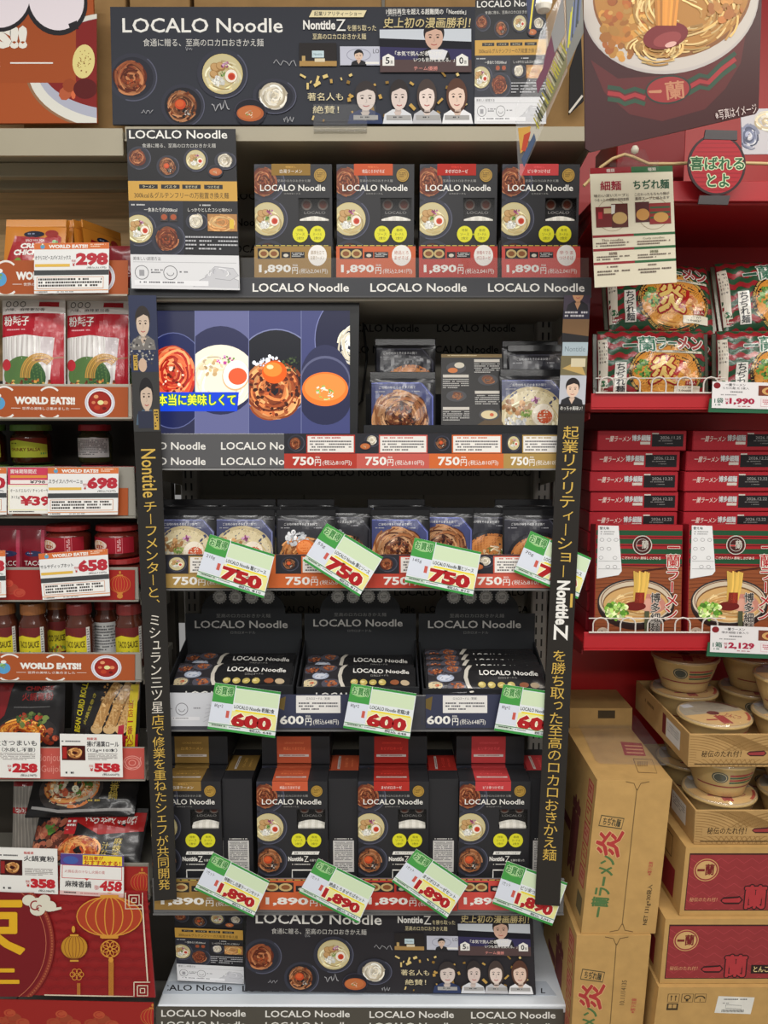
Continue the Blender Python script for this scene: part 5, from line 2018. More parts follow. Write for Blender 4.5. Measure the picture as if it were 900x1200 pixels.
def stick_bag():
    e = thing('noodle_stick_bag', 'bag', 'bag', (0, 0, 0), 'clear bags of white noodle sticks')
    W, H = 0.128, 0.226
    b = MB()
    n = 26
    base = lambda i, j: (214, 208, 206) if (i > 7 and j % 2) else ((236, 234, 230) if i > 7 else (232, 226, 222))
    fm = pillow(b, W, H, 0.016, (232, 226, 222), n, 1.0, colf=base)
    a = Art(b, lambda u, v, l: fm(u / 78, v / 137, l), base=4e-4)
    a.maxe = 5
    a = a.sub(1, 1, 77, 107, 76, 106)
    for x in (8, 17, 26):
        a.ring(x, 5, 3, 3.4, 0.9, (70, 66, 66))
    a.rect(46, 2, 70, 8, (176, 32, 44))
    a.text('六味、麻辣更加香', 4, 10, 54, 14, (60, 56, 56))
    a.poly([(0, 18), (30, 17), (76, 16), (76, 46), (60, 47), (30, 43), (0, 46)], (176, 26, 42))
    a.text('粉耗子', 3, 20, 36, 32, WHITE, 0.03)
    a.lines(4, 36, 34, 39, 1, (226, 170, 176), seed=2)
    a.poly([(66, 46), (76, 44), (76, 106), (60, 106)], (176, 30, 44))
    a.rect(50, 46, 64, 80, (206, 196, 198))
    for x in range(6, 52, 7):
        a.stroke([(x, 46), (x + 1, 76)], 0.8, (190, 184, 180))
    a.ell(28, 92, 26, 22, (90, 124, 70), n=24)
    a.ell(42, 95, 14, 16, (62, 96, 58), n=20)
    for k in range(6):
        a.ring(50, 98, 14 + k * 2.2, 22 + k * 1.8, 1.6, vary((206, 156, 76), rnd), t0=PI * 1.02, t1=PI * 1.7)
    a.stroke([(40, 76), (76, 70)], 1.6, (150, 100, 70))
    blobs(a, 34, 103, 32, 5, 34, 1.4, 3, [(214, 160, 76), (232, 196, 110), (190, 110, 60), (120, 60, 40)], 6)
    a.ell(6, 80, 6, 7, (196, 50, 60))
    finish(b, 'bag_body', FILM, e, smooth=True)
    b = MB()
    b.box((-W / 2, -0.001, H - 0.004), (W / 2, 0.0025, H + 0.006), (222, 216, 214), bev=0.0006)
    finish(b, 'heat_seal', FILM, e)
    return e


SB = Stock(stick_bag())
zs = LS['stick']
for px, dy, lb in ((36, 0, 'clear bag of white noodle sticks, left one of the front pair'), (112, 0.012, 'clear bag of white noodle sticks, right one of the front pair'), (141, 0.05, 'clear bag of noodle sticks half hidden at the right end, red edge showing')):
    SB.put((at(px, 400, Yl + dy).x, Yl + dy, zs + 0.001), (math.radians(-6), 0, 0), lb, 'clear bags of white noodle sticks')


def jar(nm, r, h, lidc, label, sauce, cat='jar', text=None, white=False, nlid=0.9):
    e = thing(nm, nm, cat, (0, 0, 0))
    b = MB()
    pr = [(0.001, 0), (r * 0.9, 0), (r, h * 0.05), (r, h * 0.67), (r * 0.96, h * 0.72), (r * 0.82, h * 0.78), (r * 0.80, h * 0.86)]
    b.lathe((0, 0, 0), pr, sauce, n=26)
    finish(b, 'glass_body', GLASSY, e, smooth=True)
    b = MB()
    lr = r * nlid
    b.lathe((0, 0, h * 0.84), [(lr, 0), (lr * 1.02, h * 0.02), (lr, h * 0.14), (lr * 0.96, h * 0.16), (lr * 0.86, h * 0.15), (0.0005, h * 0.15)], lidc, n=26)
    a = Art(b, flat((-lr, lr, h * 0.99), (1, 0, 0), (0, -1, 0), (0, 0, 1), lr / 10))
    a.ell(10, 10, 6.4, 6.4, shade(lidc, 1.25))
    finish(b, 'lid', BLACKP, e, smooth=False)
    b = MB()
    R = r * 1.012

    def lm(u, v, l):
        t = -PI / 2 + (u - 30) / 60 * 2.3
        return Vector(((R + l) * math.cos(t), (R + l) * math.sin(t), h * 0.66 - v / 40 * h * 0.50))
    P = [[lm(60 * k / 18, v, 0) for k in range(19)] for v in (0, 40)]
    b.grid([P[0], P[1]], (196, 196, 194) if white else label)
    a = Art(b, lm, base=2e-4)
    a.maxe = 5
    if white:
        a.lines(4, 4, 56, 36, 9, (90, 90, 92), 0.5, seed=3)
    elif text == 'TACO':
        a.poly([(0, 14), (20, 9), (44, 12), (60, 8), (60, 36), (0, 40)], (206, 192, 44))
        a.lines(18, 6, 44, 12, 1, (110, 40, 30), seed=3)
        a.text('TACO SAUCE', 12, 16, 50, 24, (60, 50, 20), 0.03)
        blobs(a, 30, 33, 22, 4, 30, 1.4, 3, [(150, 60, 30), (120, 150, 60), (196, 150, 70)], 3)
        a.rect(53, 0, 60, 40, (214, 212, 206))
        a.lines(54, 2, 59, 38, 12, (110, 110, 110), seed=2)
    elif text == 'SALSA':
        a.poly([(0, 8), (20, 4), (60, 14), (60, 40), (0, 40)], (186, 190, 60))
        a.lines(8, 10, 26, 14, 1, (60, 60, 20), seed=3)
        a.text('CHUNKY SALSA', 8, 20, 50, 27, (110, 40, 24), 0.03)
        a.rect(50, 30, 58, 34, (80, 140, 70))
    else:
        a.ell(16, 20, 12, 13, (226, 206, 190))
        a.ell(15, 18, 9, 9, (206, 150, 70))
        a.ell(17, 24, 7, 5, (150, 30, 30))
        a.rect(38, 0, 46, 40, (206, 110, 120))
        a.rect(38.6, 0.6, 45.4, 39.4, (160, 32, 44))
        a.lines(40, 4, 44, 36, 10, (226, 190, 190), seed=4)
    finish(b, 'label', PAPER, e)
    return e


zj = LS['jar']
GJ = 'salsa and jalapeno jars'
jg = Stock(jar('salsa_jar', 0.042, 0.084, (96, 132, 60), (110, 40, 26), (70, 30, 20), text='SALSA', nlid=1.0))
jr = Stock(jar('salsa_jar', 0.042, 0.084, (160, 40, 44), (110, 40, 26), (70, 30, 20), text='SALSA', nlid=1.0))
jw = Stock(jar('jalapeno_jar', 0.036, 0.084, (160, 36, 48), (180, 180, 180), (54, 54, 30), white=True, nlid=0.94))
Yj = YF + 0.055
for st, px, dy, up, lb in ((jg, 16, 0, 0, 'green-lidded salsa jar in the lower layer behind the pink-topped card'), (jr, 67, 0.0, 0, 'red-lidded salsa jar in the lower layer behind the card reading 698'), (jw, 113, 0.0, 0, 'red-lidded jalapeno jar in the lower layer behind the right of the card reading 698'), (jw, 140, 0.004, 0, 'red-lidded jar with grey label at the right end of the jar shelf'),
                          (jg, 40, 0.09, 1, 'green-lidded salsa jar in the upper layer of the jar shelf'), (jw, 114, 0.09, 1, 'jar with silver paper label in the upper layer of the jar shelf'), (jg, -14, 0.09, 1, 'green-lidded jar in the upper layer cut by the left frame edge')):
    st.put((at(px, 570, Yj + dy).x, Yj + dy, zj + 0.001 + up * 0.088), (0, 0, 0.25 if up == 0 else 0.05), lb, GJ)
for st, px, lb in ((jg, 40, 'green-lidded jar hidden under the upper green-lidded jar'), (jw, 114, 'jar hidden under the jar with silver paper label'), (jg, -14, 'green-lidded jar at the frame edge under another one')):
    st.put((at(px, 570, Yj + 0.09).x, Yj + 0.095, zj + 0.001), (0, 0, 0.2), lb, GJ)

za = LS['salsa']
js = Stock(jar('dip_jar', 0.046, 0.066, (150, 40, 40), (150, 24, 40), (96, 34, 26), nlid=0.95))
for px, k, lb in ((80, 0, 'red-labelled dip jar in the lower layer behind the card reading 658'), (80, 1, 'red-labelled dip jar stacked above the card reading 658'), (142, 0, 'red-labelled dip jar in the lower layer at the right end of its shelf'), (138, 1, 'red-labelled dip jar stacked at the right end of its shelf')):
    js.put((at(px, 640, Yj).x, Yj + 0.004 * k, za + 0.001 + k * 0.068), (0, 0, 0.2 - 0.3 * k), lb, 'red-labelled dip jars')


def taco_packet():
    e = thing('taco_packet', 'packet', 'packet', (0, 0, 0))
    b = MB()
    W, H = 0.052, 0.128
    fm = pillow(b, W, H, 0.006, (120, 22, 36), 10, 0.6)
    a = Art(b, lambda u, v, l: fm(u / 30, v / 78, l), base=3e-4)
    a.maxe = 6
    a.ell(15, 32, 10, 3.6, (40, 46, 80))
    a.lines(8, 31, 22, 33, 1, (150, 160, 190), seed=3)
    a.text('TACO', 4, 41, 26, 47, WHITE, 0.0)
    a.text('SPICE MIX', 6, 50, 24, 53, (226, 190, 190))
    blobs(a, 15, 68, 12, 6, 26, 1.4, 3, [(190, 120, 60), (120, 140, 60), (226, 200, 150)], 3)
    a.rect(24, 2, 28, 70, (176, 60, 84))
    finish(b, 'packet_body', FILM, e, smooth=True)
    b = MB()
    b.box((-W / 2, -0.001, H - 0.003), (W / 2, 0.0022, H + 0.006), (130, 30, 44), bev=0.0005)
    finish(b, 'heat_seal', FILM, e)
    return e


TP = Stock(taco_packet())
for px, lb in ((9, 'dark red taco spice packet at the left frame edge'), (38, 'dark red taco spice packet beside the dip jars')):
    TP.put((at(px, 640, Yl).x, Yl, za + 0.001), (math.radians(-5), 0, 0), lb, 'taco spice packets')

zt = LS['taco']
to = Stock(jar('taco_sauce_jar', 0.029, 0.142, (136, 84, 44), (104, 36, 36), (78, 38, 26), text='TACO', nlid=0.86))
tr_ = Stock(jar('taco_sauce_jar', 0.029, 0.142, (116, 36, 34), (104, 36, 36), (78, 38, 26), text='TACO', nlid=0.86))
tw = Stock(jar('taco_sauce_jar', 0.029, 0.142, (116, 36, 34), (104, 36, 36), (78, 38, 26), white=True, nlid=0.86))
for st, px, dy, rz, lb in ((to, 5, 0.0, 0.1, 'orange-lidded taco sauce jar at the left frame edge'), (to, 40, 0.0, -0.05, 'orange-lidded taco sauce jar second from the left frame edge'), (to, 68, 0.05, 0.1, 'orange-lidded taco sauce jar standing back between two front jars'), (tr_, 94, 0.0, -0.1, 'red-lidded taco sauce jar in the middle of the taco sauce row'),
                          (tw, 126, 0.045, 0, 'red-lidded sauce jar with its white back label turned to the front'), (tr_, 152, 0.0, 0.1, 'red-lidded taco sauce jar at the right end beside the black banner')):
    st.put((at(px, 740, Yl + 0.01 + dy).x, Yl + 0.01 + dy, zt + 0.001), (0, 0, rz), lb, 'taco sauce jars')


def big_pack(nm, W, H, D, col, draw, label, cat='pack', n=22, units=100, kid=None):
    e = thing(nm, label, cat, (0, 0, 0))
    b = MB()
    fm = pillow(b, W, H, D, col, n, 1.2)
    vu = units * H / W
    a = Art(b, lambda u, v, l: fm(u / units, v / vu, l), base=6e-4)
    a.maxe = units / 16
    draw(a.sub(1, 1, units - 1, vu - 1, units - 2, vu - 2), units - 2, vu - 2)
    finish(b, 'pack_body', FILM, e, smooth=True)
    for z0, z1 in ((H - 0.003, H + 0.008), (0, 0.006)):
        b = MB()
        b.box((-W / 2, -0.0015, z0), (W / 2, 0.003, z1), shade(col, 1.1), bev=0.0006)
        finish(b, 'sealed_edge', FILM, e)
    return e


def d_hot(a, W, H):
    a.poly([(0, 0), (26, 0), (14, 46), (0, 60)], (130, 30, 34))
    a.text('CHINESE', 44, 5, 84, 11, (170, 44, 44), 0.03)
    a.text('火鍋寛粉', 40, 14, 84, 25, (150, 36, 36), 0.03)
    a.rect(28, 34, 80, 35, (110, 110, 110))
    a.ell(46, 72, 44, 26, (46, 42, 42), n=28)
    squiggles(a, 40, 72, 36, 20, 110, 3, [(214, 140, 50), (196, 110, 36), (232, 176, 86), (150, 60, 30)], 301)
    blobs(a, 56, 52, 22, 10, 40, 2, 5, [(74, 100, 50), (50, 76, 36), (110, 130, 70), (170, 60, 40)], 302)
    blobs(a, 76, 78, 14, 12, 24, 2, 5, [(120, 44, 30), (170, 80, 50)], 303)


def d_roll(a, W, H):
    a.text('BEAN CURD ROLL', -20, 33, 50, 42, (206, 190, 40), 0.03, rot=-82)
    a.text('火鍋豆巻き', 6, 36, 52, 41, (176, 160, 60), 0.01, rot=-72)
    for i, (x, y) in enumerate(((48, 40), (66, 46), (82, 50))):
        a.stroke([(x + 20 - i, 2), (x + 6, 30), (x - 6, 66)], 14, (176, 132, 78))
        a.stroke([(x + 18 - i, 2), (x + 4, 30), (x - 7, 64)], 9, (204, 164, 108))
        a.ell(x - 6, 66, 8.5, 7, (214, 180, 130))
        blobs(a, x + 4, 34, 7, 30, 26, 0.8, 2.4, [(170, 124, 70), (216, 182, 130)], 305 + i)
    a.poly([(0, 82), (98, 74), (98, 120), (0, 120)], (150, 28, 40))
    a.poly([(86, 4), (97, 4), (94, 110), (82, 110)], (222, 200, 40))
    a.poly([(72, 62), (80, 60), (79, 108), (70, 108)], (176, 40, 60))
    a.vtext('当店一番人気', 88, 26, 98, 7, (170, 50, 30), 0.02)


zr = LS['roll']
e = big_pack('hotpot_noodle_pack', 0.145, 0.178, 0.016, (34, 32, 33), d_hot, 'black and red noodle pack with orange glass noodles standing above the card reading 258')
e.location, e.rotation_euler = (at(32, 850, Yl).x, Yl, zr + 0.001), (math.radians(-10), 0, math.radians(3))
e = big_pack('bean_curd_roll_pack', 0.150, 0.182, 0.018, (34, 32, 33), d_roll, 'black pack with golden bean curd rolls standing above the card reading 558')
e.location, e.rotation_euler = (at(120, 850, Yl).x, Yl, zr + 0.001), (math.radians(-10), 0, math.radians(-3))


def d_lie1(a, W, H):
    a.ell(38, 26, 30, 22, (62, 56, 54), n=26)
    squiggles(a, 38, 24, 26, 17, 90, 2.6, [(206, 120, 60), (226, 160, 90), (160, 70, 40), (226, 206, 170)], 311)
    blobs(a, 40, 22, 18, 11, 30, 1.6, 4, [(90, 130, 60), (206, 90, 50), (236, 226, 200)], 312)
    a.text('ベビースター', 60, 10, 92, 17, (196, 170, 70), 0.02, rot=-24) if False else None
    a.vtext('麻辣香鍋', 78, 6, 36, 8, (206, 180, 84), 0.02)
    a.lines(56, 36, 74, 39, 1, (206, 180, 84), seed=3)
    a.stroke([(4, 42), (30, 46), (96, 44)], 2.4, (170, 168, 166))


def d_lie2(a, W, H):
    a.poly([(30, 0), (98, 0), (98, 16), (60, 20), (34, 8)], (172, 34, 34))
    a.text('Magic Cook', 44, 4, 72, 11, WHITE, 0.03, rot=180)
    a.text('麺の香り', 74, 3, 90, 11, WHITE, 0.03, rot=180)
    blobs(a, 16, 26, 20, 18, 80, 2, 5, [(120, 60, 44), (150, 80, 60), (90, 44, 32), (176, 110, 80)], 321)
    blobs(a, 14, 16, 6, 4, 12, 1, 3, [(80, 120, 50)], 322)
    squiggles(a, 46, 34, 18, 14, 60, 2.4, [(206, 120, 60), (226, 160, 90), (170, 70, 40)], 323)
    blobs(a, 50, 44, 12, 6, 20, 1.4, 3.4, [(110, 150, 70), (226, 206, 170)], 324)
    a.rect(28, 6, 38, 20, (176, 34, 40))
    a.lines(29, 8, 37, 18, 3, WHITE, seed=2)
    a.vtext('麻辣香鍋', 78, 22, 46, 7, (206, 180, 84), 0.02)
    a.vtext('汁なし', 68, 26, 44, 6, (206, 180, 84), 0.0)


zh = LS['hotpot']
e = big_pack('clear_noodle_bag', 0.085, 0.165, 0.014, (150, 144, 136), lambda a, W, H: (a.rect(0, 0, W, 14, (150, 30, 36)), a.rect(0, 70, W, 86, (170, 36, 40)), a.text('20.', 10, 73, 40, 83, WHITE, 0.04), [a.stroke([(x, 14), (x + 3, 190)], 2, (186, 178, 166)) for x in range(8, 96, 9)]), 'clear bag of dried noodles with red band standing behind the packs that lie flat')
e.location, e.rotation_euler = (at(20, 980, Yl + 0.06).x, Yl + 0.12, zh + 0.001), (math.radians(-12), 0, 0.1)
e = big_pack('hotpot_sauce_pack', 0.25, 0.135, 0.02, (32, 31, 32), d_lie2, 'black and red meal pack lying lower, over the card reading 458')
e.location, e.rotation_euler = (at(93, 1010, Yl).x, Yl + 0.006, zh + 0.012), (math.radians(-38), 0, math.radians(-2))
e = big_pack('hotpot_sauce_pack', 0.245, 0.125, 0.02, (32, 31, 32), d_lie1, 'black meal pack with noodle picture lying uppermost on the lowest left shelf')
e.location, e.rotation_euler = (at(94, 960, Yl + 0.07).x, Yl + 0.066, zh + 0.116), (math.radians(-42), 0, math.radians(1))
tag([o for o in SC.objects if o.name == 'hotpot_sauce_pack'][0], None, None, 'hotpot meal packs')
e['group'] = 'hotpot meal packs'

# ---- the big red poster, the orange sign
f = vplane(YF - 0.012)
pts = [(-70, 1043), (172, 1045), (182, 1169), (-70, 1164)]
mb = panel(f, pts, (150, 36, 38), 0.004)
A = Art(mb, f)
A.clip = (-69, 1046, 176, 1168)
r = random.Random(3)
for i in range(11):
    for j in range(14):
        x, y = -60 + j * 18 + (i % 2) * 9, 1050 + i * 11
        A.ring(x, y, 10, 5, 0.7, (136, 30, 34), t0=PI, t1=2 * PI, n=10)
        A.ring(x, y, 6, 3, 0.6, (136, 30, 34), t0=PI, t1=2 * PI, n=8)
A.ell(-22, 1106, 86, 86, (122, 28, 34), n=50)
A.ring(-22, 1106, 76, 76, 0.8, (190, 110, 80), n=60)
A.ring(-22, 1106, 83, 83, 5, (146, 54, 44), n=60)
for q in range(60):
    t = -1.2 + q * 0.04
    A.rect(-22 + 83 * math.cos(t) - 1, 1106 + 83 * math.sin(t) - 1, -22 + 83 * math.cos(t) + 1, 1106 + 83 * math.sin(t) + 1, (180, 96, 66))
A.text('束', -52, 1048, 28, 1120, (232, 180, 40), 0.04)
A.text('午', -44, 1130, 22, 1168, (232, 180, 40), 0.04)
for dx, dy, rr in ((34, 1055, 8), (44, 1060, 10), (52, 1054, 7), (58, 1062, 8), (44, 1066, 9)):
    A.ell(dx, dy, rr, rr * .8, (226, 222, 204), n=18)
A.stroke([(52, 1064), (62, 1066), (72, 1064)], 4, (226, 222, 204), taper=True)
A.ring(41, 1061, 5, 5, 1.6, (150, 36, 38), t0=0.5, t1=5.2)
A.ring(46, 1064, 3, 3, 1.2, (150, 36, 38), t0=1.5, t1=5.8)
lantern(A, 128, 1074, 38, 23, (178, 66, 40), (216, 150, 60), False)
A.rect(119, 1097, 138, 1100, (216, 150, 60))
for q in range(8):
    A.ring(129 + 6 * math.cos(q * PI / 4), 1112 + 6 * math.sin(q * PI / 4), 4, 4, 0.9, (216, 150, 60), n=14)
A.ring(129, 1112, 11, 10, 1.0, (216, 150, 60))
A.ell(130, 1125, 3, 3, (216, 150, 60))
for q in range(6):
    A.rect(127.4 + q, 1127, 128 + q, 1167, (216, 150, 60))
lantern(A, 87, 1110, 15.5, 14, (196, 140, 44), (120, 60, 30), False)
for yy in (1095, 1125):
    A.rect(82, yy, 92, yy + 2, (216, 160, 60))
A.ell(86, 1089, 2, 4, (216, 160, 60))
for q in range(6):
    A.ring(90 + 5 * math.cos(q * PI / 3), 1142 + 4 * math.sin(q * PI / 3), 3, 3, 0.8, (216, 150, 60), n=10)
for q in range(4):
    A.rect(90.5 + q, 1152, 91 + q, 1167, (216, 150, 60))
FR = (228, 214, 190)
A.stroke([(164, 1060), (167, 1062), (173, 1150)], 1.6, FR)
for cx, cy in ((157, 1055), (167, 1161)):
    for k in (10, 6, 2.6):
        A.stroke([(cx - k, cy - k), (cx + k, cy - k), (cx + k, cy + k), (cx - k, cy + k), (cx - k, cy - k)], 1.3, FR)
A.stroke([(52, 1166), (156, 1168)], 1.4, FR)
tag(finish(mb, 'lantern_poster', GLOSS), 'large red poster with golden lanterns at the foot of the left bay', 'poster')
f = vplane(YF + 0.012)
pts = [(-120, -6), (109, -6), (114, 144), (-120, 145)]
mb = panel(f, pts, (170, 82, 38), 0.006)
A = Art(mb, f)
A.clip = (-119, -5, 113.4, 144)
A.rect(-119, 0, 89, 97, (164, 78, 36))
A.ell(138, 84, 108, 70, (150, 110, 80), n=60)
A.ell(140, 83, 107, 69, (224, 222, 212), n=60)
A.ell(142, 80, 99, 61, (178, 180, 196), n=60)
A.ell(144, 74, 97, 55, (132, 34, 32), n=60)
A.rect(-119, -6, 89, 97, (164, 78, 36))
blobs(A, 82, 104, 14, 8, 8, 5, 9, [(176, 80, 40), (110, 30, 28), (190, 96, 60)], 9)
A.ell(100, 104, 14, 12, (92, 24, 24))
A.ell(98, 72, 13, 20, (226, 212, 140), 0.1)
blobs(A, 98, 72, 9, 14, 34, 0.5, 1.1, [(150, 110, 60)], 10)
A.text('ATS!!', -56, 30, 32, 57, (236, 232, 222), 0.08)
A.rect(12, 73, 62, 74.6, WHITE)
A.text('集めました', -50, 69, 0, 79, WHITE, 0.0)
for cx, cy, rx, ry, ro in ((2, -2, 36, 40, 0.35), (66, 2, 36, 40, -0.35)):
    A.ell(cx, cy, rx, ry, (38, 36, 40), ro, n=34)
for cx, cy, rx, ry, ro in ((2, -4, 33, 37, 0.35), (66, 0, 32, 36, -0.35)):
    A.ell(cx, cy, rx, ry, (236, 226, 232), ro, n=34)
    A.ell(cx, cy - 22, 14, 16, (236, 206, 224), ro, n=20)
A.poly([(80, 28), (90, 24), (92, 34), (82, 34)], (38, 36, 40))
tag(finish(mb, 'orange_sign', PAPER), 'orange sign with petals and a tomato stew bowl on the left top shelf', 'sign')
# ================================================================ the right bay
RX = (XR + 0.004, 1.45)
RED_ = (176, 30, 38)
R0 = shelf('red shelf edge behind the round lantern tag', 0, 0, 212, 234, (150, 18, 24), board=228, Xs=RX, rail=RED_)
R1 = shelf('red shelf under the striped noodle bags', 0, 0, 461, 478, (150, 18, 24), board=472, Xs=RX, rail=RED_)
R2 = shelf('red shelf under the boxed ramen', 0, 0, 741, 760, (150, 18, 24), board=754, Xs=RX, rail=RED_)


def hoops(z, px0, px1, py, lb):
    b = MB()
    Y = YF - 0.004
    x0, x1 = at(px0, py, Y).x, at(px1, py, Y).x
    n = max(2, int(round((x1 - x0) / 0.055)))
    st = (x1 - x0) / n
    hgt = 0.032
    for i in range(n):
        xa = x0 + i * st + st * 0.15
        xb = xa + st * 0.55
        pts = [Vector((xa, Y, z))] + [Vector(((xa + xb) / 2 - (xb - xa) / 2 * math.cos(t), Y, z + hgt * 0.6 + hgt * 0.4 * math.sin(t))) for t in (0, .5, 1.0, 1.57, 2.1, 2.6, 3.14)] + [Vector((xb, Y, z))]
        b.tube(pts, 0.0016, (214, 206, 198), n=7)
    b.tube([Vector((x0, Y, z + 0.001)), Vector((x1, Y, z + 0.001))], 0.0018, (214, 206, 198), n=7)
    b.tube([Vector((x0, Y + 0.0034, z + hgt * 0.93)), Vector((x1, Y + 0.0034, z + hgt * 0.93))], 0.0012, (214, 206, 198), n=7)
    return tag(finish(b, 'wire_guard', STEEL, smooth=True), lb, 'wire guard', 'wire guards')


hoops(at(760, 461, YF).z, 698, 850, 461, 'wire hoop guard on the red rail below the striped noodle bags')
hoops(at(760, 741, YF).z, 690, 850, 741, 'wire hoop guard on the red rail below the boxed ramen')


# ---- striped noodle bags
def d_bag(a, W, H):
    G, R_ = (34, 74, 48), (142, 34, 40)
    n = 7
    for i in range(n):
        y = -4 + i * (H + 8) / n
        h = (H + 8) / n
        for c_, o in ((G, 0), (R_, h * 0.5)):
            top = [(x, y + o + 2.2 * math.sin(x * 0.42 + i)) for x in range(0, int(W) + 2, 3)]
            bot = [(x, yy + h * 0.52) for x, yy in reversed(top)]
            a.poly(top + bot, c_)
    a.rect(0, 12, 9, H - 8, (214, 206, 190))
    a.lines(1, 16, 8, 46, 6, (110, 104, 96), seed=4)
    a.ell(4.6, H - 22, 3, 4, (40, 96, 56))
    cx, cy = 72, H * 0.62
    a.ell(cx, cy, 42, 38, (38, 32, 30), n=40)
    a.ring(cx, cy, 40, 36, 2.6, (180, 150, 80), n=40)
    a.ell(cx, cy, 38, 34, (206, 138, 56), n=40)
    a.ell(cx - 2, cy + 3, 34, 29, (214, 152, 70), n=36)
    squiggles(a, cx, cy + 20, 30, 10, 30, 1.4, [(224, 170, 90), (196, 124, 50)], 401, span=(.4, 1.1))
    blobs(a, cx - 25, cy - 4, 10, 12, 60, 1, 2.6, [(92, 140, 60), (60, 106, 44), (130, 170, 80)], 402)
    blobs(a, cx + 26, cy + 2, 9, 12, 26, 1.6, 4, [(214, 150, 100), (180, 90, 60), (226, 180, 130)], 403)
    a.text('炎', cx - 18, cy - 21, cx + 12, cy + 14, (222, 190, 110), 0.06, out=(150, 24, 28), outw=0.05)
    a.stroke([(cx + 10, cy + 4), (cx + 16, cy - 6), (cx + 18, cy - 16)], 4, (170, 34, 32))
    blobs(a, cx + 10, cy + 8, 5, 3, 8, 1.4, 2.4, [(240, 200, 190), (206, 90, 80)], 404)
    a.text('一', 26, 20, 40, 23, (40, 84, 66), 0.06, out=(214, 214, 206), outw=0.07)
    a.text('蘭', 42, 10, 60, 30, (52, 110, 86), 0.03, out=(220, 222, 214), outw=0.05)
    a.text('ラー', 62, 13, 84, 27, (44, 92, 72), 0.05, out=(214, 214, 206), outw=0.05)
    a.text('メン', 86, 10, 116, 27, (150, 60, 60), 0.05, out=(214, 214, 206), outw=0.05)
    a.rect(60, 29, 114, 32, (206, 200, 180))
    a.lines(61, 29.4, 113, 31.8, 1, (90, 80, 70), seed=2)
    a.rect(16, H * 0.48, 28, H - 8, (222, 220, 212))
    a.vtext('ちぢれ麺', 22, H * 0.49, H - 9, 9, (40, 40, 44), 0.04)
    a.rect(94, H - 24, 107, H - 19, (150, 30, 36))
    a.text('5食入', 95, H - 23.4, 106, H - 19.6, (230, 220, 200))
    a.rect(82, H - 18, 112, H - 9, (232, 226, 206))
    a.text('NET WT.', 88, H - 17, 104, H - 14.4, INK)
    a.text('23.0oz(655g)', 84, H - 13.4, 110, H - 10.4, INK, 0.01)


def noodle_bag():
    e = thing('noodle_bag', 'bag', 'bag', (0, 0, 0), 'striped noodle bags')
    W, H = 0.222, 0.148
    b = MB()
    fm = pillow(b, W, H, 0.034, (110, 30, 36), 30, 1.6, back=0.5, pw=0.42)
    a = Art(b, lambda u, v, l: fm(u / 138, v / 92, l), base=7e-4)
    a.maxe = 5
    d_bag(a.sub(1, 1, 137, 91, 120, 92), 120, 92)
    finish(b, 'bag_body', FILM, e, smooth=True)
    for x, q in ((-W / 2 - 0.008, 1), (W / 2 - 0.002, -1)):
        b = MB()
        b.box((x, -0.0012, 0.006), (x + 0.01, 0.003, H - 0.006), (60, 60, 46), bev=0.0008)
        finish(b, 'crimped_end', FILM, e)
    return e


NBG = Stock(noodle_bag())
Yn = YF + 0.05
for px, dy, up, rx, ry, lb in ((765, 0, 0, -8, 0, 'striped noodle bag at the lower left, right above the wire hoops'), (906, 0, 0, -8, 0, 'striped noodle bag at the lower right, above the price card reading 1,990'),
                               (774, 0.05, 1, -24, 2, 'striped noodle bag at the upper left, half behind the hanging noodle guide card'), (908, 0.05, 1, -20, -1, 'striped noodle bag at the upper right, cut by the frame')):
    NBG.put((at(px, 405, Yn + dy).x, Yn + dy, R1 + 0.002 + up * 0.142), (math.radians(rx), math.radians(ry), 0), lb, 'striped noodle bags', scale=(1, 1, 1.0 if not up else 1.14))
for px, lb in ((776, 'striped noodle bag in the back row under the upper left one'), (910, 'striped noodle bag in the back row under the upper right one')):
    NBG.put((at(px, 405, Yn + 0.07).x, Yn + 0.075, R1 + 0.002), (math.radians(-6), 0, 0), lb, 'striped noodle bags', scale=(1, 1, 0.95))


# ---- flat boxes in two stacks and the two upright boxes before them
def ramen_logo(a, x, y, r, fg=(196, 60, 60), ringc=(200, 196, 186)):
    a.ring(x, y, r, r, r * 0.1, ringc)
    a.ell(x, y, r * 0.9, r * 0.9, (70, 30, 30), n=28)
    a.ring(x, y, r * 0.66, r * 0.66, r * 0.05, ringc)
    a.text('一', x - r * 0.62, y + 0.0 * r, x - r * 0.05, y + r * 0.12, fg, 0.06, out=ringc, outw=0.03)
    a.text('蘭', x - r * 0.05, y - r * 0.5, x + r * 0.6, y + r * 0.4, ringc, 0.02)


def box_faces(b, W, H, D, col):
    b.box((-W / 2, 0, 0), (W / 2, D, H), col, bev=0.0012)


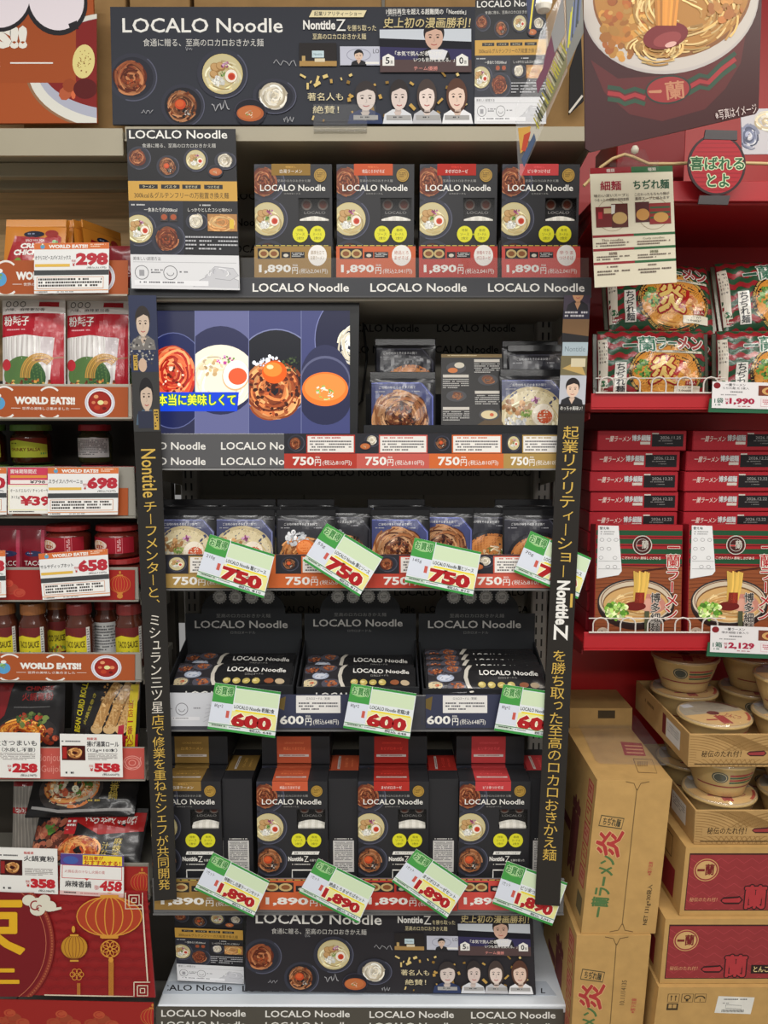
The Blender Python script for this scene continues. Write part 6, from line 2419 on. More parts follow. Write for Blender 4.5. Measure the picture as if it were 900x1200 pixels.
Yst = YF + 0.095
n_lay = 10
ztop = at(750, 504, Yst).z
h_lay = (ztop - R2 - 0.001) / n_lay
w_lay = 0.190
fl = {}
for date in ('2026.11.25', '2026.12.22'):
    e = thing('flat_noodle_box', 'box', 'box', (0, 0, 0), 'flat red noodle boxes')
    b = MB()
    box_faces(b, w_lay, h_lay - 0.0012, 0.20, (158, 34, 44))
    finish(b, 'carton', GLOSS, e)
    b = MB()
    b.box((-w_lay / 2 + 0.002, -0.0006, 0.002), (w_lay / 2 - 0.002, 0.0004, h_lay - 0.003), (166, 38, 48))
    a = Art(b, flat((-w_lay / 2, -0.0006, h_lay), (1, 0, 0), (0, 0, -1), (0, -1, 0), w_lay / 108))
    a.text('一蘭ラーメン', 10, 7, 40, 14, (226, 206, 196), 0.02, shear=0.2)
    a.text('博多細麺', 42, 6, 64, 13, (206, 206, 206), 0.05, out=(120, 110, 110), outw=0.04)
    a.rect(52, 14, 64, 17.4, (206, 200, 190))
    a.rect(66, 5, 104, 20, (32, 30, 32))
    a.rect(66, 3.4, 74, 5, (206, 200, 190))
    a.text(date, 76, 7.4, 101, 11, (150, 148, 146), 0.01)
    a.lines(74, 12.4, 102, 14.6, 1, (120, 118, 116), seed=3)
    a.lines(82, 15.6, 98, 17.4, 1, (120, 118, 116), seed=4)
    finish(b, 'end_panel', GLOSS, e)
    fl[date] = Stock(e)
ORDN = ('topmost', 'second from the top', 'third from the top', 'fourth from the top', 'fifth from the top', 'sixth from the top', 'seventh from the top', 'eighth from the top', 'ninth from the top', 'lowest')
for col_, (pl, pr, nm) in enumerate(((690, 798, 'left'), (801, 909, 'right'))):
    xc = at((pl + pr) / 2, 560, Yst).x
    for k in range(n_lay):
        dx = (0.012 if k == 0 else 0.002 * math.sin(k * 2.4))
        st = fl['2026.11.25' if k == 0 else '2026.12.22']
        st.put((xc + dx + (w_lay * 0.0), Yst + (0.004 if k % 2 else 0), R2 + 0.001 + (n_lay - 1 - k) * h_lay), (0, 0, 0), f'flat red noodle box, {ORDN[k]} in the {nm} stack', 'flat red noodle boxes')


def ramen_front(a, W, H):
    """112 x 148 units"""
    a.rect(0, 0, W, 56, (160, 34, 40))
    for y in (7, 18, 31, 44):
        a.rect(0, y, W, y + 6.6, (34, 78, 50))
        a.rect(0, y + 8, W, y + 9.4, (96, 22, 28))
    a.rect(0, 54, W, H, (140, 76, 44))
    for i in range(18):
        a.stroke([(0, 58 + i * 5), (40, 56 + i * 5 + 2 * math.sin(i)), (W, 59 + i * 5)], 0.9, vary((120, 62, 36), rnd, 0.25))
    cx, cy = 53, 100
    a.ell(cx, cy + 5, 50, 32, (44, 26, 24), n=44)
    a.ell(cx, cy, 50, 30, (52, 46, 48), n=44)
    a.ell(cx, cy, 48, 28, (206, 190, 166), n=44)
    a.ring(cx, cy - 1, 45, 26, 1.2, (120, 80, 60), n=44)
    a.ell(cx, cy + 3, 43, 24, (120, 84, 50), n=40)
    a.ell(cx, cy + 4, 42, 23, (206, 164, 106), n=40)
    squiggles(a, cx, cy + 6, 38, 19, 70, 1.3, [(222, 186, 130), (190, 140, 80), (232, 204, 150)], 411, span=(.5, 1.2))
    a.ell(cx + 20, cy + 2, 19, 12, (196, 132, 116), 0.2)
    a.ell(cx + 18, cy + 5, 15, 9, (216, 160, 140), 0.2)
    a.ell(cx - 1, cy + 6, 14, 6, (110, 30, 26))
    blobs(a, cx - 26, cy + 12, 15, 11, 90, 1.6, 3.6, [(120, 166, 60), (170, 206, 110), (80, 130, 44), (216, 230, 170)], 412)
    for k in range(9):
        a.stroke([(50 + k * 2.4, 60 + (k % 3)), (51 + k * 2.1, 78), (50 + k * 1.7, 98)], 2.2, vary((226, 184, 90), rnd, 0.12))
    for k in range(6):
        a.stroke([(53 + k * 2, 88), (52 + k * 2.1, 102)], 2, vary((150, 50, 34), rnd, 0.15))
    a.stroke([(60, 60), (W, 52)], 1.8, (70, 30, 26))
    ramen_logo(a, 60, 26, 12)
    a.text('こだわりたい 美味しさがある', 34, 41, 84, 45, (226, 214, 200), 0.02, shear=0.1)
    a.vtext('一蘭ラーメン', 101, 20, 124, 17, (176, 40, 44), 0.02, out=(226, 218, 206), outw=0.05, cxb=98)
    a.vtext('博多細麺', 78, 88, 140, 12, (60, 54, 52), 0.04, out=(216, 210, 200), outw=0.04)
    a.rect(64, 112, 70, 142, (80, 84, 60))
    a.ell(10, 140, 7.6, 6, (206, 190, 170))
    a.text('5食入', 4.4, 137.6, 15.6, 142.4, (60, 30, 30), 0.02)
    a.text('MADE IN JAPAN', 74, 142, 100, 145, (226, 190, 170))


e = thing('ramen_box', 'box', 'box', (0, 0, 0), 'upright ramen boxes')
W, H, D = 0.183, 0.240, 0.04
b = MB()
box_faces(b, W, H, D, (150, 32, 40))
a = Art(b, flat((-W / 2, 0, H), (1, 0, 0), (0, 0, -1), (0, -1, 0), W / 112))
ramen_front(a.sub(0.8, 0.8, 111.2, H / (W / 112) - 0.8, 112, 148), 112, 148)
finish(b, 'carton', GLOSS, e)
b = MB()
s = W / 112
out = [(3, 1.6), (29, 2), (34, 60), (30, 65), (2, 70)]
F_ = flat((-W / 2, -0.002, H), (1, 0, 0), (0, 0, -1), (0, -1, 0), s)
b.prism([F_(x, y, 0) for x, y in out], (0, 0.0008, 0), (226, 226, 226))
a = Art(b, F_)
a.text('替え味', 5, 3.4, 17, 7, INK, 0.03)
for i in range(3):
    for j in range(4):
        if (i + j) % 4 != 3:
            a.ring(8 + i * 9 - (j > 1), 20 + j * 11.5, 2.6, 2, 0.5, (140, 138, 140), n=12)
a.lines(6, 9, 24, 15, 2, (150, 150, 150), 0.4, seed=2)
a.rect(4, 47, 32, 47.5, (150, 150, 150))
a.rect(4, 57, 32, 57.5, (150, 150, 150))
finish(b, 'recipe_flap', PAPER, e)
UB = Stock(e)
for px, lb in ((749, 'upright red and green ramen box, the left one of two'), (859, 'upright red and green ramen box, the right one beside the price card reading 2,129')):
    p = at(px, 700, YF + 0.02)
    UB.put((p.x, YF + 0.02, R2 + 0.004), (math.radians(-5.5), math.radians(0.6), 0), lb, 'upright ramen boxes')


# ---- price cards on the red rails
def card_green(pts, unit, price, name2, lb):
    f = vplane(YF - 0.012)
    e = thing('price_card', lb, 'price card', f((pts[0][0] + pts[1][0]) / 2, pts[2][1], 0), 'green-framed price cards')
    (x0, y0), (x1, y1), (x2, y2), (x3, y3) = pts
    fr = panel(f, [(x0 - 3, y0 + 20), (x1, y1 + 20), (x2, y2 + 5), (x3 - 4, y3 + 5)], (40, 96, 66), 0.003)
    finish(fr, 'card_holder', BLACKP, e)
    f2 = vplane(YF - 0.0135)
    mb = panel(f2, pts, (228, 224, 224), 0.001)
    a = Art(mb, quad(f2, *pts, 88, 34)).sub(0, 0, 88, 34, 88, 34)
    a.ell(5.4, 5, 4, 4, (130, 34, 40))
    a.text('一蘭ラーメン', 15, 2, 38, 5.6, INK, 0.02)
    a.text(name2, 12, 6.6, 42, 9.6, INK, 0.0)
    a.lines(18, 12, 36, 15, 1, (130, 128, 128), seed=2)
    a.lines(10, 16, 40, 18.4, 1, (150, 148, 148), seed=3)
    a.text(unit, 3, 21, 13, 27.6, (40, 96, 76), 0.03)
    a.text('税抜', 15, 21, 19, 24, (170, 40, 70))
    a.text('¥', 15.6, 25, 19, 29, (170, 40, 70), 0.03)
    a.text(price, 20, 20.6, 49, 29.6, (168, 34, 66), 0.05)
    a.lines(4, 29, 14, 31.6, 1, (60, 110, 90), seed=4)
    a.lines(30, 30.6, 48, 32.4, 1, (170, 60, 80), seed=5)
    a.rect(53, 4, 86, 17, (120, 60, 44))
    a.ell(66, 11, 9, 5, (206, 160, 100))
    a.ell(66, 11, 5, 3, (150, 60, 40))
    a.rect(56, 20, 70, 31, (226, 190, 196))
    a.rect(56.6, 20.6, 69.4, 30.4, (232, 226, 226))
    a.lines(58, 22, 68, 29, 3, (190, 80, 100), seed=6)
    finish(mb, 'card', GLOSS, e)
    return e


card_green([(835, 447), (925, 449), (924, 480), (834, 478)], '1袋', '1,990', 'ちぢれ麺 炎 5食入', 'white price card in green holder reading 1,990, below the striped bags')
card_green([(833, 733), (926, 736), (925, 768), (832, 764)], '1箱', '2,129', '博多細麺 5食入り', 'white price card in green holder reading 2,129, below the boxed ramen')

# ---- hanging guide card with its clip
f = vplane(YF - 0.09)
pts = [(691, 197), (788, 194), (793, 331), (697, 337)]
e = thing('guide_card', 'cream and red hanging card comparing thin and curly noodles', 'card', f(742, 334, 0))
mb = panel(f, pts, (232, 224, 200), 0.0015)
a = Art(mb, quad(f, *pts, 100, 140)).sub(0, 0, 100, 140, 100, 140)
for x0, x1, c_ in ((0, 50, (150, 36, 44)), (50, 100, (46, 104, 62))):
    for y0, y1 in ((0, 7), (79, 82), (95, 98), (111, 114)):
        a.rect(x0, y0, x1, y1, c_)
    a.text('種類', x0 + 20, 1.6, x0 + 30, 5.6, (230, 220, 210), 0.02)
    a.ring((x0 + x1) / 2, 56, 19, 19, 0.5, (170, 150, 120))
a.text('細麺', 12, 16, 37, 27, (160, 40, 60), 0.04)
a.text('ちぢれ麺', 52, 16, 95, 27, (40, 90, 64), 0.04)
for t, x, y in (('味わい深いスープと', 4, 31), ('つるっとの細麺が相性抜群', 4, 36), ('こだわったもちもち麺が', 53, 31), ('濃厚スープと絡みます', 53, 36)):
    a.text(t, x, y, x + 42, y + 3.8, (70, 50, 46), 0.0)
a.rect(5, 46, 24, 70, (120, 40, 40))
a.rect(15, 48, 24, 54, (206, 180, 140))
a.rect(8, 52, 13, 60, (190, 50, 60))
a.rect(24, 43, 44, 71, (92, 40, 34))
a.ell(34, 60, 9, 7, (206, 170, 110))
a.poly([(24, 44), (29, 44), (28, 54), (24, 55)], (226, 222, 214))
a.rect(53, 42, 70, 66, (84, 34, 34))
a.ell(62, 57, 8, 7, (206, 150, 80))
a.rect(70, 44, 96, 69, (150, 40, 38))
for y in (48, 54, 60):
    a.rect(71, y, 95, y + 2.4, (60, 90, 56))
a.ell(84, 61, 9, 6, (214, 160, 84))
for x, t, c_ in ((24, 'Thin noodles', (110, 80, 70)), (74, 'Curly noodles', (110, 110, 80))):
    a.text(t, x - 13, 84, x + 13, 87, c_)
    a.lines(x - 20, 88, x + 20, 94, 2, (120, 100, 90), 0.5, seed=x)
    a.text('細麺' if x < 50 else '捲麺', x - 5, 99.5, x + 5, 103, c_, 0.02)
    a.lines(x - 20, 104, x + 20, 110, 2, (110, 96, 86), 0.5, seed=x + 1)
    a.lines(x - 8, 116, x + 8, 119, 1, (120, 100, 90), seed=x + 2)
    a.lines(x - 20, 121, x + 20, 128, 2, (110, 96, 86), 0.5, seed=x + 3)
finish(mb, 'card', GLOSS, e)
f2 = vplane(YF - 0.096)
b = panel(f2, [(716, 190), (772, 188), (772, 199), (716, 201)], (240, 240, 240), 0.008)
b2 = panel(f2, [(734, 176), (756, 175), (762, 190), (730, 191)], (240, 240, 240), 0.012)
n0 = len(b.v)
b.v += b2.v
b.f += [tuple(i + n0 for i in q) for q in b2.f]
b.c += b2.c
b.m += b2.m
finish(b, 'clear_clip', CLEAR, e)
b = MB()
c0 = f2(744, 176, 0)
b.lathe((c0.x, c0.y, c0.z), [(0.0005, -0.007), (0.006, -0.004), (0.007, 0.002), (0.004, 0.007), (0.0005, 0.008)], (232, 226, 206), n=16)
finish(b, 'clip_button', BLACKP, e, smooth=True)
b = MB()
p0, p1 = f2(744, 184, -0.006), at(744, 216, YF - 0.003)
b.tube([p0, p0.lerp(p1, 0.5) + Vector((0, 0, 0.01)), p1], 0.004, (240, 240, 240), n=10)
finish(b, 'clear_arm', CLEAR, e, smooth=True)
# cream cable drooping behind the card
b = MB()
Yq = YF + 0.012
b.tube([at(x, y, Yq) for x, y in ((684, 218), (692, 210), (704, 196), (718, 186), (732, 181), (742, 184), (760, 192), (790, 192), (830, 190), (905, 192))], 0.0032, (214, 184, 130))
tag(finish(b, 'cable', BLACKP, smooth=True), 'cream cable looping behind the hanging noodle guide card', 'cable')

# ---- lantern-shaped tag
f = vplane(YF - 0.03)
e = thing('lantern_tag', 'round red lantern-shaped tag with green lettering on the red shelf edge', 'sign', f(840, 240, 0))
out = [(840 + 34 * math.cos(t), 193 + 36 * math.sin(t)) for t in [2 * PI * k / 40 for k in range(40)]]
mb = panel(f, out, (52, 30, 34), 0.003)
a = Art(mb, f)
a.ell(840, 193, 31, 33.4, (176, 34, 46), n=40)
for k in range(-6, 7):
    y = 193 + k * 5
    hw = 31 * math.sqrt(max(0.02, 1 - ((y - 193) / 33.4) ** 2))
    a.rect(840 - hw + 1, y - 0.5, 840 + hw - 1, y + 0.4, (146, 24, 36))
a.text('喜ばれる', 809, 184, 872, 199, (40, 96, 56), 0.05, out=(214, 226, 186), outw=0.06)
a.text('とよ', 829, 204, 854, 219, (40, 96, 56), 0.05, out=(214, 226, 186), outw=0.06)
finish(mb, 'lantern_face', GLOSS, e)
b = panel(vplane(YF - 0.031), [(827, 152), (864, 153), (864, 164), (825, 163)], (44, 36, 42), 0.004)
finish(b, 'top_cap', BLACKP, e)
b = panel(vplane(YF - 0.031), [(820, 229), (856, 229), (853, 240), (818, 239)], (58, 52, 54), 0.004)
finish(b, 'foot_cap', BLACKP, e)

# ---- small picture poster at the right edge, and the red box on the shelf
f = vplane(YF + 0.05)
mb = panel(f, [(868, 128), (940, 126), (940, 180), (870, 181)], (206, 202, 206), 0.003)
A = Art(mb, f)
A.clip = (869, 128, 940, 180)
squiggles(A, 878, 160, 12, 16, 60, 2, [(120, 126, 150), (90, 96, 120), (160, 164, 186), (226, 226, 232)], 501)
squiggles(A, 900, 142, 16, 12, 40, 2.4, [(226, 206, 170), (240, 232, 214)], 502)
tag(finish(mb, 'picture_poster', GLOSS), 'small pale poster of noodles at the right frame edge', 'poster')
f = vplane(YF + 0.03)
zr = R0
b = MB()
x0, x1 = at(722, 200, YF + 0.04).x, at(802, 200, YF + 0.04).x
b.box((x0, YF + 0.04, R0), (x1, YF + 0.2, at(760, 150, YF + 0.04).z), (126, 14, 20), bev=0.002)
b.box((x0 + 0.01, YF + 0.037, R0 + 0.004), (x1 - 0.01, YF + 0.04, R0 + 0.03), (150, 24, 30))
tag(finish(b, 'red_display_box', GLOSS), 'dark red display box on the red shelf left of the lantern tag', 'box')

# ---- cartons on the floor: front outline in photo pixels, real depth behind it
CB = (190, 152, 94)


def hexbox(px, Y, zb, zt, D, col, name, label, group=None, mats=CARD, extra=None, cat='carton'):
    """px: left x at top, right x at top, left x at foot, right x at foot"""
    def X(p, z):
        # pixel column p on the plane Y at height z
        v = (EYE - z) / Y
        a = (v * cp - sp) / (cp + v * sp)
        return at(p, 600 + a * F, Y).x
    T = [Vector((X(px[0], zt), Y, zt)), Vector((X(px[1], zt), Y, zt))]
    B_ = [Vector((X(px[2], zb), Y, zb)), Vector((X(px[3], zb), Y, zb))]
    d = Vector((0, D, 0))
    e = thing(name, label, cat, ((B_[0].x + B_[1].x) / 2, Y + D / 2, zb), group)
    b = MB()
    for q in ([B_[0], B_[1], T[1], T[0]], [B_[1] + d, B_[0] + d, T[0] + d, T[1] + d], [T[0], T[1], T[1] + d, T[0] + d], [B_[0], B_[0] + d, B_[1] + d, B_[1]],
              [B_[0] + d, B_[0], T[0], T[0] + d], [B_[1], B_[1] + d, T[1] + d, T[1]]):
        b.face(q, col)

    def fr(u, v, l):
        a_, c_ = u, v
        p = (T[0] * (1 - a_) + T[1] * a_) * (1 - c_) + (B_[0] * (1 - a_) + B_[1] * a_) * c_
        return p + Vector((0, -l, 0))

    def sd(u, v, l):      # left side, u from the back to the front
        p = (T[0] + d * (1 - u)) * (1 - v) + (B_[0] + d * (1 - u)) * v
        return p + Vector((-l, 0, 0))

    def tp(u, v, l):
        p = (T[0] + d) * (1 - u) * (1 - v) + (T[1] + d) * u * (1 - v) + T[0] * (1 - u) * v + T[1] * u * v
        return p + Vector((0, 0, l))
    if extra:
        extra(b, fr, sd, tp)
    finish(b, 'carton_body', mats, e)
    return e, (fr, sd, tp)


Yc1 = 1.50
z_mid = at(720, 1094, Yc1).z
z_top = at(740, 914, Yc1).z


def brown_art(full):
    def d(b, fr, sd, tp):
        K = (110, 84, 52)
        a = Art(b, lambda u, v, l: fr(u / 89, v / 180, l))
        # the two outer flaps: rounded corners round the middle seam
        for x0, x1 in ((0.6, 47), (49, 88.4)):
            r_ = 9
            L = []
            for (cx, cy, t0) in ((x1 - r_ if x0 < 1 else x0 + r_, 3 + r_, 0), (x1 - r_ if x0 < 1 else x0 + r_, 177 - r_, 0)):
                pass
        a.stroke([(34, 2), (44, 4), (48, 12), (48, 168), (44, 176), (34, 178)], 1.0, K)
        a.stroke([(62, 2), (52, 4), (48.6, 12)], 1.0, K)
        a.stroke([(62, 178), (52, 176), (48.6, 168)], 1.0, K)
        a.rect(47.6, 10, 48.6, 170, shade(CB, 0.62))
        GN, RD = (84, 116, 70), (176, 62, 60)
        a.poly([(9, 40), (37, 44), (35, 57), (7, 53)], (90, 80, 56))
        a.poly([(10, 41.4), (36, 45), (34.4, 55.6), (8, 52)], shade(CB, 1.02))
        a.text('ちぢれ麺', 12, 44, 33, 53, (70, 66, 50), 0.04, rot=8)
        a.text('炎', 7, 58, 37, 88, RD, 0.05, rot=-84, out=(214, 170, 120), outw=0.03)
        a.text('一蘭ラーメン', -16, 114, 56, 134, GN, 0.05, rot=-86)
        if full:
            a.text('NET 131g×30袋入', 52, 142, 100, 149, (64, 56, 44), 0.02, rot=-88)
            a.text('※落下注意', 66, 100, 82, 105, (190, 90, 76), 0.02, rot=-88)
        else:
            a.text('※落下注意', 66, 82, 84, 88, (190, 90, 76), 0.02, rot=-88)
            a.text('10.11/14135', 46, 66, 76, 72, (100, 84, 60), 0.0, rot=-88)
        g = Art(b, lambda u, v, l: sd(u / 100, v / 100, l))
        for i, y in enumerate((6, 20, 34, 48, 62)):
            g.rect(80, y, 94, y + 12, RD)
            g.rect(81.4, y + 1, 92.6, y + 11, CB if i % 2 else (196, 130, 100))
            g.lines(83, y + 3, 91, y + 9, 2, RD, seed=i)
        g.text('一蘭', 20, 30, 66, 80, (120, 60, 56), 0.05)
        g.rect(80, 80, 94, 92, (110, 96, 66))
    return d


CG = 'brown noodle cartons'
D1 = 0.27
e1, (fr, sd, tp) = hexbox((700, 788, 681, 768), Yc1, z_mid, z_top, D1, CB, 'noodle_carton', 'upper brown carton with red and green lettering, clear plastic sheet on top', CG, extra=brown_art(True))
e2, _ = hexbox((676, 763, 666, 747), Yc1 - 0.004, 0.0, z_mid - 0.001, D1 + 0.02, CB, 'noodle_carton', 'lower brown carton under the one with the plastic sheet', CG, extra=brown_art(False))
hexbox((668, 741, 664, 734), Yc1 + D1 + 0.012, 0.0, z_top + 0.045, 0.13, shade(CB, 0.9), 'noodle_carton', 'brown carton standing behind the upper one, its top just showing', CG, extra=lambda b, fr, sd, tp: Art(b, lambda u, v, l: fr(u / 80, v / 400, l)).rect(36, 3, 58, 14, (70, 58, 40)))
# the printed marks on the top of the upper carton
b = MB()
f = tplane((0, 0, z_top + 0.0003), (0, 0, 1))
a = Art(b, f)
a.poly([(727, 869), (752, 871), (757, 886), (732, 885)], (158, 50, 52))
for k in range(3):
    a.poly([(732 + k, 873 + k * 4), (752 + k, 874 + k * 4), (752.6 + k, 875.4 + k * 4), (732.6 + k, 874.4 + k * 4)], (214, 150, 110))
a.stroke([(742, 889), (764, 890), (770, 906), (748, 905), (742, 889)], 0.7, (110, 84, 52))
for k in range(8):
    a.rect(747 + k * 1.6, 892, 747.8 + k * 1.6, 898, (140, 110, 72))
finish(b, 'printed_marks', PAPER, e1)
# clear plastic sheet
zz = z_top + 0.0012
f = tplane((0, 0, zz), (0, 0, 1))
sh = [(672, 838), (740, 838), (746, 841), (783, 890), (785, 895), (780, 897), (703, 895), (698, 892)]
b = MB()
b.prism([f(x, y, 0) for x, y in sh], (0, 0, 0.003), (235, 238, 240))
tag(finish(b, 'plastic_sheet', CLEARBAG), 'clear plastic sheet lying on top of the upper brown carton', 'plastic sheet')

# ---- the stack of red-faced cartons and the two trays of noodle bowls
Ys = 1.47
zC = at(840, 1157, Ys).z
zB_ = at(840, 1077, Ys + 0.01).z
zA_ = at(840, 993, Ys + 0.02).z
RC = (148, 56, 58)


def red_art(b, fr, sd, tp):
    a = Art(b, lambda u, v, l: fr(u / 214, v / 82, l)).sub(0, 0, 214, 82, 214, 82)
    a.rect(5, 7, 212, 76, (70, 40, 36))
    a.rect(6, 9, 211, 75, RC)
    c = a.sub(6, 9, 211, 75, 205, 66)
    for i in range(7):
        c.stroke([(x, 4 + i * 10 + (6 if (x // 9) % 2 else 0)) for x in range(0, 214, 9)], 0.6, (176, 70, 76))
    a.ring(26, 27, 14, 13, 1.0, (206, 160, 104))
    a.ell(26, 27, 12, 11, (206, 166, 110))
    a.text('一', 16, 26, 24, 28.4, (120, 40, 40), 0.06)
    a.text('蘭', 25, 20, 35, 33, (120, 40, 40), 0.05)
    a.text('秘伝のたれ付！', 10, 60, 42, 65, (206, 150, 110), 0.02, shear=0.1)
    ichi(a, 48, 60, 70, 66, (176, 60, 64), (60, 34, 34))
    a.text('蘭', 74, 46, 98, 73, (176, 60, 64), 0.06, out=(60, 34, 34), outw=0.05)
    a.rect(104, 58, 160, 69, (50, 36, 34))
    a.text('とんこつラーメン', 107, 60, 157, 67, (226, 200, 140), 0.03)
    g = Art(b, lambda u, v, l: sd(u / 100, v / 100, l))
    g.rect(10, 50, 88, 92, (140, 40, 44))
    g.stroke([(14, 10), (80, 10), (80, 40), (14, 40), (14, 10)], 1.6, (90, 70, 46))
    g.text('取扱注意', 24, 18, 70, 32, (90, 70, 46), 0.03)


RG = 'red-faced cartons'



def plain_art(b, fr, sd, tp):
    a = Art(b, lambda u, v, l: fr(u / 214, v / 160, l))
    for i, x in enumerate((12, 28, 43)):
        a.stroke([(x, 10), (x + 13, 10), (x + 13, 22), (x, 22), (x, 10)], 0.8, (70, 58, 40))
    for x in (16, 21):
        a.stroke([(x, 20), (x, 12)], 0.9, (70, 58, 40))
        a.poly([(x - 1.6, 14.4), (x, 11.6), (x + 1.6, 14.4)], (70, 58, 40))
    a.ring(34.5, 15, 3.4, 3, 1.2, (70, 58, 40))
    a.rect(33, 17, 36, 21, (70, 58, 40))
    a.ring(49.5, 17, 5, 4, 1.6, (70, 58, 40), t0=PI, t1=2 * PI)
    a.rect(49.1, 17, 49.9, 21, (70, 58, 40))
    a.rect(12, 24, 25, 34, (70, 58, 40))
    a.rect(14, 25.4, 18, 31, CB)
    a.rect(19, 25.4, 23, 31, CB)
    a.poly([(70, 13), (112, 15), (110, 40), (68, 38)], (224, 222, 214))
    a.lines(74, 17, 106, 20, 1, (90, 90, 90), seed=2)
    a.lines(76, 23, 88, 25, 1, (90, 90, 90), seed=3)
    a.stroke([(80, 26), (98, 27), (98, 32), (80, 31), (80, 26)], 0.5, (90, 90, 90))
    for k in range(20):
        a.rect(76 + k * 1.3, 33, 76.6 + k * 1.3, 37, (50, 50, 50))


hexbox((772, 990, 756, 970), Ys, 0.0, zC, 0.34, CB, 'shipping_carton', 'plain brown carton with handling symbols at the bottom of the right stack', RG, extra=plain_art)
hexbox((780, 996, 773, 990), Ys + 0.01, zC + 0.001, zB_, 0.34, CB, 'shipping_carton', 'red-faced carton in the middle of the right stack, tonkotsu box on its face', RG, extra=red_art)
hexbox((804, 1020, 796, 1012), Ys + 0.02, zB_ + 0.001, zA_, 0.34, CB, 'shipping_carton', 'red-faced carton right under the lower bowl tray', RG, extra=red_art)


def bowl_tray(px_l, z0, h, Y, D, lb):
    x0 = px_l
    x1 = x0 + 0.36
    e = thing('bowl_tray', lb, 'tray', ((x0 + x1) / 2, Y + D / 2, z0), 'cardboard bowl trays')
    C_ = (182, 146, 94)
    t = 0.004
    b = MB()
    b.box((x0, Y, z0), (x1, Y + t, z0 + h), C_, bev=0.0008)
    s = 0.36 / 205
    a = Art(b, flat((x0, Y, z0 + h), (1, 0, 0), (0, 0, -1), (0, -1, 0), s)).sub(1, 1, 204, h / s - 1, 203, 44)
    K = (146, 112, 66)
    for k in range(14):
        a.ring(0, 52, 14 + k * 5, 10 + k * 3.6, 0.7, K, t0=PI, t1=2 * PI)
        a.ring(110, 60, 10 + k * 6, 8 + k * 4, 0.7, K, t0=PI, t1=2 * PI)
        a.stroke([(22 + k * 2.6, 0), (70 + k * 2.6, 24)], 0.7, K)
    a.poly([(8, 22), (120, 22), (120, 34), (8, 34)], C_)
    a.text('秘伝のたれ付！', 14, 22, 60, 31, (76, 58, 36), 0.03, shear=0.1)
    ichi(a, 68, 23, 88, 28, (150, 60, 60), (70, 40, 36))
    a.text('蘭', 94, 12, 118, 36, (150, 60, 60), 0.06, out=(70, 40, 36), outw=0.05)
    a.rect(6, 40, 203, 41.4, (90, 70, 44))
    finish(b, 'front_wall', CARD, e)
    b = MB()
    b.box((x0, Y + t, z0), (x0 + t, Y + D, z0 + h), C_)
    g = Art(b, flat((x0, Y + D, z0 + h), (0, -1, 0), (0, 0, -1), (-1, 0, 0), 0.001))
    H_ = h * 1000
    W_ = D * 1000
    g.rect(W_ * 0.62, H_ * 0.2, W_ * 0.86, H_ * 0.8, (216, 214, 208))
    g.lines(W_ * 0.64, H_ * 0.3, W_ * 0.84, H_ * 0.6, 4, (120, 120, 120), 0.4, seed=3)
    g.rect(W_ * 0.55, H_ * 0.15, W_ * 0.61, H_ * 0.8, (110, 40, 40))
    g.lines(W_ * 0.2, H_ * 0.3, W_ * 0.5, H_ * 0.5, 1, (120, 90, 56), seed=4)
    finish(b, 'side_wall', CARD, e)
    b = MB()
    b.box((x0 + t, Y + t, z0), (x1, Y + D, z0 + 0.003), C_)
    b.box((x1 - t, Y + t, z0 + 0.003), (x1, Y + D, z0 + h), C_)
    b.box((x0 + t, Y + D - t, z0 + 0.003), (x1 - t, Y + D, z0 + h), C_)
    finish(b, 'tray_base', CARD, e)
    return x0


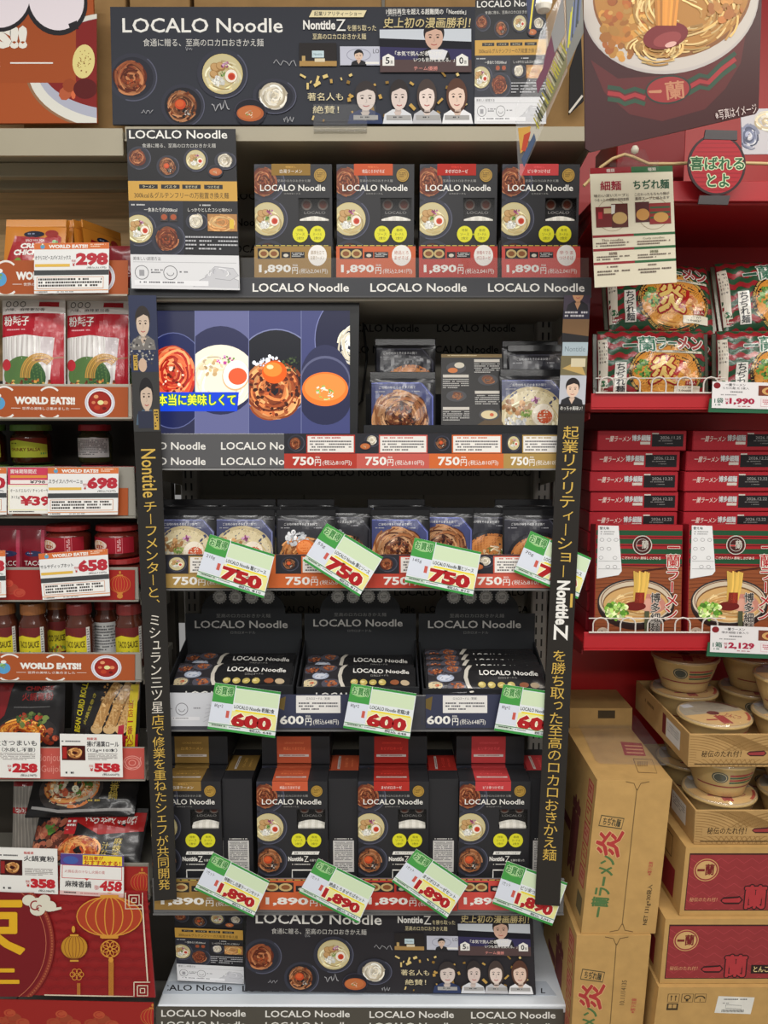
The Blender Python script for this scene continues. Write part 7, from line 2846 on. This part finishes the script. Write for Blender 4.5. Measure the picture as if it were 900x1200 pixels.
def noodle_bowl():
    e = thing('noodle_bowl', 'bowl', 'bowl', (0, 0, 0), 'cup noodle bowls')
    r, h = 0.076, 0.074
    b = MB()
    col = (206, 174, 110)
    prof = [(0.001, 0.004), (r * 0.60, 0.004), (r * 0.62, 0), (r * 0.66, 0), (r * 0.70, h * 0.18), (r * 0.80, h * 0.42), (r * 0.88, h * 0.66), (r * 0.94, h * 0.90), (r * 0.99, h * 0.93), (r * 1.0, h * 0.98), (r * 0.97, h)]
    b.lathe((0, 0, 0), prof, col, n=40)

    def bm(u, v, l):
        t = -PI / 2 + (u - 50) / 100 * 2.4
        q = 1 - v / 30
        rr = r * (0.72 + 0.20 * q) + l
        return Vector((rr * math.cos(t), rr * math.sin(t), h * (0.24 + 0.60 * q)))
    a = Art(b, bm, base=1.6e-3)
    a.maxe = 5
    for y, c_ in ((4, (170, 50, 46)), (8, (60, 96, 62)), (12, (170, 50, 46)), (16, (60, 96, 62))):
        a.rect(46, y, 84, y + 3, c_)
    a.ell(34, 10, 10, 9, (70, 78, 66))
    a.ring(34, 10, 8, 7, 0.8, (206, 190, 150))
    a.rect(0, 24, 100, 26, (150, 44, 44))
    finish(b, 'bowl_body', GLOSS, e, smooth=True)
    b = MB()
    b.lathe((0, 0, h), [(r * 0.98, 0), (r * 0.97, 0.002), (0.0005, 0.0026)], (206, 178, 130), n=40)
    a = Art(b, flat((-r, r, h + 0.0026), (1, 0, 0), (0, -1, 0), (0, 0, 1), r / 50), base=3e-4)
    a.ell(50, 50, 47, 47, (226, 186, 120), n=44)
    a.poly([(50 + 46 * math.cos(t), 50 + 46 * math.sin(t)) for t in [PI + PI * k / 20 for k in range(21)]], (170, 160, 140))
    a.lines(26, 26, 74, 44, 7, (140, 130, 112), 0.5, seed=5)
    a.rect(20, 12, 36, 24, (206, 208, 212))
    a.ell(48, 50, 9, 7, (110, 30, 28))
    a.text('一蘭', 24, 58, 54, 88, (176, 50, 44), 0.05, rot=8)
    a.text('とんこつ', 58, 60, 78, 74, (176, 60, 44), 0.03, rot=50)
    a.ring(50, 50, 45, 45, 4, (180, 70, 44), t0=0.2, t1=0.9)
    a.ring(50, 50, 45, 45, 4, (110, 60, 40), t0=-1.2, t1=-0.2)
    finish(b, 'lid', GLOSS, e)
    b = MB()
    b.lathe((0, 0, 0.001), [(r * 0.68, 0), (r * 0.83, h * 0.42), (r * 0.97, h * 0.90), (r * 1.015, h * 0.95), (r * 1.0, h + 0.004), (0.0005, h + 0.0046)], (255, 255, 255), n=40)
    finish(b, 'shrink_wrap', CLEARBAG, e, smooth=True)
    return e


BO = Stock(noodle_bowl())
hb = 0.081
xT2 = at(815, 947, Ys + 0.03).x
bowl_tray(xT2, zA_ + 0.001, 0.074, Ys + 0.03, 0.33, 'lower cardboard tray of noodle bowls, on the red-faced cartons')
zt1 = zA_ + 0.001 + 0.004 + 2 * hb + 0.001
xT1 = at(808, 859, Ys + 0.03).x
bowl_tray(xT1, zt1, 0.07, Ys + 0.03, 0.33, 'upper cardboard tray of noodle bowls')
BGp = 'cup noodle bowls'
for nm, x0, z0, spots in (('lower', xT2, zA_ + 0.005, ((0.085, 0.085, 0, 'front left, lower layer'), (0.085, 0.085, 1, 'front left, upper layer'), (0.25, 0.085, 0, 'front right, lower layer'), (0.25, 0.085, 1, 'front right, upper layer'), (0.085, 0.245, 0, 'back left, lower layer'), (0.085, 0.245, 1, 'back left, upper layer'), (0.25, 0.245, 0, 'back right, lower layer'), (0.25, 0.245, 1, 'back right, upper layer'))),
                          ('upper', xT1, zt1 + 0.004, ((0.087, 0.088, 0, 'front left, its lid fully in view'), (0.085, 0.25, 0, 'back left, lower layer'), (0.085, 0.25, 1, 'back left, upper layer'), (0.255, 0.1, 0, 'front right, lower layer'), (0.255, 0.1, 1, 'front right, upper layer, cut by the frame'), (0.25, 0.255, 0, 'back right, lower layer'), (0.25, 0.255, 1, 'back right, upper layer')))):
    for dx, dy, k, lb in spots:
        BO.put((x0 + dx, Ys + 0.03 + dy, z0 + k * hb), (0, 0, rnd.uniform(-0.3, 0.3)), f'noodle bowl in the {nm} tray, {lb}', BGp)

# ---- the big hanging ramen poster and the tilted hanging tags, nearer than the shelves
f = tplane(at(790, 60, 1.22), (0.10, -1, 0.0))
out = [(684, -12), (893, -12), (889, 128), (886, 133), (692, 178), (686, 174)]
mb = panel(f, out, (56, 15, 19), 0.003)
A = Art(mb, f)
A.clip = (684, -12, 890, 178)
A.poly([(692, 70), (724, 92), (790, 88), (850, 62), (874, 40), (868, 74), (850, 104), (826, 128), (776, 142), (738, 134), (708, 108)], (84, 25, 27))
for dy, c_ in ((0, (36, 66, 50)), (7, (150, 40, 46)), (14, (40, 70, 52))):
    A.stroke([(712, 102 + dy), (726, 104 + dy), (732, 108 + dy), (744, 104 + dy), (756, 108 + dy)], 5, c_)
    A.stroke([(806, 96 + dy), (820, 88 + dy), (830, 90 + dy), (846, 74 + dy), (862, 62 + dy)], 5, c_)
A.ell(783, 105, 27, 17, (36, 46, 40), -0.12, n=30)
A.ell(783, 105, 25, 15, (140, 40, 42), -0.12, n=30)
ichi(A, 760, 105, 776, 109, (176, 120, 90))
A.text('蘭', 780, 95, 802, 116, (176, 120, 90), 0.03, rot=-6)
A.ell(786, 2, 104, 84, (176, 168, 164), -0.2, n=56)
A.ell(786, 0, 103, 82, (186, 178, 170), -0.2, n=56)
A.ell(788, -8, 94, 76, (126, 80, 42), -0.2, n=56)
A.ell(788, -10, 92, 73, (166, 116, 54), -0.2, n=56)
blobs(A, 730, 30, 26, 40, 60, 3, 8, [(176, 126, 58), (160, 102, 44), (184, 140, 74), (150, 84, 38)], 601)
squiggles(A, 800, 12, 66, 50, 130, 2.2, [(196, 160, 98), (214, 184, 126), (172, 130, 70)], 602, span=(.3, .9), rmin=.3)
squiggles(A, 770, 56, 34, 20, 50, 2.0, [(196, 160, 98), (214, 184, 126), (172, 130, 70)], 603, span=(.5, 1.2))
blobs(A, 850, 4, 22, 24, 26, 3, 8, [(160, 100, 50), (180, 126, 66)], 604)
A.ell(780, 42, 27, 15, (110, 30, 34), -0.25)
A.ell(782, 46, 17, 8, (136, 56, 56), -0.3)
A.ell(786, 52, 7, 3, (206, 160, 150), -0.3)
for k in range(9):
    A.stroke([(768 + k * 3.4, -12), (769 + k * 3, 10), (770 + k * 2.6, 30)], 3.2, vary((196, 130, 56), rnd, 0.2))
A.text('※写真はイメージ', 838, 125, 887, 137, (206, 190, 186), 0.0, rot=-10)
tag(finish(mb, 'ramen_poster', GLOSS), 'big dark red hanging poster of a ramen bowl at the top right', 'poster')

HG = 'hanging tags'
f = tplane(at(640, 60, 1.12), (-0.75, -1, 0))
out = [(650, 5), (662, -12), (665, 83), (635, 152), (608, 213), (604, 127), (628, 68), (632, 40)]
e = thing('hanging_tag', 'tilted clear hanging tag with yellow and red slanting print, front one', 'sign', f(636, 100, 0), HG)
mb = MB()
mb.prism([f(x, y, 0) for x, y in out], (0, 0.002, 0), (235, 236, 238))
finish(mb, 'clear_sheet', THIN, e)
mb = MB()
A = Art(mb, f, base=3e-4)
r = random.Random(8)
A.poly([(628, 96), (636, 80), (640, 60), (652, 24), (656, 50), (640, 90), (630, 110)], (112, 70, 86))
A.poly([(662, 46), (664, 78), (646, 118), (628, 152), (630, 134), (644, 104)], (120, 116, 84))
for k in range(22):
    t = k / 22
    x, y = 662 - 34 * t, 56 + 92 * t
    A.stroke([(x - 5 + r.uniform(-1, 1), y - 6), (x + 2, y + 7)], 1.6, r.choice([(60, 62, 52), (170, 160, 60), (170, 166, 140)]))
A.poly([(607, 150), (622, 148), (618, 172), (610, 180)], (196, 150, 70))
A.poly([(614, 158), (622, 154), (616, 178), (611, 176)], (176, 70, 50))
A.poly([(626, 156), (628, 164), (614, 196), (611, 186)], (70, 84, 110))
A.poly([(660, -8), (662, 40), (650, 62), (646, 40)], (140, 138, 136))
finish(mb, 'slanting_print', PAPER, e)
c0 = f(637, 8, 0.002)
b = MB()
b.lathe((c0.x, c0.y, c0.z - 0.008), [(0.0005, 0), (0.009, 0.003), (0.011, 0.009), (0.007, 0.016), (0.0005, 0.018)], (236, 230, 216), n=18)
b.box((c0.x - 0.012, c0.y, c0.z + 0.004), (c0.x + 0.012, c0.y + 0.003, c0.z + 0.05), (236, 234, 228), bev=0.001)
finish(b, 'suction_clip', BLACKP, e, smooth=False)
f = tplane(at(674, 20, 1.18), (-0.75, -1, 0))
mb = MB()
mb.prism([f(x, y, 0) for x, y in [(663, -12), (682, -12), (684, 38), (665, 78)]], (0, 0.002, 0), (130, 130, 124))
A = Art(mb, f)
for k in range(10):
    A.stroke([(664 + k * 1.6, 60 - k * 4), (668 + k * 1.6, 20 - k * 6)], 1.8, r.choice([(206, 200, 60), (70, 76, 80), (110, 120, 150)]))
tag(finish(mb, 'hanging_tag', GLOSS), 'striped hanging tag with yellow print, behind the front one', 'sign', HG)
f = tplane(at(622, 10, 1.10), (-0.5, -1, 0))
mb = MB()
mb.prism([f(x, y, 0) for x, y in [(616, -12), (631, -12), (620, 40)]], (0, 0.002, 0), (44, 52, 84))
A = Art(mb, f)
A.stroke([(626, -10), (621, 34)], 2, (214, 196, 60))
tag(finish(mb, 'hanging_tag', GLOSS), 'small pointed navy and yellow tag at the top, left of the clip', 'sign', HG)
# black easel card edge behind the tags
f = vplane(YF + 0.02)
mb = panel(f, [(681, 40), (684, 118), (667, 134), (668, 80)], (30, 28, 28), 0.006)
A = Art(mb, f)
A.stroke([(682.6, 112), (667, 132)], 2.4, (206, 200, 190))
tag(finish(mb, 'easel_card', PAPER), 'black slanted card with pale edge right of the upright leaflet', 'card')
